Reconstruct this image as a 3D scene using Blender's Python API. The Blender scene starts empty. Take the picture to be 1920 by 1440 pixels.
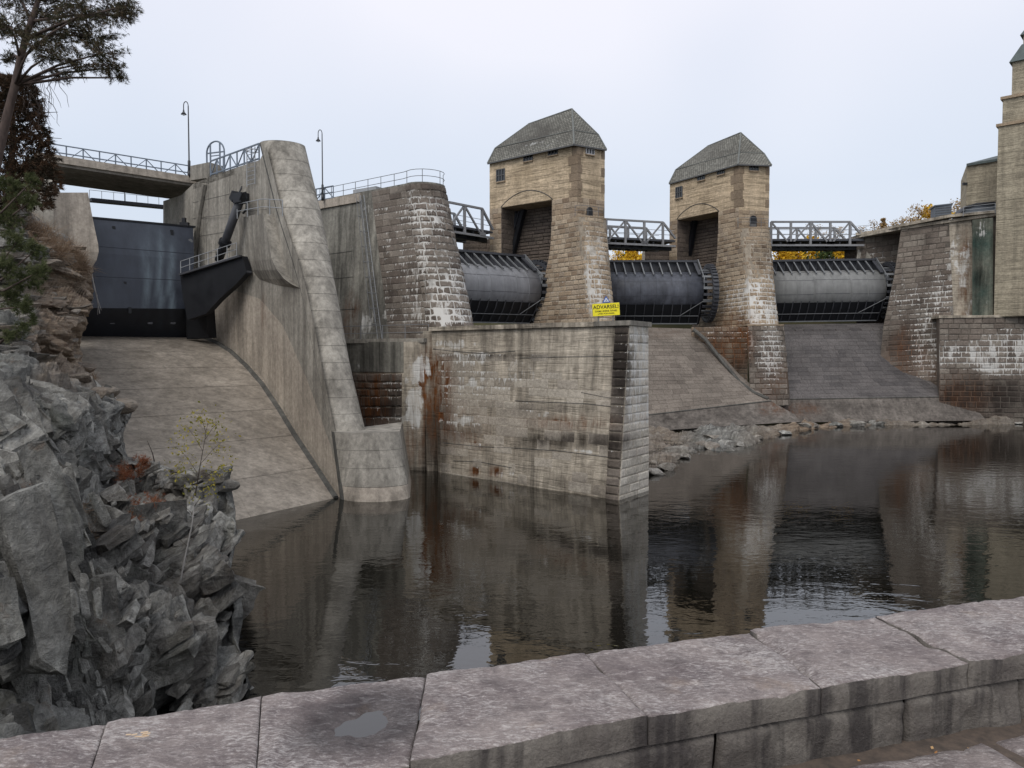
import bpy, bmesh, math, random
import numpy as np
from mathutils import Vector, Matrix

# ------------------------------------------------------------------ camera, sky, sun, exposure
SC = bpy.context.scene
COL = SC.collection
F = 1445.0
PITCH = math.atan(55 / 1445)
CP, SP = math.cos(PITCH), math.sin(PITCH)
CAMZ = 7.0
cam_data = bpy.data.cameras.new("camera")
cam_data.sensor_width = 36.0
cam_data.lens = F / 1920 * 36.0
cam_data.clip_start = 0.1
cam_data.clip_end = 6000
cam = bpy.data.objects.new("camera", cam_data)
cam.location = (0, 0, CAMZ)
cam.rotation_euler = (math.pi / 2 - PITCH, 0, 0)
COL.objects.link(cam)
SC.camera = cam

SUN_EL, SUN_AZ = math.radians(52), math.radians(205)      # behind the camera, a little to its left
world = bpy.data.worlds.new("World")
SC.world = world
world.use_nodes = True
wn = world.node_tree
for n in list(wn.nodes):
    wn.nodes.remove(n)
w_out = wn.nodes.new("ShaderNodeOutputWorld")
w_bg = wn.nodes.new("ShaderNodeBackground")
w_sky = wn.nodes.new("ShaderNodeTexSky")
w_sky.sky_type = 'NISHITA'
w_sky.sun_disc = False
w_sky.sun_elevation = SUN_EL
w_sky.sun_rotation = SUN_AZ
w_sky.dust_density = 4.0
w_sky.ozone_density = 2.0
w_cloud = wn.nodes.new("ShaderNodeTexNoise")
w_cloud.inputs['Scale'].default_value = 1.7
w_cloud.inputs['Detail'].default_value = 2.5
w_cloud.inputs['Roughness'].default_value = 0.45
w_tc = wn.nodes.new("ShaderNodeTexCoord")
wn.links.new(w_tc.outputs['Generated'], w_cloud.inputs['Vector'])
w_ramp = wn.nodes.new("ShaderNodeValToRGB")               # even layer of stratus, values for strength 0.1
w_ramp.color_ramp.elements[0].position = 0.33
w_ramp.color_ramp.elements[0].color = (6.35, 7.05, 8.15, 1)
w_ramp.color_ramp.elements[1].position = 0.67
w_ramp.color_ramp.elements[1].color = (8.7, 8.75, 9.35, 1)
wn.links.new(w_cloud.outputs['Fac'], w_ramp.inputs['Fac'])
w_sep = wn.nodes.new("ShaderNodeSeparateXYZ")
wn.links.new(w_tc.outputs['Generated'], w_sep.inputs[0])
w_el = wn.nodes.new("ShaderNodeValToRGB")                 # the layer is paler at the horizon and overhead
for e, (p, c) in zip([w_el.color_ramp.elements[0], w_el.color_ramp.elements[1], w_el.color_ramp.elements.new(.5), w_el.color_ramp.elements.new(.5)],
                     [(0.0, (1.05, 1.05, 1.02, 1)), (1.0, (1.08, 1.05, 1.03, 1)), (0.20, (.88, .93, .97, 1)), (0.42, (1.02, 1.01, 1.03, 1))]):
    e.position = p
    e.color = c
wn.links.new(w_sep.outputs['Z'], w_el.inputs['Fac'])
w_mul = wn.nodes.new("ShaderNodeMix")
w_mul.data_type = 'RGBA'
w_mul.blend_type = 'MULTIPLY'
w_mul.inputs[0].default_value = 1.0
wn.links.new(w_ramp.outputs['Color'], w_mul.inputs[6])
wn.links.new(w_el.outputs['Color'], w_mul.inputs[7])
w_mix = wn.nodes.new("ShaderNodeMix")
w_mix.data_type = 'RGBA'
w_mix.inputs[0].default_value = 0.92
wn.links.new(w_sky.outputs['Color'], w_mix.inputs[6])
wn.links.new(w_mul.outputs[2], w_mix.inputs[7])
wn.links.new(w_mix.outputs[2], w_bg.inputs['Color'])
w_bg.inputs['Strength'].default_value = 0.1
wn.links.new(w_bg.outputs['Background'], w_out.inputs['Surface'])

sun_data = bpy.data.lights.new("sun", 'SUN')
sun_data.energy = 1.5
sun_data.angle = math.radians(40)
sun_data.color = (1.0, 0.96, 0.9)
sun = bpy.data.objects.new("sun", sun_data)
COL.objects.link(sun)
sdir = Vector((math.sin(SUN_AZ) * math.cos(SUN_EL), math.cos(SUN_AZ) * math.cos(SUN_EL), math.sin(SUN_EL)))
sun.rotation_euler = sdir.to_track_quat('Z', 'Y').to_euler()
sun.location = (0, 0, 60)

SC.view_settings.view_transform = 'Standard'
SC.view_settings.look = 'None'
SC.view_settings.exposure = 0.15
SC.view_settings.gamma = 1.0
SC.view_settings.use_curve_mapping = False
SC.cycles.max_bounces = 6
SC.cycles.diffuse_bounces = 2
SC.cycles.glossy_bounces = 3
SC.cycles.caustics_reflective = False
SC.cycles.caustics_refractive = False

rnd = random.Random(7)
Z = Vector((0, 0, 1))

# ------------------------------------------------------------------ pixels of the photograph to points of the place
def ray(px, py):
    a, b = (px - 960) / F, (720 - py) / F
    return Vector((a, CP + b * SP, -SP + b * CP))
C0 = Vector((0, 0, CAMZ))
def at(px, py, D):
    r = ray(px, py)
    return C0 + r * (D / r.y)
def onz(px, py, z):
    r = ray(px, py)
    return C0 + r * ((z - CAMZ) / r.z)
def col_pt(px, D, z):
    return Vector(((px - 960) / F * (D * CP - (z - CAMZ) * SP), D, z))
def proj(p):
    d = p[1] * CP - (p[2] - CAMZ) * SP
    d = max(d, 0.05)
    return 960 + F * p[0] / d, 720 - F * (p[1] * SP + (p[2] - CAMZ) * CP) / d
def vplane(P, Q):
    n = Vector((Q.y - P.y, -(Q.x - P.x), 0)).normalized()
    def f(px, py, off=0.0):
        r = ray(px, py)
        return C0 + r * ((n.dot(P - C0) + off) / n.dot(r))
    f.n = n
    return f
def lerp(a, b, t):
    return a + (b - a) * t
def interp(x, xs, ys):
    return float(np.interp(x, xs, ys))

# ------------------------------------------------------------------ objects
def link(o, parent=None):
    COL.objects.link(o)
    if parent is not None:
        o.parent = parent
        if parent.type == 'EMPTY':
            o.matrix_parent_inverse = Matrix.Translation(-parent.location)
    return o
def tag(o, label=None, cat=None, group=None, kind=None):
    for k, v in (('label', label), ('category', cat), ('group', group), ('kind', kind)):
        if v:
            o[k] = v
    return o
def thing(name, label, cat, loc=(0, 0, 0), group=None):
    o = bpy.data.objects.new(name, None)
    o.location = loc
    o.empty_display_size = 0.3
    COL.objects.link(o)
    return tag(o, label, cat, group)

class MB:
    """collects faces; build() makes ONE mesh object"""
    def __init__(s):
        s.v, s.f, s.c, s.b = [], [], [], []
    def add(s, verts, faces, cols=None, blk=None):
        k = len(s.v)
        s.v.extend([tuple(p) for p in verts])
        s.f.extend([tuple(i + k for i in f) for f in faces])
        n = len(verts)
        s.c.extend(cols if cols is not None else [(0, 0, 0, .5)] * n)
        s.b.extend(blk if blk is not None else [(0, 0, 0)] * n)
        return s
    def box(s, c, ax, ay, az, hx, hy, hz, cols=None):
        c = Vector(c)
        vs = [c + ax * (hx * i) + ay * (hy * j) + az * (hz * k) for k in (-1, 1) for j in (-1, 1) for i in (-1, 1)]
        return s.add(vs, [(0, 2, 3, 1), (4, 5, 7, 6), (0, 1, 5, 4), (2, 6, 7, 3), (0, 4, 6, 2), (1, 3, 7, 5)], cols)
    def beam(s, p, q, w, h, up=Z):
        p, q = Vector(p), Vector(q)
        d = (q - p)
        L = d.length
        d.normalize()
        side = d.cross(up)
        if side.length < 1e-4:
            side = d.cross(Vector((1, 0, 0)))
        side.normalize()
        u = side.cross(d).normalized()
        return s.box((p + q) / 2, d, side, u, L / 2, w / 2, h / 2)
    def tube(s, pts, r, n=8, caps=True):
        pts = [Vector(p) for p in pts]
        rs = r if isinstance(r, (list, tuple)) else [r] * len(pts)
        rings = []
        ref = None
        for i, p in enumerate(pts):
            d = (pts[min(i + 1, len(pts) - 1)] - pts[max(i - 1, 0)]).normalized()
            if ref is None:
                ref = d.cross(Z if abs(d.z) < .9 else Vector((1, 0, 0))).normalized()
            a = (ref - d * ref.dot(d)).normalized()
            ref = a
            b = d.cross(a)
            rings.append([p + (a * math.cos(2 * math.pi * k / n) + b * math.sin(2 * math.pi * k / n)) * rs[i] for k in range(n)])
        vs = [q for rg in rings for q in rg]
        fs = [(i * n + k, i * n + (k + 1) % n, (i + 1) * n + (k + 1) % n, (i + 1) * n + k) for i in range(len(pts) - 1) for k in range(n)]
        if caps:
            fs.append(tuple(reversed(range(n))))
            fs.append(tuple(range((len(pts) - 1) * n, len(pts) * n)))
        return s.add(vs, fs)
    def prism(s, poly, d):
        """closed polygon (list of points) swept by vector d"""
        n = len(poly)
        a = [Vector(p) for p in poly]
        b = [p + d for p in a]
        fs = [tuple(range(n)), tuple(reversed(range(n, 2 * n)))]
        fs += [(i, i + n, (i + 1) % n + n, (i + 1) % n) for i in range(n)]
        return s.add(a + b, fs)
    def build(s, name, mat, parent=None, smooth=False, stain=None):
        me = bpy.data.meshes.new(name)
        me.from_pydata(s.v, [], s.f)
        cols = s.c
        if stain is not None:
            cols = [stain(p) + (c[3],) for p, c in zip(s.v, s.c)]
        a = me.attributes.new('st', 'FLOAT_COLOR', 'POINT')
        a.data.foreach_set('color', np.array(cols, dtype=np.float32).ravel())
        a = me.attributes.new('blk', 'FLOAT_VECTOR', 'POINT')
        a.data.foreach_set('vector', np.array(s.b, dtype=np.float32).ravel())
        me.materials.append(mat)
        if smooth:
            me.polygons.foreach_set('use_smooth', [True] * len(me.polygons))
        me.update()
        o = bpy.data.objects.new(name, me)
        return link(o, parent)
def np_obj(name, v, f, mat, parent=None, smooth=False, st=None):
    me = bpy.data.meshes.new(name)
    v = np.asarray(v, dtype=np.float32)
    f = np.asarray(f, dtype=np.int32)
    k = f.shape[1]
    me.vertices.add(len(v))
    me.vertices.foreach_set('co', v.ravel())
    me.loops.add(f.size)
    me.loops.foreach_set('vertex_index', f.ravel())
    me.polygons.add(len(f))
    me.polygons.foreach_set('loop_start', np.arange(0, f.size, k, dtype=np.int32))
    me.polygons.foreach_set('loop_total', np.full(len(f), k, dtype=np.int32))
    if smooth:
        me.polygons.foreach_set('use_smooth', np.ones(len(f), dtype=bool))
    if st is not None:
        a = me.attributes.new('st', 'FLOAT_COLOR', 'POINT')
        a.data.foreach_set('color', np.asarray(st, dtype=np.float32).ravel())
    me.materials.append(mat)
    me.update(calc_edges=True)
    me.validate()
    return link(bpy.data.objects.new(name, me), parent)
def part(name, mat, parent, fn, smooth=False, stain=None):
    m = MB()
    fn(m)
    return m.build(name, mat, parent, smooth, stain)

def stainer(spec, gain=1.0):
    """spec rows: channel (w lime, r rust, d dark), pixel centre, radii, strength -> stain that stays on the surface"""
    def f(p):
        x, y = proj(p)
        out = [0.0, 0.0, 0.0]
        for ch, cx, cy, rx, ry, s in spec:
            q = ((x - cx) / rx) ** 2 + ((y - cy) / ry) ** 2
            if q < 4:
                out['wrd'.index(ch)] += s * math.exp(-q * q * 0.9)
        return tuple(min(1.6, max(0.0, o * gain)) for o in out)
    return f

# ------------------------------------------------------------------ materials
class NT:
    def __init__(s, name):
        s.m = bpy.data.materials.new(name)
        s.m.use_nodes = True
        s.t = s.m.node_tree
        s.bsdf = s.t.nodes['Principled BSDF']
        s.geo = s.t.nodes.new('ShaderNodeNewGeometry')
        s.pos = s.geo.outputs['Position']
    def set(s, sock, v):
        if isinstance(v, bpy.types.NodeSocket):
            s.t.links.new(v, sock)
        elif v is not None:
            if isinstance(v, (tuple, list)) and len(v) == 3 and sock.type == 'RGBA':
                v = tuple(v) + (1,)
            sock.default_value = v
    def scale(s, vec, k):
        n = s.t.nodes.new('ShaderNodeVectorMath')
        n.operation = 'MULTIPLY'
        s.set(n.inputs[0], vec)
        n.inputs[1].default_value = k if isinstance(k, (tuple, list)) else (k, k, k)
        return n.outputs[0]
    def vadd(s, a, b):
        n = s.t.nodes.new('ShaderNodeVectorMath')
        n.operation = 'ADD'
        s.set(n.inputs[0], a)
        s.set(n.inputs[1], b)
        return n.outputs[0]
    def noise(s, vec, scale=1.0, detail=4, rough=0.6, dist=0.0, col=False):
        n = s.t.nodes.new('ShaderNodeTexNoise')
        s.set(n.inputs['Vector'], vec)
        n.inputs['Scale'].default_value = scale
        n.inputs['Detail'].default_value = detail
        n.inputs['Roughness'].default_value = rough
        n.inputs['Distortion'].default_value = dist
        return n.outputs['Color' if col else 'Fac']
    def voro(s, vec, scale, feature='F1', out='Distance'):
        n = s.t.nodes.new('ShaderNodeTexVoronoi')
        n.feature = feature
        s.set(n.inputs['Vector'], vec)
        n.inputs['Scale'].default_value = scale
        return n.outputs[out]
    def rng(s, v, a, b, c=0.0, d=1.0):
        n = s.t.nodes.new('ShaderNodeMapRange')
        s.set(n.inputs[0], v)
        for i, k in enumerate((a, b, c, d)):
            s.set(n.inputs[i + 1], k)
        return n.outputs[0]
    def math(s, op, a, b=0.0, clamp=False):
        n = s.t.nodes.new('ShaderNodeMath')
        n.operation = op
        n.use_clamp = clamp
        s.set(n.inputs[0], a)
        s.set(n.inputs[1], b)
        return n.outputs[0]
    def mix(s, f, a, b, blend='MIX'):
        n = s.t.nodes.new('ShaderNodeMix')
        n.data_type = 'RGBA'
        n.blend_type = blend
        s.set(n.inputs[0], f)
        s.set(n.inputs[6], a)
        s.set(n.inputs[7], b)
        return n.outputs[2]
    def ramp(s, f, stops):
        n = s.t.nodes.new('ShaderNodeValToRGB')
        s.set(n.inputs[0], f)
        cr = n.color_ramp
        while len(cr.elements) < len(stops):
            cr.elements.new(0.5)
        for e, (p, c) in zip(cr.elements, stops):
            e.position = p
            e.color = tuple(c) + (1,)
        return n.outputs[0]
    def gray(s, v):
        n = s.t.nodes.new('ShaderNodeCombineColor')
        for i in range(3):
            s.set(n.inputs[i], v)
        return n.outputs[0]
    def attr(s, name):
        n = s.t.nodes.new('ShaderNodeAttribute')
        n.attribute_name = name
        return n
    def sep(s, v):
        n = s.t.nodes.new('ShaderNodeSeparateColor')
        s.set(n.inputs[0], v)
        return n.outputs
    def bump(s, h, strength=0.5, dist=0.05):
        n = s.t.nodes.new('ShaderNodeBump')
        n.inputs['Strength'].default_value = strength
        n.inputs['Distance'].default_value = dist
        s.set(n.inputs['Height'], h)
        s.t.links.new(n.outputs[0], s.bsdf.inputs['Normal'])
    def out(s, color, rough=0.9, spec=0.2, metal=0.0):
        s.set(s.bsdf.inputs['Base Color'], color)
        s.set(s.bsdf.inputs['Roughness'], rough)
        s.set(s.bsdf.inputs['Specular IOR Level'], spec)
        s.set(s.bsdf.inputs['Metallic'], metal)
        return s.m

WHITE = (0.60, 0.585, 0.55)
RUST = (0.17, 0.065, 0.022)
def stain_layers(t, base, st, streak, streak_fine, w_gain=1.3, rust=RUST):
    """lime, rust and dirt, broken up by vertical runs"""
    w, r, d = t.sep(st.outputs['Color'])[:3]
    w = t.math('MULTIPLY', w, t.rng(t.noise(t.pos, .75, 4, .65), .36, .62, .25, 1.2))
    r = t.math('MULTIPLY', r, t.rng(t.noise(t.pos, .9, 4, .65), .34, .6, .2, 1.15))
    fd = t.math('MULTIPLY', d, t.rng(streak, 0.3, 0.62, 1.0, 0.35), clamp=True)
    base = t.mix(fd, base, t.mix(1.0, base, (0.2, 0.19, 0.185), 'MULTIPLY'))
    fr = t.math('MULTIPLY', r, t.rng(streak_fine, 0.34, 0.56), clamp=True)
    base = t.mix(fr, base, t.mix(t.rng(streak, .35, .65), rust, tuple(k * .32 for k in rust)))
    w = t.math('MINIMUM', w, 0.62)
    fw = t.rng(t.math('ADD', t.math('MULTIPLY', w, 0.62 * w_gain), t.math('MULTIPLY', streak_fine, 1.0)), 0.86, 1.08)
    fw = t.math('MULTIPLY', fw, t.math('GREATER_THAN', w, 0.02))
    return t.mix(fw, base, WHITE)

def mat_concrete(name, lo, hi, band=0.0, streak_amt=0.35, bump=0.35, seams=None, rust=RUST, rough=0.92):
    t = NT(name)
    big = t.noise(t.pos, 0.32, 5, 0.62)
    fine = t.noise(t.pos, 4.5, 6, 0.7)
    streak = t.noise(t.scale(t.pos, (1.3, 1.3, 0.07)), 1.0, 5, 0.62)
    sfine = t.noise(t.scale(t.pos, (4.2, 4.2, 0.42)), 1.0, 5, 0.66)
    base = t.mix(t.rng(big, 0.3, 0.7), lo, hi)
    base = t.mix(1.0, base, t.gray(t.rng(fine, 0.2, 0.8, 0.68, 1.3)), 'MULTIPLY')
    base = t.mix(1.0, base, t.gray(t.rng(streak, 0.36, 0.62, 1.0 - streak_amt, 1.08)), 'MULTIPLY')
    drip = t.noise(t.scale(t.pos, (3.2, 3.2, 0.16)), 1.0, 6, 0.72)
    base = t.mix(1.0, base, t.gray(t.rng(drip, 0.34, 0.5, 1.0 - streak_amt * .8, 1.04)), 'MULTIPLY')
    blot = t.noise(t.pos, 2.6, 6, 0.78)
    base = t.mix(1.0, base, t.gray(t.rng(blot, 0.3, 0.66, 0.78, 1.18)), 'MULTIPLY')
    h = t.math('ADD', fine, t.math('MULTIPLY', t.noise(t.pos, 18, 4, .7), 0.6))
    if band:
        b = t.noise(t.scale(t.pos, (0.16, 0.16, 2.6)), 1.0, 4, 0.72)
        b2 = t.noise(t.scale(t.pos, (0.5, 0.5, 7.0)), 1.0, 3, 0.6)
        base = t.mix(1.0, base, t.gray(t.rng(b, 0.32, 0.68, 1.0 - band, 1.0 + band * .6)), 'MULTIPLY')
        base = t.mix(1.0, base, t.gray(t.rng(b2, 0.36, 0.46, 1.0 - band * .7, 1.02)), 'MULTIPLY')
        h = t.math('ADD', h, t.math('MULTIPLY', t.rng(b2, .38, .5), 1.6))
    base = stain_layers(t, base, t.attr('st'), streak, sfine, rust=rust)
    t.bump(h, bump, 0.06)
    return t.out(base, rough, 0.15)

def mat_stone(name, tones, w_gain=1.0, rust=RUST, spec=0.2):
    """dressed stone blocks: a tone for each block, lime running down from the joint above"""
    t = NT(name)
    st, blk = t.attr('st'), t.attr('blk')
    rand = st.outputs['Alpha']
    base = t.ramp(rand, [(i / (len(tones) - 1), c) for i, c in enumerate(tones)])
    fine = t.noise(t.pos, 6.0, 6, 0.72)
    base = t.mix(1.0, base, t.gray(t.rng(fine, 0.25, 0.75, 0.6, 1.38)), 'MULTIPLY')
    big = t.noise(t.pos, 0.4, 4)
    base = t.mix(1.0, base, t.gray(t.rng(big, 0.3, 0.7, 0.78, 1.15)), 'MULTIPLY')
    streak = t.noise(t.scale(t.pos, (1.6, 1.6, 0.1)), 1.0, 5, 0.62)
    sfine = t.noise(t.scale(t.pos, (8.0, 8.0, 0.45)), 1.0, 5, 0.7)
    w, r, d = t.sep(st.outputs['Color'])[:3]
    w = t.math('MULTIPLY', w, t.rng(t.noise(t.scale(t.pos, (1.1, 1.1, .4)), 1.0, 4, .65), .38, .64, .1, 1.2))
    r = t.math('MULTIPLY', r, t.rng(t.noise(t.scale(t.pos, (1.2, 1.2, .3)), 1.0, 4, .65), .36, .62, .05, 1.1))
    fd = t.math('MULTIPLY', d, t.rng(streak, 0.3, 0.62, 1.0, 0.45), clamp=True)
    base = t.mix(fd, base, t.mix(1.0, base, (0.2, 0.19, 0.19), 'MULTIPLY'))
    fr = t.math('MULTIPLY', r, t.rng(sfine, 0.32, 0.58), clamp=True)
    base = t.mix(fr, base, t.mix(t.rng(streak, .35, .65), rust, tuple(k * .35 for k in rust)))
    v = t.sep(blk.outputs['Color'])[1]
    runs = t.math('MULTIPLY', t.math('MULTIPLY', w, w_gain), t.rng(sfine, 0.46, 0.68, 0.0, 1.7))
    thr = t.math('SUBTRACT', 1.06, runs)
    f1 = t.rng(t.math('SUBTRACT', v, thr), 0.0, 0.12)
    runl = t.noise(t.scale(t.pos, (5.0, 5.0, 0.16)), 1.0, 5, 0.7)
    f2 = t.rng(t.math('ADD', t.math('MULTIPLY', w, 0.3 * w_gain), t.math('MULTIPLY', runl, 1.0)), 0.78, 0.95)
    fw = t.math('MULTIPLY', t.math('MAXIMUM', f1, f2), t.math('GREATER_THAN', w, 0.03))
    base = t.mix(t.math('MULTIPLY', fw, .85), base, WHITE)
    h = t.math('ADD', fine, t.math('MULTIPLY', t.noise(t.pos, 22, 4, .7), 0.5))
    t.bump(h, 0.55, 0.07)
    return t.out(base, 0.88, spec)

def mat_mortar(name, dark, lime=WHITE):
    t = NT(name)
    st = t.attr('st')
    n = t.noise(t.pos, 1.7, 5, .7)
    w, r, d = t.sep(st.outputs['Color'])[:3]
    base = t.mix(1.0, dark, t.gray(t.rng(n, .25, .75, .6, 1.5)), 'MULTIPLY')
    n9 = t.noise(t.scale(t.pos, (1.1, 1.1, .4)), 1.0, 4, .65)
    f = t.rng(t.math('ADD', t.math('MULTIPLY', w, 0.75), t.math('ADD', t.math('MULTIPLY', n, .7), t.math('MULTIPLY', n9, 1.2))), 1.2, 1.7)
    f = t.math('MULTIPLY', f, t.rng(w, 0.0, 0.15))
    base = t.mix(f, base, lime)
    base = t.mix(t.math('MULTIPLY', r, .8), base, RUST)
    return t.out(base, 0.95, 0.1)

def mat_paint(name, c, rough=0.5, spec=0.4, wear=0.25, metal=0.0, streaks=None):
    t = NT(name)
    n = t.noise(t.pos, 0.9, 5, .65)
    s = t.noise(t.scale(t.pos, (2.2, 2.2, .18)), 1.0, 5, .65)
    base = t.mix(1.0, c, t.gray(t.rng(n, .25, .75, 1 - wear, 1 + wear)), 'MULTIPLY')
    base = t.mix(1.0, base, t.gray(t.rng(s, .3, .7, 1 - wear * .7, 1 + wear * .7)), 'MULTIPLY')
    if streaks:
        st = t.attr('st')
        w, r, d = t.sep(st.outputs['Color'])[:3]
        base = t.mix(t.math('MULTIPLY', w, t.rng(s, .3, .7, .3, 1.0)), base, streaks)
        base = t.mix(t.math('MULTIPLY', d, .85), base, (0.012, 0.012, 0.014))
    t.bump(t.noise(t.pos, 9, 4, .6), 0.12, 0.03)
    return t.out(base, t.rng(n, .3, .7, rough - .08, rough + .12), spec, metal)

def mat_leaf(name, tones, trans=0.25):
    t = NT(name)
    st = t.attr('st')
    base = t.ramp(st.outputs['Alpha'], [(i / (len(tones) - 1), c) for i, c in enumerate(tones)])
    m = t.out(base, 0.75, 0.15)
    tr = t.t.nodes.new('ShaderNodeBsdfTranslucent')
    t.set(tr.inputs['Color'], base)
    mx = t.t.nodes.new('ShaderNodeMixShader')
    mx.inputs[0].default_value = trans
    t.t.links.new(t.bsdf.outputs[0], mx.inputs[1])
    t.t.links.new(tr.outputs[0], mx.inputs[2])
    t.t.links.new(mx.outputs[0], t.t.nodes['Material Output'].inputs['Surface'])
    return m

M = {}
M['conc_pier'] = mat_concrete('pale_concrete', (0.235, 0.215, 0.184), (0.39, 0.362, 0.313), streak_amt=0.34)
M['conc_tan'] = mat_concrete('tan_concrete', (0.34, 0.295, 0.245), (0.45, 0.395, 0.33), streak_amt=0.22)
M['conc_spill'] = mat_concrete('worn_spillway_concrete', (0.21, 0.182, 0.149), (0.33, 0.29, 0.242), band=0.08, streak_amt=0.2)
M['conc_apron'] = mat_concrete('stained_apron_concrete', (0.11, 0.096, 0.085), (0.19, 0.168, 0.148), band=0.1, streak_amt=0.35)
M['conc_dark'] = mat_concrete('dark_concrete', (0.075, 0.073, 0.067), (0.125, 0.121, 0.11), streak_amt=0.25)
M['conc_old'] = mat_concrete('old_stained_concrete', (0.29, 0.248, 0.195), (0.56, 0.495, 0.40), band=0.16, streak_amt=0.42)
M['conc_grey'] = mat_concrete('old_grey_concrete', (0.165, 0.158, 0.138), (0.30, 0.285, 0.245), streak_amt=0.5)
M['conc_tower'] = mat_concrete('board_marked_concrete', (0.40, 0.31, 0.205), (0.58, 0.46, 0.32), band=0.34, streak_amt=0.12, bump=0.5)
M['conc_house'] = mat_concrete('board_marked_house_concrete', (0.29, 0.25, 0.185), (0.40, 0.35, 0.26), band=0.26, streak_amt=0.15, bump=0.4)
M['conc_soffit'] = mat_concrete('bridge_concrete', (0.21, 0.19, 0.165), (0.30, 0.275, 0.24), band=0.1, streak_amt=0.2)
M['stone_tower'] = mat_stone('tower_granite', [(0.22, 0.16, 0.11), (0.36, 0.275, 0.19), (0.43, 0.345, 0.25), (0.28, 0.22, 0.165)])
M['stone_quoin'] = mat_stone('brown_quoin_stone', [(0.22, 0.162, 0.112), (0.34, 0.26, 0.18), (0.275, 0.21, 0.148)])
M['stone_pier'] = mat_stone('dark_pier_granite', [(0.105, 0.086, 0.072), (0.185, 0.155, 0.128), (0.25, 0.217, 0.183), (0.145, 0.117, 0.098)], 1.0)
M['quoin_pale'] = mat_stone('pale_quoin_granite', [(0.40, 0.36, 0.30), (0.60, 0.55, 0.47), (0.48, 0.43, 0.37)])
M['stone_foot'] = mat_stone('rusty_foot_granite', [(0.12, 0.088, 0.062), (0.21, 0.155, 0.11), (0.26, 0.20, 0.145), (0.16, 0.12, 0.09)])
M['stone_wall'] = mat_stone('abutment_granite', [(0.125, 0.102, 0.085), (0.215, 0.18, 0.15), (0.175, 0.143, 0.118), (0.275, 0.24, 0.20)])
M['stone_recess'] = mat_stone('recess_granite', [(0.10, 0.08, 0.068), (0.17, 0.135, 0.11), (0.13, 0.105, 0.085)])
M['stone_pave'] = mat_stone('spillway_granite', [(0.14, 0.118, 0.10), (0.21, 0.18, 0.152), (0.175, 0.15, 0.127)], 0.6)
M['stone_pave_blue'] = mat_stone('blue_spillway_granite', [(0.09, 0.083, 0.082), (0.135, 0.123, 0.119), (0.112, 0.103, 0.10)], 0.6)
M['mortar'] = mat_mortar('mortar', (0.11, 0.095, 0.08))
M['mortar_light'] = mat_mortar('light_mortar', (0.27, 0.23, 0.18))
M['mortar_dark'] = mat_mortar('open_joint', (0.045, 0.038, 0.034))
M['plaster_stone'] = mat_stone('plastered_stone', [(0.30, 0.26, 0.21), (0.46, 0.41, 0.34), (0.37, 0.325, 0.27)])
M['steel_blue'] = mat_paint('dark_blue_gate_paint', (0.030, 0.036, 0.050), 0.45, 0.4, 0.22, streaks=(0.14, 0.18, 0.21))
M['steel_black'] = mat_paint('black_steel', (0.012, 0.013, 0.016), 0.5, 0.35, 0.2)
M['steel_drum'] = mat_paint('grey_drum_paint', (0.20, 0.202, 0.212), 0.62, 0.25, 0.2)
M['steel_drum_blue'] = mat_paint('blue_black_drum_paint', (0.066, 0.070, 0.084), 0.5, 0.35, 0.45)
M['steel_drum_pale'] = mat_paint('pale_drum_paint', (0.20, 0.20, 0.194), 0.68, 0.2, 0.2)
M['steel_rib'] = mat_paint('rib_steel', (0.055, 0.057, 0.065), 0.5, 0.4, 0.2)
M['steel_rail'] = mat_paint('blue_grey_railing_paint', (0.14, 0.17, 0.21), 0.5, 0.4, 0.15)
M['galv'] = mat_paint('galvanised_steel', (0.30, 0.31, 0.32), 0.5, 0.4, 0.2)
M['galv_dark'] = mat_paint('weathered_galvanised_steel', (0.16, 0.165, 0.17), 0.55, 0.4, 0.2)
M['truss'] = mat_paint('grey_truss_paint', (0.235, 0.235, 0.24), 0.5, 0.35, 0.15)
M['lamp'] = mat_paint('black_lamp_paint', (0.03, 0.032, 0.036), 0.45, 0.4, 0.1)
M['window_frame'] = mat_paint('window_frame_paint', (0.10, 0.10, 0.10), 0.6, 0.3, 0.1)
M['window_frame_pale'] = mat_paint('pale_window_frame_paint', (0.45, 0.45, 0.46), 0.6, 0.3, 0.1)
M['glass'] = NT('window_glass').out((0.02, 0.023, 0.027), 0.08, 0.6)
M['green_roof'] = mat_paint('dark_sheet_roof', (0.085, 0.105, 0.102), 0.6, 0.3, 0.25)
M['roof_edge'] = mat_paint('roof_edge_metal', (0.14, 0.145, 0.135), 0.6, 0.3, 0.2)
M['sign_yellow'] = NT('sign_yellow').out((0.86, 0.74, 0.02), 0.45, 0.4)
M['sign_black'] = NT('sign_black').out((0.012, 0.012, 0.012), 0.5, 0.3)
M['sign_blue'] = NT('sign_blue').out((0.03, 0.10, 0.36), 0.45, 0.4)
M['sign_white'] = NT('sign_white').out((0.72, 0.76, 0.82), 0.45, 0.4)
M['cabin'] = mat_paint('slate_cabin_cladding', (0.11, 0.125, 0.145), 0.6, 0.3, 0.15)
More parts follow.
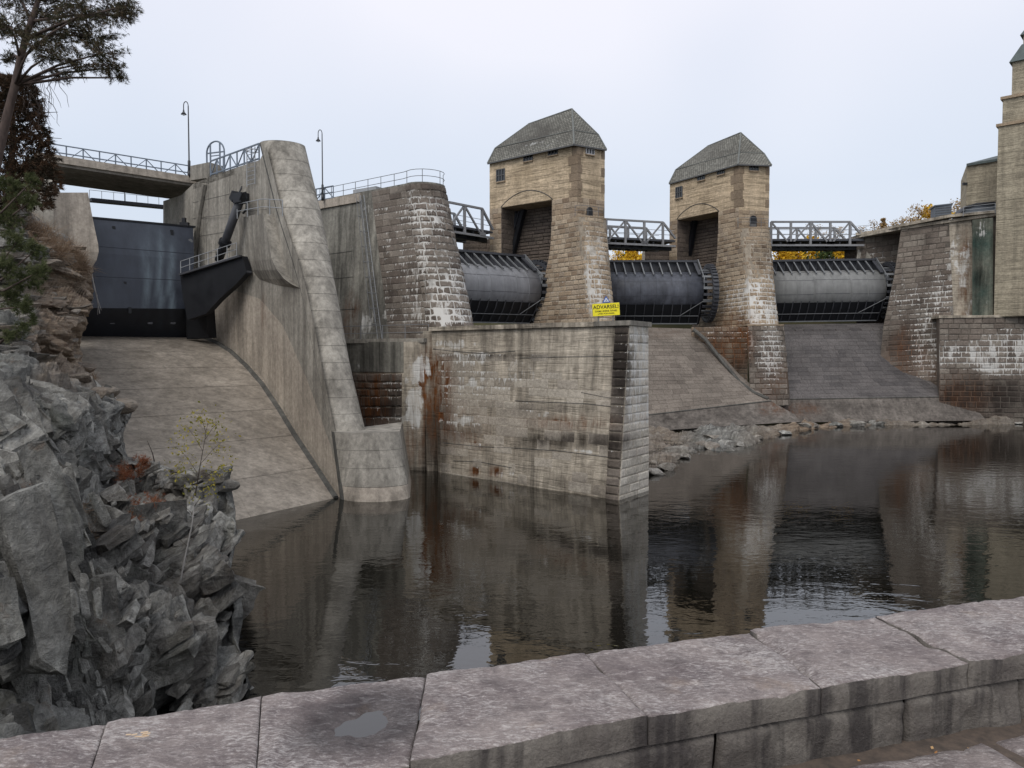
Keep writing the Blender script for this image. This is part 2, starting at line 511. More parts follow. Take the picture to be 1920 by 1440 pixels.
def mat_roof():
    t = NT('lichen_shingles')
    u = t.attr('blk').outputs['Vector']
    br = t.t.nodes.new('ShaderNodeTexBrick')
    t.set(br.inputs['Vector'], u)
    br.inputs['Color1'].default_value = (0.165, 0.158, 0.138, 1)
    br.inputs['Color2'].default_value = (0.285, 0.275, 0.24, 1)
    br.inputs['Mortar'].default_value = (0.035, 0.037, 0.033, 1)
    br.inputs['Scale'].default_value = 1.0
    br.inputs['Mortar Size'].default_value = 0.028
    br.inputs['Brick Width'].default_value = 0.32
    br.inputs['Row Height'].default_value = 0.24
    n = t.noise(t.pos, 0.55, 5, .7)
    n2 = t.noise(t.scale(t.pos, (2.5, 2.5, 1.6)), 1.0, 5, .75)
    w, r, d = t.sep(t.attr('st').outputs['Color'])[:3]
    base = t.mix(t.math('MULTIPLY', d, t.rng(n, .3, .6)), br.outputs['Color'], (0.075, 0.07, 0.062))
    base = t.mix(t.rng(t.math('ADD', t.math('MULTIPLY', w, .55), t.math('MULTIPLY', n2, .8)), .78, .95), base, (0.5, 0.5, 0.48))
    t.bump(br.outputs['Fac'], 0.6, -0.05)
    return t.out(base, 0.9, 0.15)
M['roof'] = mat_roof()

# ------------------------------------------------------------------ ruled surfaces and masonry
class Surf:
    """sections: rows from bottom (v=0) to top (v=1), each a polyline of the same number of points"""
    def __init__(s, sections, knots=None):
        s.s = [[Vector(p) for p in r] for r in sections]
        n = len(s.s[0])
        L = np.zeros(n)
        for r in s.s:
            acc = 0
            for i in range(1, n):
                acc += (r[i] - r[i - 1]).length
                L[i] += acc
        s.len = L[-1] / len(s.s)
        s.u = L / L[-1]
        mids = [r[n // 2] for r in s.s]
        H = [0]
        for a, b in zip(mids, mids[1:]):
            H.append(H[-1] + (b - a).length)
        s.h = H[-1]
        s.vk = np.array(H) / H[-1]
    def row(s, r, u):
        i = int(np.searchsorted(s.u, u, 'right')) - 1
        i = min(max(i, 0), len(s.u) - 2)
        t = (u - s.u[i]) / max(1e-9, s.u[i + 1] - s.u[i])
        return r[i].lerp(r[i + 1], min(max(t, 0), 1))
    def P(s, u, v):
        i = int(np.searchsorted(s.vk, v, 'right')) - 1
        i = min(max(i, 0), len(s.vk) - 2)
        t = (v - s.vk[i]) / max(1e-9, s.vk[i + 1] - s.vk[i])
        return s.row(s.s[i], u).lerp(s.row(s.s[i + 1], u), min(max(t, 0), 1))
    def N(s, u, v):
        e = 0.012
        a = s.P(min(u + e, 1), v) - s.P(max(u - e, 0), v)
        b = s.P(u, min(v + e, 1)) - s.P(u, max(v - e, 0))
        n = a.cross(b)
        if n.length < 1e-9:
            return Vector((0, -1, 0))
        n.normalize()
        return n if n.dot(C0 - s.P(u, v)) > 0 else -n
    def mesh(s, mb, du=0.6, dv=0.6, off=0.0):
        us = sorted(set([round(float(x), 6) for x in s.u] + [i / max(1, int(s.len / du)) for i in range(int(s.len / du) + 1)] + [1.0]))
        vs = sorted(set([round(float(x), 6) for x in s.vk] + [i / max(1, int(s.h / dv)) for i in range(int(s.h / dv) + 1)] + [1.0]))
        pts = []
        for v in vs:
            for u in us:
                p = s.P(u, v)
                if off:
                    p = p + s.N(u, v) * off
                pts.append(p)
        n = len(us)
        fs = [(j * n + i, j * n + i + 1, (j + 1) * n + i + 1, (j + 1) * n + i) for j in range(len(vs) - 1) for i in range(n - 1)]
        mb.add(pts, fs)
        return mb
def patch(bl, br, tr, tl):
    return Surf([[bl, br], [tl, tr]])
def sheet(name, surf, mat, parent, stain=None, du=0.5, dv=0.5, smooth=False, off=0.0):
    m = MB()
    surf.mesh(m, du, dv, off)
    return m.build(name, mat, parent, smooth, stain)

def masonry(parent, surf, ch, bw, mat, mortar, stain=None, name='stone', limit=300, gap=0.03, proud=0.05, seed=1, skip=None,
            uneven=0.28, stuff_name='small_stones', du=0.6, rows=None, tall=0.12, base=True):
    R = random.Random(seed)
    nrow = rows or max(1, int(round(surf.h / ch)))
    # row boundaries slightly unequal
    hs = [1 + R.uniform(-tall, tall) for _ in range(nrow)]
    tot = sum(hs)
    vb = [0]
    for h in hs:
        vb.append(vb[-1] + h / tot)
    blocks = []
    for j in range(nrow):
        v0, v1 = vb[j], vb[j + 1]
        L = max(0.2, sum((surf.P((k + 1) / 6, (v0 + v1) / 2) - surf.P(k / 6, (v0 + v1) / 2)).length for k in range(6)))
        us, x = [0.0], R.uniform(0.35, 1.0) * bw
        while x < L - 0.35 * bw:
            us.append(x / L)
            x += bw * (1 + R.uniform(-uneven, uneven))
        us.append(1.0)
        gv = gap / surf.h / 2
        for u0, u1 in zip(us, us[1:]):
            um, vm = (u0 + u1) / 2, (v0 + v1) / 2
            c = surf.P(um, vm)
            if skip and skip(*proj(c)):
                continue
            gu = gap / L / 2
            n = surf.N(um, vm)
            pr = proud * R.uniform(0.55, 1.5)
            bev = min(0.07, (v1 - v0) * surf.h * 0.16)
            bu, bv = bev / L, bev / surf.h
            q = [(u0 + gu, v0 + gv), (u1 - gu, v0 + gv), (u1 - gu, v1 - gv), (u0 + gu, v1 - gv)]
            qi = [(u0 + gu + bu * R.uniform(.5, 1.4), v0 + gv + bv * R.uniform(.5, 1.4)), (u1 - gu - bu * R.uniform(.5, 1.4), v0 + gv + bv * R.uniform(.5, 1.4)),
                  (u1 - gu - bu * R.uniform(.5, 1.4), v1 - gv - bv * R.uniform(.5, 1.4)), (u0 + gu + bu * R.uniform(.5, 1.4), v1 - gv - bv * R.uniform(.5, 1.4))]
            vs = [surf.P(*a) - n * 0.02 for a in q]
            vs += [surf.P(*a) + n * (pr * 0.45) for a in q]
            vs += [surf.P(*a) + n * (pr * R.uniform(.8, 1.2)) for a in qi]
            fs = [(8, 9, 10, 11)]
            for a in range(4):
                b = (a + 1) % 4
                fs += [(a, b, b + 4, a + 4), (a + 4, b + 4, b + 8, a + 8)]
            r = R.random()
            w = (u1 - u0) * L
            cols = [((stain(p) if stain else (0, 0, 0)) + (r,)) for p in vs]
            bl = [(0, 0, 0), (w, 0, 0), (w, 1, 0), (0, 1, 0), (0, 0.0, 0), (w, 0.0, 0), (w, 1.0, 0), (0, 1.0, 0), (.05, .1, 0), (w, .1, 0), (w, .9, 0), (.05, .9, 0)]
            x0, y0 = proj(vs[0])
            x1, y1 = proj(vs[2])
            blocks.append((abs((x1 - x0) * (y1 - y0)), vs, fs, cols, bl))
    blocks.sort(key=lambda b: -b[0])
    for k, b in enumerate(blocks[:limit]):
        m = MB()
        m.add(b[1], b[2], b[3], b[4])
        m.build(name, mat, parent)
    if len(blocks) > limit:
        m = MB()
        for b in blocks[limit:]:
            m.add(b[1], b[2], b[3], b[4])
        tag(m.build(stuff_name, mat, parent), kind='stuff')
    if base:
        sheet('mortar', surf, mortar, parent, stain, du, du)

def arc(L, R, bulge, n=9, out=None):
    """half ellipse from L to R in plan, bulging towards out"""
    mid, half = (L + R) / 2, (R - L) / 2
    if out is None:
        out = Vector((-half.y, half.x, 0)).normalized()
        if out.dot(C0 - mid) < 0:
            out = -out
    return [mid - half * math.cos(math.pi * k / (n - 1)) + out * (bulge * math.sin(math.pi * k / (n - 1))) for k in range(n)]

def railing(name, label, base, height, mat, spacing=1.6, rails=(1.0, 0.5), r=0.03, brace=False, posts=True, group=None, square=False, bottom=None):
    """base: polyline of points; posts at about equal spacing"""
    base = [Vector(p) for p in base]
    t = thing(name, label, 'railing', base[0], group)
    segs = [(b - a).length for a, b in zip(base, base[1:])]
    L = sum(segs)
    def along(d):
        for i, sgl in enumerate(segs):
            if d <= sgl + 1e-6 or i == len(segs) - 1:
                return base[i].lerp(base[i + 1], min(1, d / sgl))
            d -= sgl
    n = max(1, int(round(L / spacing)))
    pp = [along(L * i / n) for i in range(n + 1)]
    fine = [along(L * i / (n * 3)) for i in range(n * 3 + 1)] if len(base) > 2 else [base[0], base[-1]]
    for p in pp:
        if square:
            part('post', mat, t, lambda m: m.beam(p, p + Z * height, r * 2.2, r * 2.2, Vector((0, 1, 0))))
        else:
            part('post', mat, t, lambda m: m.tube([p, p + Z * height], r, 6))
    for k in rails:
        if square:
            part('rail', mat, t, lambda m: m.beam(base[0] + Z * height * k, base[-1] + Z * height * k, r * 2.4, r * 2.4))
        else:
            part('rail', mat, t, lambda m: m.tube([q + Z * height * k for q in fine], r * .85, 6))
    if brace:
        for i, (a, b) in enumerate(zip(pp, pp[1:])):
            lo, hi = (a, b) if i % 2 == 0 else (b, a)
            part('brace', mat, t, lambda m: m.beam(lo + Z * .06, hi + Z * height * .97, r * 1.7, r * 1.7))
    return t

# ================================================================== THE SETTING: ground sheet, river
def ground():
    m = MB()
    ys = [-60, 2, 93, 104, 400, 3000]
    zs = [-4, -4, -4, 14, 16, 20]
    xs = [-1500, -60, 0, 60, 200, 1500]
    vs = [(x, y, z) for y, z in zip(ys, zs) for x in xs]
    n = len(xs)
    fs = [(j * n + i, j * n + i + 1, (j + 1) * n + i + 1, (j + 1) * n + i) for j in range(len(ys) - 1) for i in range(n - 1)]
    m.add(vs, fs)
    t = NT('autumn_ground')
    g = t.noise(t.pos, .2, 6, .7)
    o = m.build('ground', t.out(t.mix(t.rng(g, .3, .7), (0.05, 0.055, 0.03), (0.10, 0.085, 0.045)), .95, .1))
    o['kind'] = 'structure'
ground()
def river():
    t = NT('dark_river_water')
    p = t.pos
    rip = t.noise(t.scale(p, (0.85, 1.5, 1)), 1.0, 3, .55, .6)
    fine = t.noise(t.scale(p, (3.0, 5.0, 1)), 1.0, 2, .5, .3)
    calm = t.rng(t.noise(t.scale(p, (0.10, 0.16, 1)), 1.0, 2, .5), .38, .62, .35, 1.0)
    h = t.math('MULTIPLY', t.math('ADD', rip, t.math('MULTIPLY', fine, .22)), calm)
    t.bump(h, 0.36, 0.04)
    t.bsdf.inputs['IOR'].default_value = 1.75
    m = t.out((0.006, 0.0055, 0.004), 0.0, 0.5)
    b = MB()
    b.add([(-70, 4, 0), (260, 4, 0), (260, 96, 0), (-70, 96, 0)], [(0, 1, 2, 3)])
    o = b.build('river', m)
    o['kind'] = 'structure'
river()

# ================================================================== LEFT BAY: concrete spillway, flap gate, pier, bridge
Q00, Q0, Q1, Q2 = col_pt(306, 62, 7), col_pt(355, 57.5, 7), col_pt(487, 49.5, 7), col_pt(640, 37.4, 7)
_w = [vplane(Q00, Q0), vplane(Q0, Q1), vplane(Q1, Q2)]
def W(px, py, off=0.0):
    """point on the pier's face towards the left bay"""
    return _w[0 if px < 355 else 1 if px < 487 else 2](px, py, -off)
def spill_edge(px):
    return interp(px, [300, 385, 412, 440, 470, 500, 530, 560, 600, 640], [632, 632, 643, 660, 688, 722, 766, 815, 875, 936])

def spillway_left():
    t = thing('concrete_spillway', 'smooth brown concrete spillway chute below the dark blue flap gate', 'spillway', onz(600, 930, 0))
    pxs = [375, 385, 412, 440, 470, 500, 530, 560, 600, 640]
    right = [W(p, spill_edge(p)) for p in pxs]
    right.append(right[-1] + Vector((1.6, -2.6, -1.6)))
    cl = at(150, 634, 50.6)
    foot = onz(455, 975, 0)
    n = len(right) - 1
    left = []
    zr = [p.z for p in right]
    c0 = right[1]
    for i, p in enumerate(right):
        k = (p - c0).length / (right[-2] - c0).length if i >= 1 else -0.05
        q = cl.lerp(foot + (foot - right[-2]) * 0.55, k)
        left.append(Vector((q.x, q.y, p.z)))
    # widen a little so that the chute runs under both side walls
    st = stainer([('d', 330, 650, 90, 14, .45), ('w', 430, 905, 60, 25, .32), ('w', 330, 720, 40, 30, .22), ('w', 450, 800, 70, 10, .25),
                  ('d', 400, 640, 30, 8, .4), ('w', 300, 770, 100, 9, .22), ('w', 380, 850, 90, 8, .25), ('w', 520, 880, 60, 10, .2)])
    secs = []
    for a, b in zip(left, right):
        e = (b - a).normalized() * 0.5
        secs.append([a - e * 3, b + e])
    # each poured lift is a slab of its own with an open joint
    cuts = [0, 2, 3, 4, 5, 6, 7, 8, 9, 10]
    sheet('joint_bed', Surf([[p - Z * .02 for p in r] for r in secs]), M['conc_spill'], t)
    for a, b in zip(cuts, cuts[1:]):
        sub = secs[a:b + 1]
        s = Surf([[p for p in r] for r in sub])
        for u0, u1 in ((0, .47), (.47, 1)):
            m = MB()
            e = 0.004
            us = [u0 + e * .35 + (u1 - u0 - e * .7) * k / 10 for k in range(11)]
            vsn = [0.006 + .988 * k / 6 for k in range(7)]
            pts = [s.P(u, v) for v in vsn for u in us]
            m.add(pts, [(j * 11 + i, j * 11 + i + 1, (j + 1) * 11 + i + 1, (j + 1) * 11 + i) for j in range(6) for i in range(10)])
            m.build('slab', M['conc_spill'], t, True, st)
    # drain edge along the pier
    pts = [W(p, spill_edge(p) + 2) + Vector((-.25, -.1, .1)) for p in pxs]
    part('edge_fillet', M['conc_dark'], t, lambda m: m.tube(pts, .17, 6))
spillway_left()

def flap_gate():
    t = thing('flap_gate', 'tall dark blue steel flap gate between the concrete piers', 'gate', at(260, 630, 53))
    rows = [(130, 404, 50.0, 362, 425, 55.2), (130, 470, 49.0, 364, 488, 54.2), (130, 520, 48.5, 360, 530, 53.6), (130, 577, 48.0, 350, 579, 53.0)]
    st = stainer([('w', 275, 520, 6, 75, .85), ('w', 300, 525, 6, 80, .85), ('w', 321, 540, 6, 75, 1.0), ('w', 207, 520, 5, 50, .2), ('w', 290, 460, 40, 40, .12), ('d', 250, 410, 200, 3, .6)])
    sec = [[at(a, b, c).lerp(at(d, e, f), k / 8) for k in range(9)] for a, b, c, d, e, f in reversed(rows)]
    sheet('skin_plate', Surf(sec), M['steel_blue'], t, st, .35, .35)
    lip = [sec[0], [at(140, 634, 50.2).lerp(at(372, 634, 55.0), k / 8) for k in range(9)]]
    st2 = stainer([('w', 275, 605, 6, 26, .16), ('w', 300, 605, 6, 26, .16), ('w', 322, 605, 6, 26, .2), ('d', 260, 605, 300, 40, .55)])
    sheet('lower_lip', Surf([lip[1], lip[0]]), M['steel_blue'], t, st2, .3, .3)
    ps = Surf(sec)
    for v in (.33, .66):
        q = [ps.P(k / 12, v) + Vector((-.3, -.4, 0)) * .03 for k in range(13)]
        part('plate_seam', M['steel_blue'], t, lambda m: m.tube(q, .02, 5))
    # top edge flange and thickness
    a, b = sec[-1][0], sec[-1][-1]
    part('top_flange', M['steel_black'], t, lambda m: m.beam(a + Vector((-.1, .35, .0)), b + Vector((-.1, .35, .0)), .8, .12))
    for px, py in ((213, 430), (322, 437), (224, 485), (234, 534), (174, 533), (243, 582)):
        k = (px - 130) / 232
        D = lerp(interp(py, [404, 577], [50, 48]), interp(py, [425, 579], [55.2, 53]), k) - 0.08
        c = at(px, py, D)
        part('vent_lug', M['steel_black'], t, lambda m: m.box(c, Vector((.79, .61, 0)), Vector((-.61, .79, 0)), Z, .09, .12, .2))
    for px in (210, 281, 324):
        c = at(px, 606, 51.3 + (px - 260) * .012)
        part('bracket', M['steel_rib'], t, lambda m: m.box(c, Vector((.79, .61, 0)), Vector((-.61, .79, 0)), Z, .14, .12, .06))
    # rear bracing seen from the side
    for k in (0.1, 0.35, 0.6, 0.85):
        p = sec[-1][0].lerp(sec[-1][-1], k)
        q = lip[1][0].lerp(lip[1][-1], k)
        part('rear_rib', M['steel_black'], t, lambda m: m.beam(p + Vector((-.2, .5, -.1)), q + Vector((-.2, .5, 0)), .15, .5))
    part('pivot_cap', M['galv_dark'], t, lambda m: m.tube([at(357, 452, 55), at(357, 452, 54.6)], .16, 10))
    part('top_hook', M['steel_black'], t, lambda m: (m.box(at(346, 421, 55.0), Vector((1, 0, 0)), Vector((0, 1, 0)), Z, .3, .15, .14), m.box(at(345, 414, 55.0), Vector((1, 0, 0)), Vector((0, 1, 0)), Z, .12, .12, .2)))
flap_gate()

def pier_left():
    t = thing('concrete_pier', 'pale concrete pier with battered round nose beside the blue flap gate', 'pier', onz(690, 940, 0))
    st = stainer([('r', 495, 590, 5, 40, .5), ('d', 452, 590, 7, 75, .5), ('d', 573, 690, 6, 130, .9), ('d', 345, 560, 30, 60, .4), ('d', 515, 640, 4, 70, .35),
                  ('w', 430, 440, 60, 70, .25), ('d', 402, 400, 6, 80, .55), ('w', 505, 330, 12, 50, .35), ('d', 470, 330, 12, 60, .4), ('d', 425, 580, 6, 60, .35),
                  ('w', 600, 560, 20, 60, .1)])
    tops = [(306, 377), (340, 366), (362, 345), (392, 332), (440, 315), (487, 300), (500, 275), (530, 400), (544, 445), (557, 480), (575, 545), (590, 615), (604, 690), (616, 750), (628, 808), (640, 900)]
    lo = [W(p, spill_edge(p) + 14) for p, _ in tops]
    hi = [W(p, q) for p, q in tops]
    # upper light concrete, lower water-worn tan concrete, split along the old water line
    cut = {306: 520, 340: 520, 362: 520, 392: 525, 440: 545, 487: 560, 500: 575, 530: 610, 544: 640, 557: 670, 575: 710, 590: 750, 604: 790, 616: 825, 628: 865, 640: 915}
    mid = [W(p, max(q + 3, min(cut[p], spill_edge(p)))) for p, q in tops]
    sheet('upper_face', Surf([mid, hi]), M['conc_pier'], t, st, .5, .5)
    sheet('lower_face', Surf([lo, mid]), M['conc_tan'], t, st, .5, .5)
    # shallow panel joints on the face
    for q in ((362, 380, 480, 352), (362, 410, 500, 392), (362, 445, 440, 432), (362, 478, 440, 468)):
        a, b = W(q[0], q[1]), W(q[2], q[3])
        part('panel_joint', M['conc_dark'], t, lambda m: m.beam(a, b, .03, .02))
    for px in (388, 430, 470):
        a, b = W(px, interp(px, [362, 487], [350, 305])), W(px, 490)
        part('panel_joint', M['conc_dark'], t, lambda m: m.beam(a, b, .03, .02, Vector((0, 1, 0))))
    # deck of the pier behind the face
    part('pier_deck', M['conc_pier'], t, lambda m: m.prism([W(362, 345), W(392, 332), W(440, 315), W(487, 300), W(487, 300) + Vector((.5, 5, 0)), W(392, 332) + Vector((2, 6, 0))], Vector((0, 0, -.4))))
    # battered round nose in poured lifts
    ly = [268, 303, 330, 361, 392, 424, 456, 488, 519, 551, 583, 615, 648, 680, 712, 745, 776, 808]
    yl, xl = [268, 400, 480, 545, 690, 808], [487, 520, 546, 565, 595, 622]
    yr, xr = [268, 400, 580, 690, 808], [572, 603, 636, 655, 682]
    def sec(y, grow=0.0):
        L = W(interp(y, yl, xl), y)
        Rr = col_pt(interp(y, yr, xr) , L.y + 1.1, L.z)
        w = (Rr - L).length
        pts = arc(L, Rr, w * .42 + grow, 31)
        back = Vector((-.55, .83, 0))
        pts.append(pts[-1] + back * 5)
        pts.insert(0, pts[0] + back * .6 + Vector((.2, .2, 0)))
        return pts
    ss = [sec(y) for y in reversed(ly)]
    inner = Surf([[p + Vector((-.05, .07, 0)) for p in r] for r in ss])
    sheet('nose_core', inner, M['conc_dark'], t, None, 1.0, 1.0)
    st2 = stainer([('d', 530, 285, 60, 25, .35), ('w', 640, 600, 12, 60, .12), ('d', 560, 640, 8, 90, .5)])
    for a, b in zip(ss, ss[1:]):
        m = MB()
        s = Surf([a, b])
        vv = [0.009, .5, 0.991]
        pts = [s.P(u, v) for v in vv for u in s.u]
        n = len(s.u)
        m.add(pts, [(j * n + i, j * n + i + 1, (j + 1) * n + i + 1, (j + 1) * n + i) for j in range(2) for i in range(n - 1)])
        m.build('concrete_lift', M['conc_pier'], t, False, st2)
    top = ss[-1]
    part('nose_cap', M['conc_pier'], t, lambda m: m.add(top, [tuple(range(len(top)))]))
    # corbelled landing with curved underside
    rows = [((442, 408), (493, 400, 2.2), (536, 405)), ((450, 450), (502, 445, 2.2), (546, 448)), ((458, 490), (510, 486, 2.2), (553, 488)), ((465, 507), (519, 506, 1.9), (556, 507)),
            ((477, 522), (533, 523, 1.3), (559, 522)), ((495, 534), (547, 533, .7), (561, 532)), ((515, 541), (562, 540, .06), (563, 540))]
    def crow(r):
        (ax, ay), (bx, by, pr), (cx, cy) = r
        b = W(bx, by)
        return [W(ax, ay) + Vector((.1, .1, 0)), at(bx, by, b.y - pr * 1.1), at(cx + 8, cy, b.y - pr * 1.1 + 1.2)]
    secs = [crow(r) for r in reversed(rows)]
    st3 = stainer([('d', 535, 430, 10, 60, .6), ('d', 490, 520, 40, 16, .4), ('w', 530, 500, 20, 25, .3), ('d', 450, 425, 8, 12, .5)])
    sheet('corbel', Surf(secs), M['conc_pier'], t, st3, .3, .3)
    tp = secs[-1]
    part('corbel_top', M['conc_pier'], t, lambda m: m.add([tp[0], tp[1], tp[2], tp[1] + Vector((.6, 2.6, 0))], [(0, 1, 2, 3)]))
    # low rounded toe of the nose
    zt = W(622, 808).z
    def toe(k):
        z = lerp(0, zt, k)
        L = onz(lerp(640, 622, k), 937, 0)
        L = W(lerp(640, 623, k), lerp(938, 808, k))
        Rr = col_pt(lerp(770, 750, k), L.y + .1, L.z)
        pts = arc(L, Rr, lerp(1.25, .95, k), 31)
        pts.append(pts[-1] + Vector((-.6, 5, 0)))
        return pts
    ks = [-.15, .24, .5, .75, 1.0]
    tsec = [toe(k) for k in ks]
    st4 = stainer([('d', 690, 935, 90, 10, .5), ('d', 680, 830, 50, 20, .25)])
    for a, b in zip(tsec, tsec[1:]):
        m = MB()
        s = Surf([a, b])
        n = len(s.u)
        pts = [s.P(u, v) for v in (0.008, .5, .992) for u in s.u]
        m.add(pts, [(j * n + i, j * n + i + 1, (j + 1) * n + i + 1, (j + 1) * n + i) for j in range(2) for i in range(n - 1)])
        m.build('concrete_lift', M['conc_tan'] if a is tsec[0] else M['conc_pier'], t, False, st4)
    sheet('toe_core', Surf([[p + Vector((-.05, .05, 0)) for p in r] for r in tsec]), M['conc_dark'], t, None, 1.5, 1.5)
    part('toe_top', M['conc_pier'], t, lambda m: m.add(tsec[-1], [tuple(range(len(tsec[-1])))]))
    # upstand where the bridge lands
    a, b = W(358, 336), W(392, 332)
    part('bridge_upstand', M['conc_pier'], t, lambda m: m.prism([W(357, 338), W(392, 333), W(392, 304), W(357, 311)], Vector((.6, 1.2, 0))))
    part('edge_rib', M['conc_pier'], t, lambda m: m.tube([W(362, 560, -.1), W(366, 470, -.1), W(374, 400, -.1), W(384, 345, -.1)], .2, 6))
pier_left()

def bridge_left():
    t = thing('concrete_bridge', 'flat concrete road bridge over the blue flap gate', 'bridge', at(240, 345, 56))
    z = 7 + 12.55
    f0, f1 = onz(70, 306, z), onz(364, 350, z)
    d = (f1 - f0).normalized()
    bk = Vector((-d.y, d.x, 0))
    back = 6.6
    # soffit with a chamfered front
    def sec(p):
        return [p + Z * .62, p + Z * .02, p + bk * .9 - Z * .06, p + bk * 5.6 - Z * .06, p + bk * back + Z * .2, p + bk * back + Z * .62]
    a, b = sec(f0), sec(f1 + d * .4)
    st = stainer([('d', 240, 360, 160, 20, .3)])
    sheet('soffit', Surf([a, b]), M['conc_soffit'], t, st, .6, .6)
    part('road_slab', M['conc_soffit'], t, lambda m: m.prism([a[0], b[0], b[5], a[5]], Vector((0, 0, .12))))
    s0, s1 = f0 - bk * .05 + Z * .45, f1 + d * .4 - bk * .05 + Z * .45
    part('fascia', M['conc_tan'], t, lambda m: m.beam(s0, s1, .3, .5))
    g0, g1 = at(168, 375, 62), at(318, 389.5, 67)
    w = thing('service_walkway', 'thin dark steel service walkway behind the concrete bridge', 'walkway', g0)
    part('girder', M['steel_black'], w, lambda m: m.beam(g0, g1, .8, .26))
    for k in range(8):
        p = g0.lerp(g1, k / 7)
        part('post', M['galv_dark'], w, lambda m: m.tube([p, p + Z * .8], .02, 5))
    part('rail', M['galv_dark'], w, lambda m: m.tube([g0 + Z * .8, g1 + Z * .8], .02, 5))
    part('hanger', M['steel_black'], w, lambda m: m.tube([g0.lerp(g1, .42), g0.lerp(g1, .42) + Z * 1.3], .03, 5))
    top = z + .62 + .14
    r0, r1 = onz(60, 293, top), onz(357, 337, top)
    railing('bridge_railing', 'blue grey braced steel railing along the concrete bridge', [r0 + bk * .1, r1 + bk * .1], 1.06, M['steel_rail'], 1.05, (1.0, .5, .05), .03, True, square=True)
    # pillar and abutment at the gate's left end
    p = thing('bridge_abutment', 'leaning pale concrete abutment carrying the rocky end of the bridge', 'abutment', at(120, 500, 49))
    edge = [(165, 361), (172, 400), (178, 430), (184, 458), (185, 472), (181, 488), (172, 502), (160, 516), (157, 560), (150, 625), (164, 705)]
    edge_p = [at(x, y, 48.6) for x, y in edge]
    left = [at(100, y, 47.0) for x, y in edge]
    stp = stainer([('d', 128, 440, 9, 90, .6), ('w', 145, 400, 14, 30, .15)])
    sheet('pillar_face', Surf([list(q) for q in reversed(list(zip(left, edge_p)))]), M['conc_tan'], p, stp, .5, .5)
    sheet('pillar_side', Surf([[q, q + Vector((-3.2, 4.2, 0))] for q in reversed(edge_p)]), M['conc_tan'], p, None, .8, .8)
    part('wing_wall', M['conc_pier'], p, lambda m: m.prism([at(20, 560, 46), at(101, 560, 46.9), at(101, 350, 46.9), at(104, 338, 47.2), at(20, 330, 46)], Vector((-2, 4, 0))))
bridge_left()

def gate_hoist():
    t = thing('hoist_cylinder', 'dark hydraulic hoist cylinder leaning on the concrete pier', 'hydraulic cylinder', W(415, 480))
    a, b = W(449, 378, -.9), W(410, 488, -.9)
    part('cylinder', M['steel_rib'], t, lambda m: m.tube([a, b], .27, 16), True)
    part('rod', M['galv'], t, lambda m: m.tube([b, b + (b - a).normalized() * .8], .16, 10), True)
    c = W(452, 372, -.9)
    d = (a - b).normalized()
    part('trunnion', M['steel_black'], t, lambda m: (m.box(c, Vector((.8, -.6, 0)), Vector((.6, .8, 0)), Z, .45, .3, .3),))
    part('valve_block', M['steel_black'], t, lambda m: (m.box(W(441, 369, -.9), d, Vector((.6, .8, 0)), d.cross(Vector((.6, .8, 0))).normalized(), .3, .25, .2),))
    part('hose', M['steel_black'], t, lambda m: m.tube([W(450, 375, -1.2), W(455, 362, -1.2), W(460, 360, -1.0), W(463, 372, -.9), W(462, 392, -.8), W(456, 400, -.8)], .07, 6))
    part('hose', M['steel_black'], t, lambda m: m.tube([W(447, 372, -1.1), W(448, 362, -1.0), W(452, 354, -.7), W(453, 350, -.4)], .05, 6))
    part('clamp', M['steel_black'], t, lambda m: m.tube([b + d * 1.3, b + d * 1.6], .4, 14))
    # arm of the gate with its walkway
    g = thing('lifting_bracket', 'black triangular steel gate bracket topped by a walkway', 'bracket', W(400, 560))
    out = Vector((-.62, -.42, 0))
    poly = [(338, 516), (400, 496), (444, 480), (454, 480), (463, 510), (440, 535), (412, 560), (386, 588), (352, 600), (343, 560)]
    dep = lambda px: interp(px, [338, 463], [51.8, 49.6])
    pts = [at(x, y, dep(x)) for x, y in poly]
    part('arm_plate', M['steel_black'], g, lambda m: m.prism(pts, Vector((.25, .3, 0))))
    part('chamber_shade', M['steel_black'], g, lambda m: m.prism([at(347, 560, 52.6), at(386, 575, 51.9), at(390, 633, 52.6), at(350, 636, 53.2)], Vector((.4, .5, 0))))  # black plate added for the shadow in the chamber beside the gate
    part('arm_edge', M['steel_rib'], g, lambda m: m.beam(at(338, 515, 51.6), at(452, 480, 49.7), .25, .12))
    part('pin', M['steel_black'], g, lambda m: m.tube([at(463, 511, 49.5), at(472, 512, 49.6)], .14, 8))
    base = [at(339, 514, 51.6), at(444, 480, 49.8)]
    railing('arm_railing', 'galvanised railing of the walkway on the black gate arm', base, .85, M['galv'], 0.85, (1.0, .5, .04), .028)
    cb = [W(445, 410, -1.0), at(493, 402, W(493, 400).y - 2.1), W(534, 406) + Vector((-.1, -.1, 0))]
    railing('landing_railing', 'galvanised railing round the corbelled landing of the concrete pier', cb, .92, M['galv'], 1.6, (1.0, .5), .03)
gate_hoist()

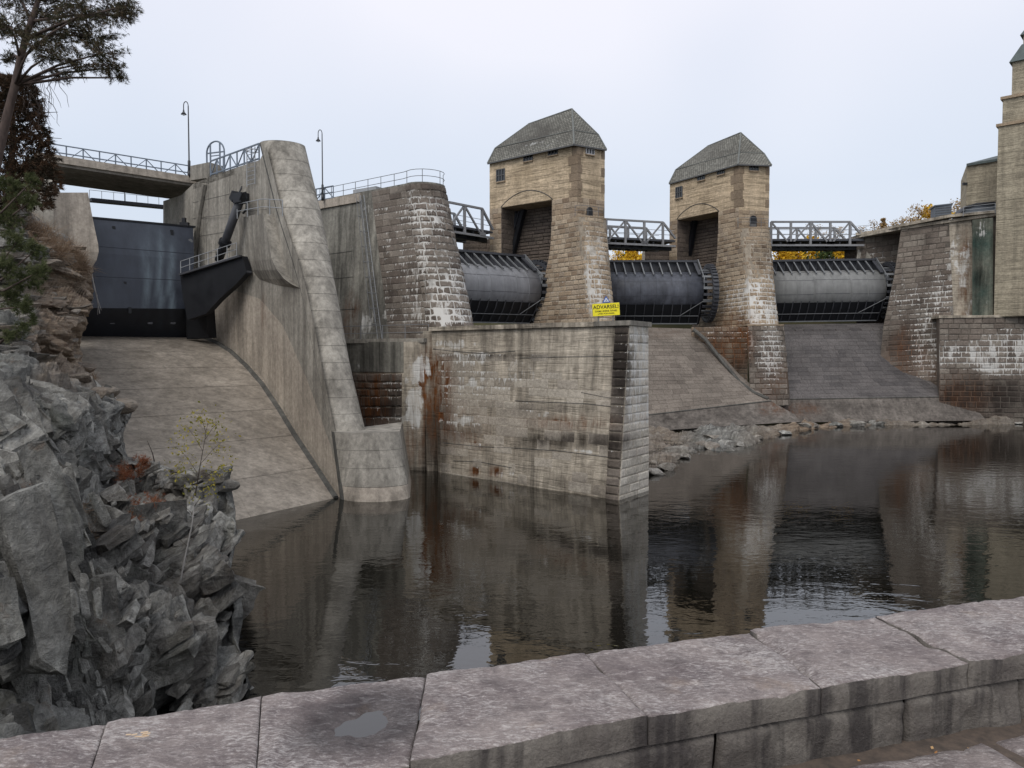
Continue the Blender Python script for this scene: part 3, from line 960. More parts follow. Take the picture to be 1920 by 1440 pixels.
def pier_top_things():
    b0, b1 = W(395, 331), W(486, 301)
    railing('pier_railing', 'blue grey braced steel railing on top of the round nosed concrete pier', [b0, b1], 1.06, M['steel_rail'], 1.0, (1.0, .12), .035, True, square=True)
    # arched gate frame
    t = thing('arched_gate', 'arched blue grey steel gate frame standing on the concrete pier', 'gate', at(405, 330, 56))
    D = 56
    c = at(404, 286, D)
    r = 20.5 / F * D
    zb = at(404, 331, D).z
    ax = Vector((.93, -.36, 0))
    pts = [Vector((c.x, c.y, zb)) - ax * r] + [c - ax * (r * math.cos(math.pi * k / 14)) + Z * (r * math.sin(math.pi * k / 14)) for k in range(15)] + [Vector((c.x, c.y, zb)) + ax * r]
    part('arch_frame', M['steel_rail'], t, lambda m: m.tube(pts, .06, 6))
    part('crossbar', M['steel_rail'], t, lambda m: m.beam(c - ax * r, c + ax * r, .08, .08))
    for k in (-.58, .5):
        h = math.sqrt(1 - k * k) * r
        part('upright', M['steel_rail'], t, lambda m: m.beam(Vector((c.x, c.y, zb)) + ax * r * k, c + ax * r * k + Z * h, .09, .09, Vector((0, 1, 0))))
    part('door_head', M['steel_rail'], t, lambda m: m.beam(c - ax * r * .5 - Z * .22, c + ax * r * .45 - Z * .22, .06, .06))
    # cat ladder with hoop
    l = thing('cat_ladder', 'galvanised cat ladder with top hoop beside the round concrete nose', 'ladder', W(468, 345))
    for px in (463, 478):
        a, b = W(px, interp(px, [392, 487], [332, 300]) + 42, -.25), W(px, interp(px, [392, 487], [332, 300]) - 28, -.25)
        part('stringer', M['galv'], l, lambda m: m.tube([a, b], .03, 6))
    for k in range(9):
        y = 347 - k * 8
        part('rung', M['galv'], l, lambda m: m.tube([W(463, y, -.25), W(478, y - 4, -.25)], .022, 5))
    hc = (W(463, 282, -.25) + W(478, 278, -.25)) / 2
    part('hoop', M['galv'], l, lambda m: m.tube([hc + Vector((.45 * math.cos(2 * math.pi * k / 12), .45 * math.sin(2 * math.pi * k / 12) + .3, 0)) for k in range(13)], .028, 6))
pier_top_things()

def lamp(px, py_base, py_top, D, label):
    b = at(px, py_base, D)
    top = at(px - 3, py_top, D)
    h = top.z - b.z
    t = thing('street_lamp', label, 'street lamp', b, 'street lamps on the dam road')
    part('pole', M['lamp'], t, lambda m: m.tube([b, b + Z * h * .22, b + Z * h * .23, b + Z * (h - .35)], [.1, .1, .055, .04], 10), True)
    part('base_collar', M['lamp'], t, lambda m: m.tube([b, b + Z * .5], .13, 10), True)
    s = Vector((-.97, -.25, 0))
    c = b + Z * (h - .35)
    pts = [c + s * (.16 * (1 - math.cos(math.pi * k / 10))) + Z * (.32 * math.sin(math.pi * k / 10)) for k in range(11)]
    pts += [c + s * .32 - Z * .35]
    part('gooseneck', M['lamp'], t, lambda m: m.tube(pts, .032, 8), True)
    e = c + s * .32 - Z * .35
    sh = part('lamp_shade', M['lamp'], t, lambda m: m.tube([e + Z * .05, e - Z * .1, e - Z * .16, e - Z * .28], [.05, .07, .12, .21], 16), True)
    part('bulb_glass', M['sign_white'], sh, lambda m: m.tube([e - Z * .28, e - Z * .36], [.12, .06], 12), True)
lamp(355, 333, 190, 57.8, 'slim black gooseneck street lamp at the end of the concrete bridge')
lamp(605, 376, 243, 66.0, 'slim black gooseneck street lamp between the concrete pier and the stone pier')

# ================================================================== STONE PIER with rounded nose, ladder, railing
R_ROAD = 7 + 13.2
def stone_pier():
    t = thing('stone_pier', 'round nosed dark stone pier with white lime joints and grey rendered side', 'pier', at(845, 607, 58))
    zt, zb = R_ROAD, 7 + 0.6
    G0t, G1t = onz(585, 380, zt), onz(760, 347, zt)
    G0b, G1b = Vector((G0t.x, G0t.y - .6, zb)), col_pt(806, 57.0, zb)
    Rt, Rb = col_pt(832, 62.2, zt), col_pt(887, 60.2, zb)
    st = stainer([('w', 775, 480, 28, 140, .5), ('w', 820, 590, 80, 24, .95), ('w', 830, 500, 50, 90, .55), ('w', 800, 400, 40, 40, .65), ('w', 850, 560, 40, 50, .75),
                  ('d', 790, 355, 50, 13, .6), ('w', 770, 510, 10, 100, .35), ('r', 660, 595, 14, 45, .8), ('w', 685, 610, 14, 35, .4), ('w', 725, 480, 5, 120, .55), ('w', 742, 470, 4, 90, .45),
                  ('w', 640, 420, 30, 50, .30), ('d', 720, 560, 50, 60, .4), ('d', 650, 520, 30, 50, .35), ('d', 620, 540, 20, 60, .3), ('w', 720, 400, 40, 12, .4), ('w', 715, 600, 40, 20, .4), ('w', 700, 390, 25, 10, .4), ('w', 745, 560, 40, 6, .5)])
    side = Surf([[G0b.lerp(G1b, k / 10) for k in range(11)], [G0t.lerp(G1t, k / 10) for k in range(11)]])
    sheet('rendered_side', side, M['conc_grey'], t, st, .35, .35)
    part('side_ledge', M['conc_tan'], t, lambda m: m.beam(G0t.lerp(G1t, .02) - Z * .35 + Vector((-.05, -.08, 0)), G0t.lerp(G1t, .56) - Z * .35 + Vector((-.05, -.08, 0)), .2, .7))
    # construction joints in the rendered side
    for v in (.25, .46, .63):
        a, b = side.P(.02, v), side.P(.42, v)
        part('construction_joint', M['conc_dark'], t, lambda m: m.beam(a, b, .05, .04))
    # rough stone courses that show through near the nose and along the top
    masonry(t, Surf([[side.P(.70 + .3 * k / 4, 0) for k in range(5)], [side.P(.66 + .34 * k / 4, 1) for k in range(5)]]), .53, 1.1, M['stone_pier'], M['mortar'], st, limit=140, proud=.03, seed=3, base=False, uneven=.4)
    secs = []
    for k in range(7):
        v = k / 6
        L, Rr = G1b.lerp(G1t, v), Rb.lerp(Rt, v)
        a = arc(L, Rr, lerp(1.7, 1.45, v), 13)
        a.append(a[-1] + Vector((-3.2, 6, 0)))
        secs.append(a)
    s = Surf(secs)
    masonry(t, s, .53, .95, M['stone_pier'], M['mortar'], st, limit=300, proud=.06, seed=4, gap=.075, skip=lambda x, y: y > 622)
    cap = [p + Z * .0 for p in secs[-1]]
    bk = [G0t + Vector((5, 4, 0)), G0t]
    part('top_slab', M['conc_grey'], t, lambda m: m.prism(cap + bk, Vector((0, 0, .12))))
    # parapet hump, flat hatch and railing
    part('hatch', M['galv'], t, lambda m: m.prism([onz(662, 364, zt + .12), onz(705, 357, zt + .12), onz(705, 357, zt + .12) + Vector((.8, 1.4, 0)), onz(662, 364, zt + .12) + Vector((.8, 1.4, 0))], Vector((0, 0, .35))))
    rail = [onz(600, 377, zt + .1), onz(700, 358, zt + .1), onz(758, 347, zt + .1)] + [p + Z * .1 + (Vector((secs[-1][6].x, secs[-1][6].y + 2, p.z)) - p) * .06 for p in secs[-1][1:13]]
    railing('pier_railing', 'thin galvanised railing curving round the top of the stone pier', rail, 1.02, M['galv_dark'], 1.55, (1.0, .5), .028)
    b0, b1 = onz(588, 378, zt), onz(625, 372, zt)
    railing('road_railing', 'blue grey braced railing piece by the lamp on the stone pier', [b0 + Vector((-1.5, 1.2, 0)), b1], 1.05, M['steel_rail'], 1.0, (1.0, .5, .05), .035, True, square=True)
    # ladder
    l = thing('wall_ladder', 'long galvanised ladder with cage bars on the rendered stone pier', 'ladder', side.P(.6, .02))
    n = side.N(.5, .5)
    def lp(k, o, d=.25):
        return side.P(lerp(.57, .625, k) * 1.0 + o, lerp(.98, .03, k)) + n * d
    for o in (0, .035):
        part('stringer', M['galv'], l, lambda m: m.tube([lp(k / 8, o) for k in range(9)], .03, 6))
    for o in (0.002, .034):
        part('cage_bar', M['galv_dark'], l, lambda m: m.tube([lp(k / 8, o, .75) for k in range(0, 8)], .022, 5))
    for i in range(42):
        k = (i + .5) / 42
        part('rung', M['galv_dark'], l, lambda m: m.tube([lp(k, 0), lp(k, .035)], .018, 5))
    for i in range(9):
        k = (i + .5) / 9.6
        part('cage_hoop', M['galv_dark'], l, lambda m: m.tube([lp(k, 0), lp(k, -.003, .5), lp(k, .004, .78), lp(k, .031, .78), lp(k, .038, .5), lp(k, .035)], .02, 5))
stone_pier()

# ================================================================== PLATFORM WALL and DIVIDING WALL with warning sign
def platform_wall():
    t = thing('platform_wall', 'rust streaked retaining wall with a dark concrete panel below the stone pier', 'wall', onz(780, 884, 0))
    zt = 7 + .98
    xs = [(628, 50.6), (700, 48.4), (757, 46.7), (800, 46.5), (812, 46.4)]
    st = stainer([('r', 688, 735, 30, 40, .9), ('r', 720, 725, 30, 30, .5), ('d', 690, 765, 34, 24, .7), ('d', 735, 730, 22, 35, .8), ('w', 735, 720, 18, 30, .5), ('w', 780, 760, 14, 50, .85), ('r', 812, 755, 22, 90, 1.0), ('d', 806, 835, 16, 60, 1.0),
                  ('r', 800, 710, 10, 30, .9), ('w', 790, 690, 12, 40, .6), ('d', 730, 770, 40, 20, .7), ('w', 740, 785, 30, 12, .7), ('d', 808, 840, 9, 60, .9), ('d', 780, 883, 30, 8, .7), ('w', 705, 760, 12, 30, .4), ('r', 700, 780, 40, 20, .8), ('r', 798, 700, 14, 40, .8), ('w', 770, 720, 14, 60, .5), ('r', 775, 840, 20, 40, .35)], 1.4)
    f = lambda z: [col_pt(p, d, z) for p, d in xs]
    sheet('wall_face', Surf([f(-1.5), f(zt - .25)]), M['conc_old'], t, st, .25, .25)
    a, b = f(0), f(0)
    def pl(px, py, off=0):
        i = 0 if px < 700 else 1 if px < 757 else 2
        return vplane(Vector((f(0)[i])), Vector((f(0)[i + 1])))(px, py, off)
    sgn = .04
    sheet('dark_panel', Surf([[pl(640, 697, sgn), pl(700, 697, sgn), pl(757, 698, sgn)], [pl(640, 641, sgn), pl(700, 641, sgn), pl(757, 641, sgn)]]), M['conc_grey'], t, stainer([('d', 700, 668, 80, 40, .45), ('w', 690, 680, 30, 14, .5), ('w', 672, 685, 6, 30, .5)]), .3, .3)
    masonry(t, Surf([[pl(665, 800), pl(700, 800), pl(754, 800)], [pl(655, 700), pl(700, 700), pl(754, 700)]]), .55, 1.1, M['stone_pier'], M['mortar'], st, limit=60, proud=.05, seed=12, gap=.08, uneven=.45, tall=.3, base=False)
    sheet('buttress_strip', patch(pl(757, 892, .12), pl(797, 884, .12), pl(797, 640, .12), pl(757, 641, .12)), M['conc_old'], t, st, .2, .2)
    part('buttress_side', M['conc_old'], t, lambda m: m.add([pl(757, 892, .12), pl(757, 892, -.05), pl(757, 641, -.05), pl(757, 641, .12), pl(797, 884, .12), pl(797, 884, -.05), pl(797, 640, -.05), pl(797, 640, .12)], [(0, 1, 2, 3), (4, 5, 6, 7)]))
    p, q = col_pt(628, 50.5, zt), col_pt(803, 46.4, zt)
    part('coping', M['conc_pier'], t, lambda m: m.beam(p + Vector((0, .25, -.12)), q + Vector((0, .25, -.12)), 1.0, .26))
    part('platform', M['conc_tan'], t, lambda m: m.prism([p + Vector((0, .8, -.2)), q + Vector((0, .8, -.2)), q + Vector((4, 14, -.2)), p + Vector((0, 16, -.2))], Vector((0, 0, -.3))))
    railing('platform_railing', 'low galvanised railing on the platform below the ladder', [p + Vector((.3, .2, 0)), q + Vector((0, .2, 0))], .86, M['galv_dark'], 1.75, (1.0, .45), .026)
platform_wall()

def dividing_wall():
    t = thing('dividing_wall', 'tall stained dividing wall with quoined end standing in the river', 'wall', onz(1160, 938, 0))
    zt = 7 + 1.42
    Kb = onz(1160, 938, 0)
    Kb = Kb + (Kb - C0) * 0
    Kt = col_pt(1180, 37.5, zt)
    Lb, Lt = onz(822, 885, 0), col_pt(809, 46.2, zt)
    Rb, Rt = onz(1216, 919, 0), col_pt(1215.5, 39.6, zt)
    def down(b, tt, z=-1.5):
        return b + (b - tt) * ((b.z - z) / (tt.z - b.z))
    Kd, Ld, Rd = down(Kb, Kt), down(Lb, Lt), down(Rb, Rt)
    st = stainer([('r', 822, 745, 24, 75, 1.0), ('r', 830, 700, 20, 30, .8), ('d', 820, 835, 20, 70, 1.0), ('d', 826, 770, 12, 50, .7), ('r', 835, 780, 12, 40, .5), ('w', 850, 645, 60, 9, .5), ('w', 900, 725, 70, 14, .4), ('w', 880, 670, 60, 10, .45), ('w', 870, 790, 60, 8, .4),
                  ('w', 930, 690, 80, 30, .25), ('d', 990, 668, 150, 5, .45), ('d', 900, 668, 90, 8, .5), ('d', 1080, 690, 6, 12, .5), ('d', 1000, 680, 6, 14, .5), ('d', 1040, 765, 110, 8, .45), ('d', 1080, 825, 90, 14, .55),
                  ('w', 1010, 775, 40, 10, .4), ('w', 1090, 845, 60, 4, .6), ('r', 1070, 795, 80, 12, .3), ('r', 890, 885, 12, 12, .9), ('w', 895, 872, 5, 7, .6), ('r', 930, 885, 14, 10, .8), ('w', 940, 890, 14, 10, .3),
                  ('w', 960, 888, 5, 9, .45), ('r', 895, 835, 14, 8, .7), ('w', 898, 833, 5, 4, .8), ('d', 1010, 905, 200, 7, .5), ('d', 1165, 670, 14, 50, 1.0), ('d', 1160, 830, 25, 20, .7), ('w', 1195, 720, 26, 90, .75),
                  ('w', 1200, 660, 20, 40, .4), ('d', 1060, 920, 8, 16, .5), ('d', 1080, 915, 8, 20, .5), ('d', 1130, 925, 30, 12, .5), ('d', 860, 610, 200, 5, .5), ('w', 1110, 650, 30, 6, .25), ('d', 1150, 860, 14, 40, .4), ('d', 1000, 632, 210, 22, .32), ('d', 1060, 826, 110, 18, .5), ('d', 880, 700, 60, 40, .3), ('w', 870, 735, 55, 90, .26), ('w', 960, 650, 60, 12, .2),
                  ('r', 870, 800, 50, 40, .35), ('d', 860, 810, 40, 18, .5), ('w', 1000, 720, 50, 60, .14), ('r', 1060, 790, 90, 16, .28), ('d', 1163, 690, 20, 90, .9), ('w', 1200, 770, 24, 30, .6), ('w', 1198, 640, 22, 30, .6)], 1.35)
    def fp(u, v):
        return Ld.lerp(Kd, u).lerp(Lt.lerp(Kt, u), v)
    sheet('rendered_face', Surf([[fp(k / 20, 0) for k in range(21)], [fp(k / 20, 1) for k in range(21)]]), M['conc_old'], t, st, .2, .2)
    # stone courses showing through the render at the wall's inner end
    Rk = random.Random(5)
    masonry(t, Surf([[fp(.02 + .92 * k / 12, .12) for k in range(13)], [fp(.02 + .92 * k / 12, .90) for k in range(13)]]), .46, 1.0, M['plaster_stone'], M['mortar'], st, limit=300, proud=.009, seed=21, gap=.03, uneven=.5, tall=.3, base=False,
            skip=lambda x, y: Rk.random() < interp(x, [810, 960, 1010, 1150], [.12, .25, .62, .72]) or (y < 660 and x > 850) or (y > 860 and Rk.random() < .6))
    for pts in ([(812, 655), (850, 660), (900, 662), (965, 660)], [(965, 752), (1040, 756), (1100, 760), (1155, 765)], [(830, 832), (900, 838), (960, 842), (1050, 848), (1150, 860)],
                [(975, 670), (1040, 671), (1100, 670), (1150, 668)], [(1090, 735), (1130, 745), (1158, 750)], [(850, 862), (900, 868), (960, 876)]):
        pl = vplane(Lb, Kb)
        q = [pl(x + 0, y + rnd.uniform(-2, 2), 0) for x, y in pts]
        # keep the crack on the battered face
        qq = []
        for p in q:
            v = (p.z + 1.5) / (zt + 1.5)
            x, y = proj(p)
            best = min((abs(proj(fp(u / 200, v))[0] - x), u / 200) for u in range(201))[1]
            qq.append(fp(best, v))
        part('crack', M['conc_dark'], t, lambda m: m.tube(qq, .022, 5))
    # quoins: dressed blocks on the outer end and the corner
    corner = [[fp(.955, v), fp(1, v)] for v in (0, 1)]
    face = Surf([[fp(.945, 0), fp(1.0, 0), Kd.lerp(Rd, .5), Rd], [fp(.945, 1), fp(1.0, 1), Kt.lerp(Rt, .5), Rt]])
    masonry(t, Surf([[fp(.94, 0), fp(1.0, 0)], [fp(.94, 1), fp(1.0, 1)]]), .46, 1.4, M['stone_pier'], M['mortar'], st, name='quoin', limit=80, proud=.06, seed=31, rows=23, tall=.05, gap=.05)
    masonry(t, Surf([[Kd, Rd], [Kt, Rt]]), .46, 1.25, M['quoin_pale'], M['mortar_light'], st, name='quoin', limit=120, proud=.035, seed=31, rows=23, tall=.05, gap=.03, uneven=.2)
    # body behind the faces and coping slabs
    Bk = Rt + (Lt - Kt) * .98
    part('wall_core', M['conc_old'], t, lambda m: m.add([Rd, Rt, Lt + (Rt - Kt), Ld + (Rd - Kd)], [(0, 1, 2, 3)]))
    d = (Kt - Lt)
    w = (Rt - Kt)
    L = d.length
    d.normalize()
    wn = w.normalized()
    n = 7
    out = Vector((d.y, -d.x, 0))
    if out.dot(C0 - Kt) < 0:
        out = -out
    for i in range(n):
        a, b = Lt + d * (L * i / n + .01 - (.1 if i == 0 else 0)), Lt + d * (L * (i + 1) / n - .01 + (.16 if i == n - 1 else 0))
        c = rnd.uniform(-.015, .015)
        part('coping_slab', M['conc_pier'] if i == n - 1 else M['conc_old'], t, lambda m: m.prism([a + out * .16 + Z * c, b + out * .16 + Z * c, b + w + wn * .12 + Z * c, a + w + wn * .12 + Z * c], Vector((0, 0, .24))),
             stain=stainer([('d', 980, 605, 230, 20, .6)]))
    # the slot between the two walls
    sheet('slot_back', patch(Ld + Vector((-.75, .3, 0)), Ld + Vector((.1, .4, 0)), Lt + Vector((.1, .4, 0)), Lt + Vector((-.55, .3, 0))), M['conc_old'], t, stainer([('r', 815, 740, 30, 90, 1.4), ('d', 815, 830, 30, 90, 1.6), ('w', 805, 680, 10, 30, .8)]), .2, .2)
    # warning sign on two short posts behind the edge
    zc = zt + .25
    s = thing('warning_sign', 'yellow ADVARSEL warning board with blue triangle on the dividing wall', 'sign', col_pt(1137, 38.6, zc))
    A, B = at(1111, 593, 38.9), at(1161.5, 590, 38.9)
    A2, B2 = at(1110.5, 570, 38.9), at(1162, 568, 38.9)
    ax = (B - A).normalized()
    up = Z
    cb = (A + B + A2 + B2) / 4
    wd, ht = (B - A).length, (A2 - A).length
    nrm = Vector((ax.y, -ax.x, 0))
    tilt = (ax.cross(nrm)).normalized()
    upv = nrm.cross(ax).normalized()
    if upv.z < 0:
        upv = -upv
    part('board', M['sign_yellow'], s, lambda m: m.box(cb, ax, nrm, upv, wd / 2, .02, ht / 2))
    part('board_edge', M['galv_dark'], s, lambda m: m.box(cb - nrm * .028, ax, nrm, upv, wd / 2 + .012, .008, ht / 2 + .012))
    for k in (-.55, .55):
        p = cb + ax * (wd * .5 * k) - nrm * .07
        part('post', M['galv_dark'], s, lambda m: m.tube([Vector((p.x, p.y, zc - .3)), p + Z * .2], .03, 6))
    def text(txt, size, cx, cy, mat, name='lettering'):
        cu = bpy.data.curves.new('txt', 'FONT')
        cu.body = txt
        cu.size = size
        cu.align_x = 'CENTER'
        cu.align_y = 'CENTER'
        cu.offset = size * .018
        o = bpy.data.objects.new('txt', cu)
        COL.objects.link(o)
        dg = bpy.context.evaluated_depsgraph_get()
        me = bpy.data.meshes.new_from_object(o.evaluated_get(dg))
        bpy.data.objects.remove(o)
        origin = cb + ax * cx + upv * cy + nrm * .0235
        Mx = Matrix((ax, upv, nrm)).transposed().to_4x4()
        Mx.translation = origin
        me.transform(Mx)
        me.name = name
        me.materials.clear()
        me.materials.append(mat)
        link(bpy.data.objects.new(name, me), s)
    text('ADVARSEL!', ht * .42, 0, ht * .2, M['sign_black'])
    text('DAMLUKENE ÅPNES', ht * .2, 0, -ht * .13, M['sign_black'])
    text('UTEN FORVARSEL', ht * .17, 0, -ht * .34, M['sign_black'])
    tc = at(1136.5, 563, 38.9)
    h = .44
    def tri(r, mat, off, name, par):
        pts = [tc + upv * (r * 1.0 - .02) + nrm * off, tc - ax * r * .87 - upv * r * .5 + nrm * off, tc + ax * r * .87 - upv * r * .5 + nrm * off]
        return part(name, mat, par, lambda m: m.prism([p for p in pts], nrm * .012))
    tr = tri(.24, M['sign_blue'], .0, 'triangle_plate', s)
    tri(.155, M['sign_white'], .014, 'triangle_field', tr)
    part('wave_symbol', M['sign_blue'], tr, lambda m: m.tube([tc + ax * x + upv * (y - .045) + nrm * .028 for x, y in ((-.07, 0), (-.035, .015), (0, 0), (.035, .015), (.07, 0))], .008, 5))
    part('figure_symbol', M['sign_black'], tr, lambda m: (m.tube([tc + upv * .02 + ax * .0 + nrm * .028, tc + upv * -.02 + ax * .03 + nrm * .028], .012, 5), m.tube([tc + upv * .03 - ax * .012 + nrm * .028, tc + upv * .045 - ax * .02 + nrm * .028], .013, 5)))
dividing_wall()

# ================================================================== GATE TOWERS
ZE, ZBR, ZRG = 7 + 20.45, 7 + 22.15, 7 + 24.9
def tower(c):
    t = thing('gate_tower', c['label'], 'tower', at(*c['foot']), None)
    A, B, C = onz(*c['A'], ZE), onz(*c['B'], ZE), onz(*c['C'], ZE)
    Dq = A + (C - B) * 1.0
    AB, BC = vplane(A, B), vplane(B, C)
    n1 = Vector(((B - A).y, -(B - A).x, 0)).normalized()
    if n1.dot(C0 - A) < 0:
        n1 = -n1
    n2 = Vector(((C - B).y, -(C - B).x, 0)).normalized()
    if n2.dot(C0 - B) < 0:
        n2 = -n2
    sg1 = 1 if AB.n.dot(n1) > 0 else -1
    sg2 = 1 if BC.n.dot(n2) > 0 else -1
    onAB = lambda x, y, o=0: AB(x, y, o * sg1)
    onBC = lambda x, y, o=0: BC(x, y, o * sg2)
    st = stainer(c['stain'])
    jl, jr = c['jamb']
    zl = (onAB(jl, c['lintel'][0]).z + onAB(jr, c['lintel'][1]).z) / 2
    z_stone = c['z_stone']
    low = lambda p, z: Vector((p.x, p.y, z))
    # board-marked upper walls
    PJl, PJr = onAB(jl, c['lintel'][0]), onAB(jr, c['lintel'][1])
    sheet('upper_wall', patch(low(A, zl), low(B, zl), B, A), M['conc_tower'], t, st, .5, .4)
    sheet('upper_wall', patch(low(B, z_stone), low(C, z_stone), C, B), M['conc_tower'], t, st, .4, .4)
    part('rear_wall', M['conc_tower'], t, lambda m: (m.add([low(C, 9), low(Dq, 9), Dq, C], [(0, 1, 2, 3)]), m.add([low(Dq, zl), low(A, zl), A, Dq], [(0, 1, 2, 3)])))
    # quoin chain on the corner
    zq = ZE - .05
    k = 0
    R = random.Random(c['seed'])
    while zq > zl + .3:
        h = R.uniform(.75, 1.05)
        w1, w2 = (R.uniform(.9, 1.15), R.uniform(.35, .5)) if k % 2 else (R.uniform(.6, .8), R.uniform(.5, .7))
        d1, d2 = (A - B).normalized(), (C - B).normalized()
        e = .05
        z0 = max(zl, zq - h + .03)
        b0 = low(B, z0)
        q = [b0 + d1 * w1 - n1 * .1, b0 + d1 * w1 + n1 * e, b0 + (n1 + n2) * e, b0 + d2 * w2 + n2 * e, b0 + d2 * w2 - n2 * .1]
        m = MB()
        m.prism(q, Vector((0, 0, zq - z0)))
        r = R.random()
        m.c = [(0, 0, .25, r)] * len(m.v)
        m.b = [(0, .4, 0)] * len(m.v)
        m.build('quoin', M['stone_quoin'], t)
        # far corner of the narrow face
        if k % 2 == 0:
            m = MB()
            cc = low(C, z0)
            m.prism([cc - d2 * .45 - n2 * .1, cc - d2 * .45 + n2 * .03, cc + n2 * .03, cc - n2 * .1], Vector((0, 0, zq - z0)))
            m.c = [(0, 0, .3, r)] * len(m.v)
            m.b = [(0, .4, 0)] * len(m.v)
            m.build('quoin', M['stone_quoin'], t)
        zq -= h
        k += 1
    # segmental arch panel over the opening
    pk = c['arch_top']
    pts = [onAB(jl - 1, c['lintel'][0] - 1, .05)]
    for i in range(13):
        s = i / 12
        x = lerp(jl - 1, jr + 1, s)
        y = lerp(c['lintel'][0] - 1, c['lintel'][1] - 1, s) - pk * math.sin(math.pi * s) ** .8
        pts.append(onAB(x, y, .05))
    pts.append(onAB(jr + 1, c['lintel'][1] - 1, .05))
    part('arch_panel', M['conc_tower'], t, lambda m: m.prism(pts, -n1 * .3))
    part('arch_joint', M['conc_dark'], t, lambda m: m.tube([p + n1 * .0 for p in pts[1:-1]], .05, 5))
    # opening: soffit, jambs, recessed wall
    dep = c['depth']
    back = -n1 * dep
    part('lintel_soffit', M['conc_tower'], t, lambda m: m.add([low(PJl, zl - .003), low(PJr, zl - .003), low(PJr, zl - .003) + back, low(PJl, zl - .003) + back], [(0, 1, 2, 3)]))
    zlo = c['z_low']
    rw = patch(low(PJl, zlo) + back - n1 * .0, low(onAB(jr + 2, c['lintel'][1]), zlo) + back, low(onAB(jr + 2, c['lintel'][1]), zl) + back, low(PJl, zl) + back)
    str_ = stainer(c.get('recess_dark', []))  # darkens the upper left of the recess wall
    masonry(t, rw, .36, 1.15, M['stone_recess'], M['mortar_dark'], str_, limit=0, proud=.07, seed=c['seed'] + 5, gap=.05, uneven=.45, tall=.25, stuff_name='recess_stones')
    # left leg (upstream side of the opening)
    legb = c['leg_bottom']
    leg = patch(low(A, legb), low(PJl, legb), low(PJl, zl), low(A, zl))
    masonry(t, leg, .55, .9, M['stone_tower'], M['mortar_light'], st, limit=60, proud=.04, seed=c['seed'] + 6)
    side = patch(low(PJl, legb), low(PJl, legb) + back, low(PJl, zl) + back, low(PJl, zl))
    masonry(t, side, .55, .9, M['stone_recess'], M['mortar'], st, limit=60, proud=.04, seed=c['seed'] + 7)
    part('leg_core', M['conc_tower'], t, lambda m: m.prism([low(A, legb), low(PJl, legb), low(PJl, legb) - n1 * .05, low(A, legb) - n1 * dep], Vector((0, 0, .3))))
    # rear pier under the road bridge
    x0, x1, y0, y1, Dr = c['rear']
    rp = patch(at(x0, y1, Dr), at(x1, y1, Dr), at(x1, y0, Dr), at(x0, y0, Dr))
    masonry(t, rp, .55, 1.0, M['stone_recess'], M['mortar'], None, limit=60, proud=.05, seed=c['seed'] + 8)
    part('rear_core', M['conc_old'], t, lambda m: m.prism([at(x0, y1, Dr + .05), at(x1, y1, Dr + .05), at(x1, y0, Dr + .05), at(x0, y0, Dr + .05)], Vector((.5, 5, 0))))
    # stone between the opening and the corner, then down to the battered pier
    secs = []
    for z, xl, xb, Db, xc, Dc, bul in reversed(c['pier']):
        L = onAB(xl, 500)
        L = col_pt(xl, L.y - c['flare'] * max(0, (jr - xl) / 35.0), z)
        Bq, Cq = col_pt(xb, Db, z), col_pt(xc, Dc, z)
        secs.append([L.lerp(Bq, k / 4) for k in range(4)] + arc(Bq, Cq, bul, 9, n2) + [Cq + Vector((.6, 5.0, 0))])
    s = Surf(secs)
    masonry(t, s, .5, .92, M['stone_tower'], M['mortar_light'], st, limit=300, proud=.045, seed=c['seed'], gap=.075, skip=c.get('skip'))
    # upper part of that leg
    zt0 = c['pier'][0][0]
    up = Surf([[col_pt(jr, onAB(jr, 450).y, zt0), low(B, zt0)], [low(PJr, zl), low(B, zl)]])
    masonry(t, up, .5, .85, M['stone_tower'], M['mortar_light'], st, limit=60, proud=.04, seed=c['seed'] + 9)
    if z_stone - zt0 > .4:
        masonry(t, patch(low(B, zt0), low(C, zt0), low(C, z_stone), low(B, z_stone)), .5, .9, M['stone_tower'], M['mortar_light'], st, limit=60, proud=.04, seed=c['seed'] + 10)
    # ledge where the round nose starts, right flank
    topsec = secs[-1]
    part('nose_ledge', M['stone_quoin'], t, lambda m: m.prism([p + n2 * .04 for p in topsec[4:13]] + [topsec[12] - n2 * 1.0, topsec[4] - n2 * 1.0], Vector((0, 0, .14))))
    # jamb facet
    jamb = Surf([[r[0], r[0] + back * (1.0 + .25 * (1 - i / len(secs)))] for i, r in enumerate(secs)] + [[low(PJr, zl), low(PJr, zl) + back]])
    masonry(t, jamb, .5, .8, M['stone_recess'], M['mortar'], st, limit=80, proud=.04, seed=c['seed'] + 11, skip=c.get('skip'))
    # rack the drum climbs on, and guide beams
    (ax_, ay_), (bx_, by_) = c['rack']
    o1, o2 = onAB(ax_, ay_, -dep + .5), onAB(bx_, by_, -dep + .5)
    part('gate_rack', M['steel_black'], t, lambda m: m.beam(o1, o2, .45, .5, n1))
    for q in c['guides']:
        g1, g2 = onAB(q[0], q[1], -dep + .4), onAB(q[2], q[3], -dep + .4)
        part('guide_beam', M['steel_rib'], t, lambda m: m.beam(g1, g2, .16, .2, n1))
    # hoisting chain
    part('chain', M['steel_black'], t, lambda m: m.tube([onAB(jl + 1, c['lintel'][0] + 2, -.6), onAB(jl + 1, c['lintel'][0] + 85, -.6)], .06, 6))
    # roof
    Ao, Bo, Co = onz(*c['rA'], ZE - .05), onz(*c['rB'], ZE - .05), onz(*c['rC'], ZE - .05)
    Do = Ao + (Co - Bo)
    a, b, cc = onz(*c['kA'], ZBR), onz(*c['kB'], ZBR), onz(*c['kC'], ZBR)
    d = a + (cc - b)
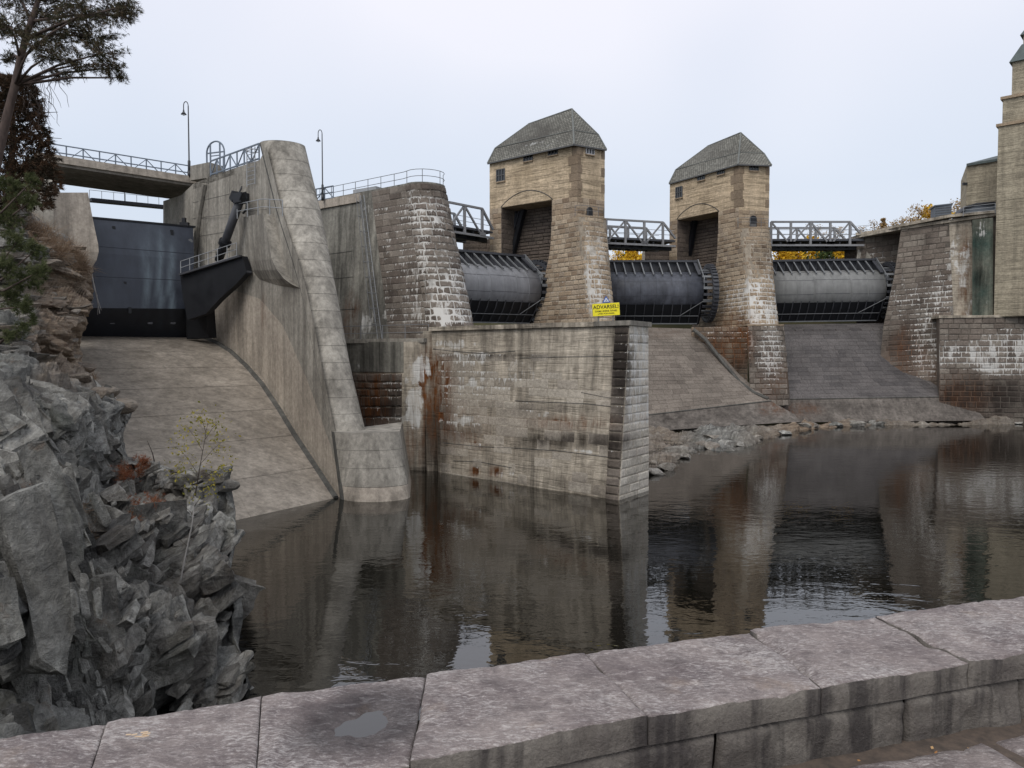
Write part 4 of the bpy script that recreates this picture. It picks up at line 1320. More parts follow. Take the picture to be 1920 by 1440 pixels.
    r1, r0 = onz(*c['ridge1'], ZRG), onz(*c['ridge0'], ZRG)
    rf = thing('x', None, None) if False else None
    m = MB()
    rst = stainer(c['roof_stain'])
    def face(q, n1_, n2_):
        # subdivided quad with a flat shingle coordinate in metres
        bl, br, tr, tl = q
        ex = (br - bl).normalized()
        nn = ex.cross(tl - bl).normalized()
        ey = nn.cross(ex)
        pts = [bl.lerp(br, i / n1_).lerp(tl.lerp(tr, i / n1_), j / n2_) for j in range(n2_ + 1) for i in range(n1_ + 1)]
        m.add(pts, [(j * (n1_ + 1) + i, j * (n1_ + 1) + i + 1, (j + 1) * (n1_ + 1) + i + 1, (j + 1) * (n1_ + 1) + i) for j in range(n2_) for i in range(n1_)],
              None, [((p - bl).dot(ex), (p - bl).dot(ey), 0) for p in pts])
    face((Ao, Bo, b, a), 14, 3)
    face((Bo, Co, cc, b), 6, 3)
    face((Co, Do, d, cc), 6, 2)
    face((Do, Ao, a, d), 6, 2)
    face((a, b, r1, r0), 14, 5)
    face((b, cc, r1 + (cc - b) * .002, r1), 6, 4)
    face((cc, d, r0, r1), 6, 2)
    face((d, a, r0 + Vector((.01, 0, 0)), r0), 6, 2)
    roof = m.build('roof', M['roof'], t, False, rst)
    for p, q in ((Ao, a), (Bo, b), (Co, cc), (b, r1), (a, r0), (cc, r1), (r0, r1)):
        part('hip_capping', M['roof_edge'], roof, lambda mm: mm.beam(p, q, .16, .1))
    for p, q in ((a, b), (b, cc)):
        part('roof_break', M['roof_edge'], roof, lambda mm: mm.beam(p, q, .14, .07))
    for p, q in ((Ao, Bo), (Bo, Co)):
        part('eave_board', M['window_frame'], roof, lambda mm: mm.beam(p - Z * .08, q - Z * .08, .14, .14))
    part('eave_soffit', M['window_frame'], roof, lambda mm: mm.add([Ao - Z * .02, Bo - Z * .02, Co - Z * .02, Do - Z * .02], [(0, 1, 2, 3)]))
    # windows
    for fc, x0, y0, x1, y1, mul, pale in c['windows']:
        f = onAB if fc == 'L' else onBC
        nn = n1 if fc == 'L' else n2
        sl = c['slopeL'] if fc == 'L' else c['slopeR']
        def q(x, y, o=0):
            return f(x, y + (x - x0) * sl, o)
        fm = M['window_frame_pale'] if pale else M['window_frame']
        win = part('window', M['glass'], t, lambda m: m.prism([q(x0, y1, .02), q(x1, y1, .02), q(x1, y0, .02), q(x0, y0, .02)], -nn * .12))
        bars = [((x0, y0), (x1, y0)), ((x0, y1), (x1, y1)), ((x0, y0), (x0, y1)), ((x1, y0), (x1, y1))]
        for i in range(1, mul):
            x = lerp(x0, x1, i / mul)
            bars.append(((x, y0), (x, y1)))
        if y1 - y0 > 16:
            bars.append(((x0, (y0 + y1) / 2), (x1, (y0 + y1) / 2)))
        for p1, p2 in bars:
            part('window_bar', fm, win, lambda m: m.beam(q(*p1, .05), q(*p2, .05), .09, .09, nn))
        part('sill', M['stone_quoin'], win, lambda m: m.beam(q(x0 - 1, y1 + 1.5, .08), q(x1 + 1, y1 + 1.5, .08), .22, .1, Z))
    # arched doorway with landing rail
    x0, x1, y0, y1 = c['door']
    pts = [onBC(x0, y1, .13), onBC(x1, y1, .13), onBC(x1, y0 + 6, .13)] + [onBC((x0 + x1) / 2 + (x1 - x0) / 2 * math.cos(math.pi * k / 8), y0 + 6 - 6 * math.sin(math.pi * k / 8), .13) for k in range(1, 8)] + [onBC(x0, y0 + 6, .13)]
    dr = part('doorway', M['steel_black'], t, lambda m: m.prism(pts, -n2 * .25))
    part('door_leaf', M['window_frame'], dr, lambda m: m.prism([onBC(x0 + 1, y1, .135), onBC(x1 - 1, y1, .135), onBC(x1 - 1, (y0 + y1) / 2 + 2, .135), onBC(x0 + 1, (y0 + y1) / 2 + 2, .135)], n2 * .03))
    rb = [p + Z * .14 - n2 * .25 for p in topsec[4:13]]
    lr = [rb[0] + (rb[0] - rb[1]).normalized() * .2] + rb
    railing('landing_railing', c['rail_label'], lr, 1.0, M['galv_dark'], 1.3, (1.0, .55), .025)
    return t, onAB, onBC

PIER1 = [(7 + 13.3, 1034, 1085, 75.0, 1135, 77.0, .55), (7 + 11.6, 1033, 1088, 74.5, 1137, 76.7, .75), (7 + 10, 1030, 1091, 74.2, 1139, 76.4, .9), (7 + 8, 1022, 1095, 73.7, 1141, 76, 1.0),
         (7 + 6, 1013, 1098, 73.2, 1144, 75.6, 1.1), (7 + 4, 1004, 1100, 72.7, 1148, 75.2, 1.2), (7 + 2.2, 996, 1101, 72.3, 1151, 74.8, 1.3), (7 - 1.5, 985, 1103, 71.8, 1156, 74.4, 1.4)]
tower(dict(label='stone gate tower rising behind the yellow warning sign', foot=(1075, 620, 74), seed=101,
           A=(918, 305), B=(1083, 271.5), C=(1134, 281), jamb=(940, 1035), lintel=(390, 374.5), arch_top=24, z_stone=7 + 15.4, z_low=7 + 1.0, leg_bottom=7 + 9.5,
           depth=2.6, flare=.9, rear=(868, 946, 448, 484, 85.5), pier=PIER1, skip=lambda x, y: y > 618,
           rack=((982, 392), (956, 496)), guides=[(968, 396, 962, 440), (974, 396, 958, 450)],
           rA=(914.3, 305.5), rB=(1076, 270), rC=(1137, 280), kA=(928.6, 277.5), kB=(1075, 244), kC=(1121, 251.4), ridge1=(1072.5, 204), ridge0=(991, 232.5),
           windows=[('L', 931, 319, 946, 341, 3, False), ('L', 982, 293, 998, 303, 3, False), ('L', 1028, 283, 1045, 292, 3, False), ('R', 1099, 278, 1114, 288, 3, True)], slopeL=-.19, slopeR=.16,
           door=(1101, 1111.5, 388, 416), rail_label='galvanised landing rail at the arched door of the tower behind the sign',
           stain=[('w', 1120, 500, 28, 90, .5), ('w', 1128, 560, 25, 45, .5), ('w', 1065, 540, 50, 60, .22), ('d', 1120, 430, 26, 25, .3), ('d', 1030, 500, 14, 50, .15), ('w', 1100, 480, 6, 70, .3), ('d', 1000, 350, 80, 8, .1)],
           recess_dark=[('d', 965, 430, 25, 60, .7)],
           roof_stain=[('d', 1010, 250, 90, 26, .9), ('d', 960, 280, 40, 14, .5), ('w', 1015, 255, 55, 22, .55), ('w', 1010, 275, 60, 10, .35)]))
PIER2 = [(7 + 13.4, 1346, 1389, 82.4, 1443, 83.3, .5), (7 + 11.5, 1345, 1391, 81.8, 1445, 82.9, .8), (7 + 9, 1341, 1395, 81.0, 1448, 82.3, 1.0), (7 + 6, 1326, 1399, 80.0, 1452, 81.5, 1.15),
         (7 + 3, 1306, 1403, 79.0, 1457, 80.8, 1.3), (7 + 1.2, 1297, 1404, 78.6, 1459, 80.4, 1.35)]
tower(dict(label='stone gate tower with rust and lime stained pier foot on the paved spillway', foot=(1430, 740, 77), seed=202,
           A=(1256, 343), B=(1386, 308), C=(1443, 311), jamb=(1270, 1347), lintel=(412, 397), arch_top=21, z_stone=7 + 15.6, z_low=7 + 1.0, leg_bottom=7 + 9.5,
           depth=2.6, flare=1.0, rear=(1209, 1270, 464, 494, 95), pier=PIER2,
           rack=((1304, 408), (1288, 500)), guides=[(1292, 415, 1284, 462), (1297, 412, 1290, 460)],
           rA=(1254.8, 343.5), rB=(1383.7, 307.5), rC=(1446.4, 309.5), kA=(1267.6, 317.7), kB=(1386, 285.6), kC=(1431.8, 287), ridge1=(1389, 248.6), ridge0=(1326.8, 274),
           windows=[('L', 1267, 352, 1279, 372, 3, False), ('L', 1308, 330, 1321, 339, 3, False), ('L', 1345, 321, 1358, 328, 3, False), ('R', 1406, 310.5, 1422, 319.5, 3, False)], slopeL=-.24, slopeR=.03,
           door=(1406.5, 1419, 404, 431), rail_label='galvanised landing rail at the arched door of the tower on the paved spillway',
           stain=[('w', 1420, 560, 50, 40, .95), ('w', 1430, 595, 40, 30, 1.0), ('w', 1360, 560, 40, 35, .5), ('d', 1420, 470, 34, 50, .65), ('w', 1412, 470, 8, 40, .35), ('r', 1380, 610, 40, 30, .6), ('d', 1340, 480, 14, 60, .2), ('w', 1440, 500, 14, 40, .4), ('r', 1355, 600, 30, 30, .35)],
           recess_dark=[('d', 1290, 450, 20, 50, .7)],
           roof_stain=[('d', 1350, 285, 70, 24, .55), ('w', 1330, 290, 50, 14, .3), ('d', 1290, 320, 40, 12, .4)]))

def tower_foot():
    t = thing('battered_pier', 'rust streaked stone foot of the gate tower between the two paved spillways', 'pier foot', at(1430, 745, 76))
    st = stainer([('r', 1365, 650, 46, 40, .75), ('d', 1390, 660, 16, 50, .8), ('w', 1445, 665, 24, 55, .85), ('w', 1405, 640, 8, 30, .5), ('r', 1450, 710, 30, 40, .35), ('d', 1415, 650, 16, 45, .5), ('r', 1395, 625, 12, 25, .7), ('d', 1370, 690, 30, 25, .5), ('d', 1335, 650, 30, 30, .6), ('w', 1350, 625, 40, 14, .4)], 1.3)
    fl = [[at(1296, 770, 80.2), at(1350, 770, 78.6), at(1402, 770, 76.6)], [at(1296, 613, 80.2), at(1350, 613, 78.9), at(1402, 613, 77.0)]]
    masonry(t, Surf(fl), .52, .95, M['stone_foot'], M['mortar'], st, limit=150, proud=.05, seed=61, gap=.08, skip=lambda x, y: y > interp(x, [1300, 1348, 1384, 1436], [640, 690, 735, 762]))
    part('edge_fillet', M['conc_dark'], t, lambda m: m.tube([at(1300, 618, 79.6), at(1322, 636, 79.0), at(1350, 672, 77.9), at(1386, 716, 76.4), at(1412, 736, 75.3), at(1440, 748, 74.4)], .2, 7))
    L0, R0 = at(1401, 611, 77.0), at(1470, 611, 78.6)
    L1, R1 = at(1407, 760, 75.4), at(1482, 760, 76.8)
    secs = []
    for k in range(5):
        a = arc(L1.lerp(L0, k / 4), R1.lerp(R0, k / 4), .5, 7)
        a.append(a[-1] + Vector((.5, 5, 0)))
        secs.append(a)
    masonry(t, Surf(secs), .55, .95, M['stone_pier'], M['mortar'], st, limit=150, proud=.06, seed=62, gap=.08)
    part('foot_cap', M['stone_quoin'], t, lambda m: m.prism([p + Vector((0, -.06, 0)) for p in secs[-1]] + [L0 + Vector((0, 3, 0))], Vector((0, 0, .15))))
tower_foot()

# ================================================================== PAVED SPILLWAYS of the gate bays
def paved(label, rows, mat, seed, stain, split, name='paved_spillway'):
    t = thing(name, label, 'spillway', at(*rows[0][0]))
    secs = []
    for a, b in rows:
        p, q = at(*a), at(*b)
        secs.append([p.lerp(q, k / 6) for k in range(7)])
    st = stainer(stain)
    s = Surf(secs[split:])
    masonry(t, s, .5, 1.15, mat, M['mortar_dark'], st, name='paving_stone', limit=300, proud=.022, seed=seed, gap=.022, uneven=.4, tall=.25, stuff_name='small_paving_stones')
    sheet('apron', Surf([[p + Vector((0, -.02, -.02)) for p in r] for r in secs[:split + 1]]), M['conc_apron'], t, st, .4, .3)
    j = secs[split]
    part('apron_joint', M['conc_dark'], t, lambda m: m.tube([p + Z * .03 for p in j], .07, 5))
    crest = secs[-1]
    part('crest_sill', M['conc_dark'], t, lambda m: m.prism([crest[0], crest[-1], crest[-1] + Vector((0, 6, 0)), crest[0] + Vector((0, 6, 0))], Vector((0, 0, -.5))))
    return secs
S2 = paved('stone paved spillway chute between the dividing wall and the tower foot',
           [((1150, 812, 69.5), (1500, 790, 72.2)), ((1150, 800, 70.5), (1489, 776, 73.4)), ((1150, 786, 71.8), (1446, 752, 74.2)), ((1150, 748, 73.0), (1425, 735, 75.4)), ((1150, 702, 74.8), (1388, 704, 76.9)), ((1150, 655, 77.0), (1345, 656, 79.2)), ((1150, 625, 79.0), (1318, 626, 80.6)), ((1150, 612, 81.5), (1314, 617, 82.2))],
           M['stone_pave'], 71, [('d', 1255, 785, 30, 12, .6), ('r', 1450, 765, 30, 14, .55), ('w', 1350, 690, 40, 40, .15), ('w', 1400, 785, 60, 8, .3), ('r', 1240, 625, 50, 10, .2), ('d', 1310, 650, 22, 40, .45), ('w', 1290, 760, 50, 8, .2)], 2)
S3 = paved('bluish stone paved spillway chute beside the right abutment wall',
           [((1425, 792, 76.6), (1850, 788, 77.4)), ((1425, 775, 77.4), (1838, 775, 78.0)), ((1425, 750, 78.3), (1808, 744, 79.2)), ((1425, 735, 79.2), (1766, 730, 80.0)), ((1425, 700, 80.8), (1716, 696, 81.6)), ((1425, 650, 82.4), (1680, 648, 83.0)), ((1425, 620, 83.8), (1662, 618, 84.2)), ((1425, 609, 85.6), (1656, 606, 86.2))],
           M['stone_pave_blue'], 72, [('r', 1500, 770, 40, 14, .5), ('d', 1620, 700, 100, 30, .15), ('w', 1560, 745, 60, 6, .15), ('w', 1620, 625, 60, 10, .2), ('d', 1540, 620, 90, 12, .35)], 2)

# ================================================================== ROLLER GATES
def roller_gate(label, P, Q, mat, nrib, top=3.55, crest=-3.4, mats=None):
    t = thing('roller_gate', label, 'roller gate', P, None)
    a = (Q - P).normalized()
    n = Vector((a.y, -a.x, 0)).normalized()
    if n.y > 0:
        n = -n
    L = (Q - P).length
    rad = 2.3
    pt = lambda s, x, z: P + a * s + n * x + Z * z
    part('drum', mat, t, lambda m: m.tube([P, P + a * L * .25, P + a * L * .5, P + a * L * .75, Q], rad, 56), True)
    for k in (.2, .36, .52, .68, .84):
        part('seam_band', mat, t, lambda m: m.tube([P + a * (L * k - .05), P + a * (L * k + .05)], rad + .018, 56), True)
    for th in (62, 28, -12):
        e = n * math.cos(math.radians(th)) + Z * math.sin(math.radians(th))
        for k0, k1 in ((.02, .35), (.37, .68), (.70, .99)):
            dth = .03 * ((k0 > .3) - (k0 > .6))
            e2 = (n * math.cos(math.radians(th) + dth) + Z * math.sin(math.radians(th) + dth))
            part('plate_joint', M['steel_rib'], t, lambda m: m.beam(P + a * L * k0 + e2 * rad, P + a * L * k1 + e2 * rad, .03, .03, e2))
    part('drum_end', M['steel_rib'], t, lambda m: m.tube([Q, Q + a * .12], [rad * .985, rad * .9], 56))
    part('upper_shield', M['steel_rib'], t, lambda m: m.prism([pt(0, -.7, 1.8), pt(L, -.7, 1.8), pt(L, -.75, top), pt(0, -.75, top)], -n * .08))
    part('shield_flange', M['steel_rib'], t, lambda m: m.beam(pt(0, -.55, top), pt(L, -.55, top), .5, .22))
    for i in range(nrib + 1):
        s = L * (i + .3) / (nrib + .6)
        last = i == nrib
        w = .34 if last else .12
        part('shield_rib', M['galv_dark'] if not last else M['steel_rib'], t, lambda m: m.beam(pt(s, -.5, top - .1), pt(s, 1.72, 1.85), w, .12, Z))
        part('rib_web', M['steel_rib'], t, lambda m: m.prism([pt(s, -.6, top - .15), pt(s, 1.72, 1.8), pt(s, .8, 2.2), pt(s, -.6, 2.2)], a * .04))
    # end plate
    part('end_plate', M['galv_dark'], t, lambda m: m.prism([pt(L, -.9, top + .15), pt(L, -.35, top + .2), pt(L, 2.45, 1.35), pt(L, 2.3, .5), pt(L, 1.5, 1.5), pt(L, -.9, 2.2)], a * .1))
    # lower shield
    part('lower_shield', M['steel_black'], t, lambda m: m.prism([pt(0, 1.95, -1.35), pt(L, 1.95, -1.35), pt(L, .55, crest), pt(0, .55, crest)], -n * .06))
    for i in range(nrib + 1):
        s = L * (i + .3) / (nrib + .6)
        part('lower_rib', M['steel_rib'], t, lambda m: m.tube([pt(s, 2.12, -1.2), pt(s, 1.75, -2.0), pt(s, 1.3, -2.6), pt(s, .75, crest + .1)], .055, 5))
    part('lower_rail', M['galv_dark'], t, lambda m: m.tube([pt(0, 1.42, -2.55), pt(L * .97, 1.42, -2.55)], .04, 6))
    part('sill_beam', M['galv_dark'], t, lambda m: m.beam(pt(0, .7, crest + .05), pt(L * .97, .7, crest + .05), .2, .12))
    part('stay', M['galv_dark'], t, lambda m: m.tube([pt(L * .78, 1.5, -2.5), pt(L, 2.35, -1.0)], .04, 6))
    # toothed ring
    ro, ri = 3.05, 2.7
    c = Q + a * 1.15
    N = 60
    ring = MB()
    vs, fs = [], []
    for k in range(N):
        th = 2 * math.pi * k / N
        e = n * math.cos(th) + Z * math.sin(th)
        for (r, s) in ((ri, -.3), (ro, -.3), (ro, .3), (ri, .3)):
            vs.append(c + e * r + a * s)
    for k in range(N):
        for j in range(4):
            fs.append((k * 4 + j, k * 4 + (j + 1) % 4, ((k + 1) % N) * 4 + (j + 1) % 4, ((k + 1) % N) * 4 + j))
    ring.add(vs, fs)
    rg = ring.build('gear_ring', M['steel_rib'], t)
    tm = MB()
    for k in range(46):
        th = 2 * math.pi * (k + .5) / 46
        e = n * math.cos(th) + Z * math.sin(th)
        tm.box(c + e * (ro + .07), e, a, e.cross(a), .09, .27, .09)
    tag(tm.build('gear_teeth', M['steel_rib'], rg), kind='stuff')
    for k in range(14):
        th = math.radians(-100 + k * 15.5)
        e = n * math.cos(th) + Z * math.sin(th)
        lug = MB()
        lug.box(c + e * (ri - .16) - a * .6, a, e, a.cross(e), .62, .06, .14)
        lug.build('ring_lug', M['galv_dark'] if k % 2 else M['steel_rib'], rg)
    part('hub_plate', M['steel_black'], t, lambda m: m.tube([Q + a * .3, Q + a * .36], [2.55, 2.55], 48))
    return t
roller_gate('grey drum roller gate between the round stone pier and the tower behind the sign', at(838, 537, 73.0), at(988, 545, 79.2), M['steel_drum'], 9)
roller_gate('blue black drum roller gate between the two stone towers', at(1130, 550, 84.6), at(1309, 550, 84.8), M['steel_drum_blue'], 10)
roller_gate('pale grey drum roller gate between the tower foot and the right abutment', at(1440, 548, 86.8), at(1644, 545, 86.8), M['steel_drum_pale'], 13)

# ================================================================== TRUSS BRIDGES
def truss(label, T0, T1, zbot, npan, start_down=True, endpost=None, depth=4.2):
    t = thing('truss_bridge', label, 'bridge', Vector((T0.x, T0.y, zbot)))
    d = (T1 - T0).normalized()
    bk = Vector((-d.y, d.x, 0))
    if bk.y < 0:
        bk = -bk
    zt = T0.z
    low = lambda p: Vector((p.x, p.y, zbot))
    m_ = M['truss']
    ext = d * 1.6
    for side in (0, 1):
        o = bk * (depth * side)
        part('top_chord', m_, t, lambda m: m.beam(T0 + o, T1 + o, .26, .2))
        part('bottom_chord', m_, t, lambda m: m.beam(low(T0) + o, low(T1) + o + ext, .3, .22))
        part('end_post', m_, t, lambda m: m.beam(T1 + o, low(T1) + o + ext + Z * .9, .24, .2))
        for i in range(npan + 1):
            p = T0.lerp(T1, i / npan) + o
            part('vertical_post', m_, t, lambda m: m.beam(low(p), p, .24, .22, bk))
        for i in range(npan):
            p, q = T0.lerp(T1, i / npan) + o, T0.lerp(T1, (i + 1) / npan) + o
            down = (i % 2 == 0) == start_down
            a, b = (p, low(q)) if down else (low(p), q)
            part('diagonal', m_, t, lambda m: m.beam(a + bk * .012, b + bk * .012, .17, .17, bk))
            g = q if not down else p
            e = low(q) if down else low(p)
            part('gusset', m_, t, lambda m: m.box(e + Z * .22 - bk * .13, d, bk, Z, .42, .02, .2))
        for h in (.55, 1.05):
            part('hand_rail', M['galv'], t, lambda m: m.tube([low(T0) + o + bk * (.25 - side * .5) + Z * (.75 + h), low(T1) + o + ext + bk * (.25 - side * .5) + Z * (.75 + h)], .03, 5))
    part('deck', M['steel_rib'], t, lambda m: m.prism([low(T0) + Z * .5, low(T1) + ext + Z * .5, low(T1) + ext + bk * depth + Z * .5, low(T0) + bk * depth + Z * .5], Vector((0, 0, .2))))
    part('deck_edge', m_, t, lambda m: m.beam(low(T0) + bk * .3 + Z * .68, low(T1) + ext + bk * .3 + Z * .68, .12, .2))
    for k in range(npan * 2 + 1):
        p = low(T0).lerp(low(T1), k / (npan * 2))
        part('cross_girder', M['steel_black'], t, lambda m: m.beam(p + Z * .1, p + bk * depth + Z * .1, .18, .55))
    part('stringer', M['steel_black'], t, lambda m: m.beam(low(T0) + bk * 1.0 - Z * .15, low(T1) + bk * 1.0 + ext - Z * .15, .3, .5))
    return t
HT = 7 + 15.1
ZB = 7 + 12.45
truss('grey steel truss bridge between the round stone pier and the tower', onz(800, 371, HT), onz(904, 391.5, HT), ZB - .2, 3, True)
truss('grey steel truss bridge between the two stone towers', onz(1100, 409, HT), onz(1243, 417, HT), ZB, 4, True)
truss('grey steel truss bridge between the tower and the right abutment', onz(1446, 416, HT), onz(1594, 416, HT), ZB, 4, True)

# ================================================================== RIGHT ABUTMENT, LOW WALL, POWER STATION
def right_side():
    st = stainer([('w', 1740, 640, 40, 50, .55), ('w', 1735, 690, 22, 30, .6), ('w', 1800, 500, 24, 50, .7), ('r', 1805, 530, 16, 70, .4), ('w', 1690, 560, 40, 40, .35), ('d', 1735, 490, 6, 70, .6), ('d', 1690, 650, 40, 40, .55),
                  ('w', 1790, 560, 30, 30, .5), ('w', 1650, 500, 30, 40, .55), ('d', 1720, 740, 60, 30, .6), ('r', 1700, 640, 30, 30, .35), ('d', 1700, 450, 60, 20, .3), ('w', 1745, 570, 20, 40, .4), ('d', 1640, 470, 30, 40, .4), ('w', 1760, 530, 14, 60, .35), ('d', 1720, 610, 90, 60, .4), ('r', 1720, 680, 60, 40, .4), ('d', 1690, 540, 40, 60, .35)], 1.25)
    t = thing('abutment_wall', 'lime streaked granite abutment wall below the power station', 'wall', at(1760, 790, 80))
    # recess wall behind the drum's end
    masonry(t, patch(at(1606, 640, 89.0), at(1700, 640, 87.0), at(1700, 424, 87.0), at(1606, 441, 89.0)), .58, 1.15, M['stone_wall'], M['mortar'], st, limit=150, proud=.05, seed=81, gap=.07, skip=lambda x, y: x > 1692 and y < 600)
    bl, br, tr, tl = at(1648, 800, 81.0), at(1874, 800, 79.0), at(1874, 399, 79.6), at(1690, 426, 84.4)
    secs = []
    for k in range(9):
        v = k / 8
        y = lerp(800, 0, v)
        L = at(interp(v, [0, .3, .5, .75, 1], [1640, 1649, 1656, 1676, 1690]), lerp(800, 426, v), lerp(81.2, 84.4, v))
        Rr = at(1874, lerp(800, 399, v), lerp(79.0, 79.6, v))
        secs.append([L.lerp(Rr, i / 6) for i in range(7)])
    s = Surf(secs)
    masonry(t, s, .58, 1.05, M['stone_wall'], M['mortar'], st, limit=300, proud=.05, seed=82, gap=.075, uneven=.4,
            skip=lambda x, y: (x > 1785 and y < 590) or y > interp(x, [1650, 1690, 1760, 1800, 1840], [640, 715, 765, 785, 800]) or (x > 1790 and y > 592))
    sheet('rendered_strip', Surf([[p + Vector((-.04, -.1, 0)) for p in (s.P(.62, .48), s.P(.83, .48))], [p + Vector((-.04, -.1, 0)) for p in (s.P(.5, .99), s.P(.72, .99))]]), M['conc_old'], t, stainer([('r', 1810, 520, 14, 80, .75), ('w', 1800, 480, 22, 40, .8), ('w', 1810, 560, 20, 40, .6), ('d', 1770, 440, 20, 30, .4)]), .3, .3)
    gm = mat_concrete('green_slimed_concrete', (0.05, 0.085, 0.07), (0.20, 0.19, 0.15), streak_amt=.55)
    M['green_slime'] = gm
    g = [at(1823, 596, 79.0), at(1862, 596, 78.7), at(1862, 408, 78.9), at(1823, 412, 79.2)]
    sheet('slimed_strip', patch(*g), gm, t, stainer([('w', 1840, 430, 14, 20, .5), ('d', 1840, 520, 14, 20, .9), ('w', 1850, 560, 10, 20, .4)]), .3, .3)
    jets = [onz(0, 0, 20)] if False else None
    cop = [at(1606, 441, 88.7), at(1642, 437, 87.8), at(1690, 425, 84.2), at(1784, 407, 81.5), at(1872, 398, 79.2)]
    for a, b in zip(cop, cop[1:]):
        part('coping', M['conc_old'], t, lambda m: m.beam(a + Vector((0, .2, .1)), b + Vector((0, .2, .1)), 1.0, .3))
    part('wall_top', M['conc_old'], t, lambda m: m.prism([cop[0], cop[2], cop[4], cop[4] + Vector((6, 14, 0)), cop[0] + Vector((0, 12, 0))], Vector((0, 0, -.3))))
    # bearing block of the truss bridge
    masonry(t, patch(at(1583, 495, 91.5), at(1612, 495, 89.4), at(1612, 452, 89.4), at(1583, 464, 91.5)), .58, 1.0, M['stone_recess'], M['mortar'], None, limit=40, proud=.04, seed=83)
    part('bearing_stone', M['conc_pier'], t, lambda m: m.prism([at(1606, 486, 88.6), at(1613, 485, 88.6), at(1616, 466, 88.9), at(1609, 466, 88.9)], Vector((.3, .8, 0))))
    part('bearing_stone', M['conc_pier'], t, lambda m: m.prism([at(1622, 486, 88.3), at(1634, 484, 88.3), at(1636, 468, 88.6), at(1626, 468, 88.6)], Vector((.3, .8, 0))))
    # low retaining wall
    w = thing('retaining_wall', 'low granite retaining wall with broad white lime band by the river', 'wall', onz(1840, 793, 0))
    st2 = stainer([('w', 1870, 665, 90, 26, .95), ('w', 1900, 640, 60, 24, .75), ('w', 1880, 695, 60, 9, .8), ('d', 1840, 730, 120, 30, .55), ('w', 1770, 660, 20, 40, .45), ('w', 1800, 665, 30, 16, .6), ('d', 1830, 612, 80, 10, .2), ('d', 1840, 760, 140, 40, .9), ('r', 1800, 740, 60, 40, .4), ('w', 1895, 690, 50, 8, .6)], 1.2)
    zt = 7 + 3.75
    a0, a1, a2 = at(1762, 790, 78.6), at(1860, 796, 77.8), at(2010, 800, 76.4)
    a0.z = a1.z = a2.z = -.6
    b0, b1, b2 = [Vector((p.x, p.y + .5, zt)) for p in (a0, a1, a2)]
    masonry(w, Surf([[a0, a1, a2], [b0, b1, b2]]), .58, 1.0, M['stone_wall'], M['mortar'], st2, limit=300, proud=.05, seed=84, gap=.075, uneven=.3)
    part('return_face', M['stone_wall'], w, lambda m: m.add([a0, b0, b0 + Vector((1.2, 3, 0)), a0 + Vector((1.2, 3, 0))], [(0, 1, 2, 3)]))
    part('coping', M['conc_old'], w, lambda m: m.prism([b0 + Vector((-.1, -.15, 0)), b1 + Vector((0, -.15, 0)), b2 + Vector((0, -.15, 0)), b2 + Vector((3, 5, 0)), b0 + Vector((1, 5, 0))], Vector((0, 0, .25))))
    # power station
    h = thing('power_station', 'tall stepped tan concrete power station with green roofs at the river wall', 'building', at(1900, 590, 79))
    zb = zt + .1
    P0 = at(1868, 400, 78.4)
    dirx = Vector((.74, -.67, 0)).normalized()
    dirb = Vector((.67, .74, 0))
    def block(name, off, width, depth, z0, z1, mat, inset=0):
        p = Vector((P0.x, P0.y, 0)) + dirx * off + dirb * inset
        return part(name, mat, h, lambda m: m.prism([Vector((q.x, q.y, z0)) for q in (p, p + dirx * width, p + dirx * width + dirb * depth, p + dirb * depth)], Vector((0, 0, z1 - z0))), stain=stainer([('r', 1880, 480, 10, 120, .35), ('d', 1872, 300, 4, 200, .15)]))
    zc = at(1868, 238, 78.4).z
    z2 = at(1874, 187, 78.4).z
    block('main_block', 0, 14, 22, zb, zc, M['conc_house'])
    block('cornice', -.18, 14.2, 22, zc + .003, zc + .28, M['stone_quoin'], -.15)
    block('attic_block', .28, 13.5, 20, zc + .283, z2, M['conc_house'], .28)
    block('cornice', .1, 13.9, 20.3, z2 + .003, z2 + .28, M['stone_quoin'], .1)
    z3 = at(1897, 122, 79).z
    block('lantern_block', .95, 8, 8, z2 + .283, z3, M['conc_house'], .75)
    z4 = at(1905, 88, 79).z
    q = Vector((P0.x, P0.y, z3)) + dirx * .7 + dirb * .5
    def frustum(base, w, d, z1, inset):
        a = [base, base + dirx * w, base + dirx * w + dirb * d, base + dirb * d]
        b = [base + dirx * inset + dirb * inset, base + dirx * (w - inset) + dirb * inset, base + dirx * (w - inset) + dirb * (d - inset), base + dirx * inset + dirb * (d - inset)]
        b = [Vector((p.x, p.y, z1)) for p in b]
        return lambda m: m.add(a + b, [(3, 2, 1, 0), (4, 5, 6, 7)] + [(i, (i + 1) % 4, (i + 1) % 4 + 4, i + 4) for i in range(4)])
    part('roof', M['green_roof'], h, frustum(q, 8.5, 8.5, z4, .9))
    q2 = Vector((q.x, q.y, z4)) + dirx * 1.0 + dirb * 1.0
    z5 = z4 + .9
    part('lantern', M['conc_house'], h, lambda m: m.prism([q2, q2 + dirx * 6.4, q2 + dirx * 6.4 + dirb * 6.4, q2 + dirb * 6.4], Vector((0, 0, z5 - z4))))
    part('roof', M['green_roof'], h, frustum(Vector((q2.x, q2.y, z5)) - dirx * .25 - dirb * .25, 6.9, 6.9, z5 + 4.5, 2.6))
    # annex
    zx = at(1868, 306, 84).z
    x0, x1 = at(1811, 400, 84.5), at(1872, 400, 82.5)
    x0.z = x1.z = at(1840, 400, 83).z - 2
    z_t = at(1811, 308, 84.5).z
    part('annex', M['conc_house'], h, lambda m: m.prism([x0, x1, x1 + Vector((4, 8, 0)), x0 + Vector((4, 8, 0))], Vector((0, 0, z_t - x0.z))))
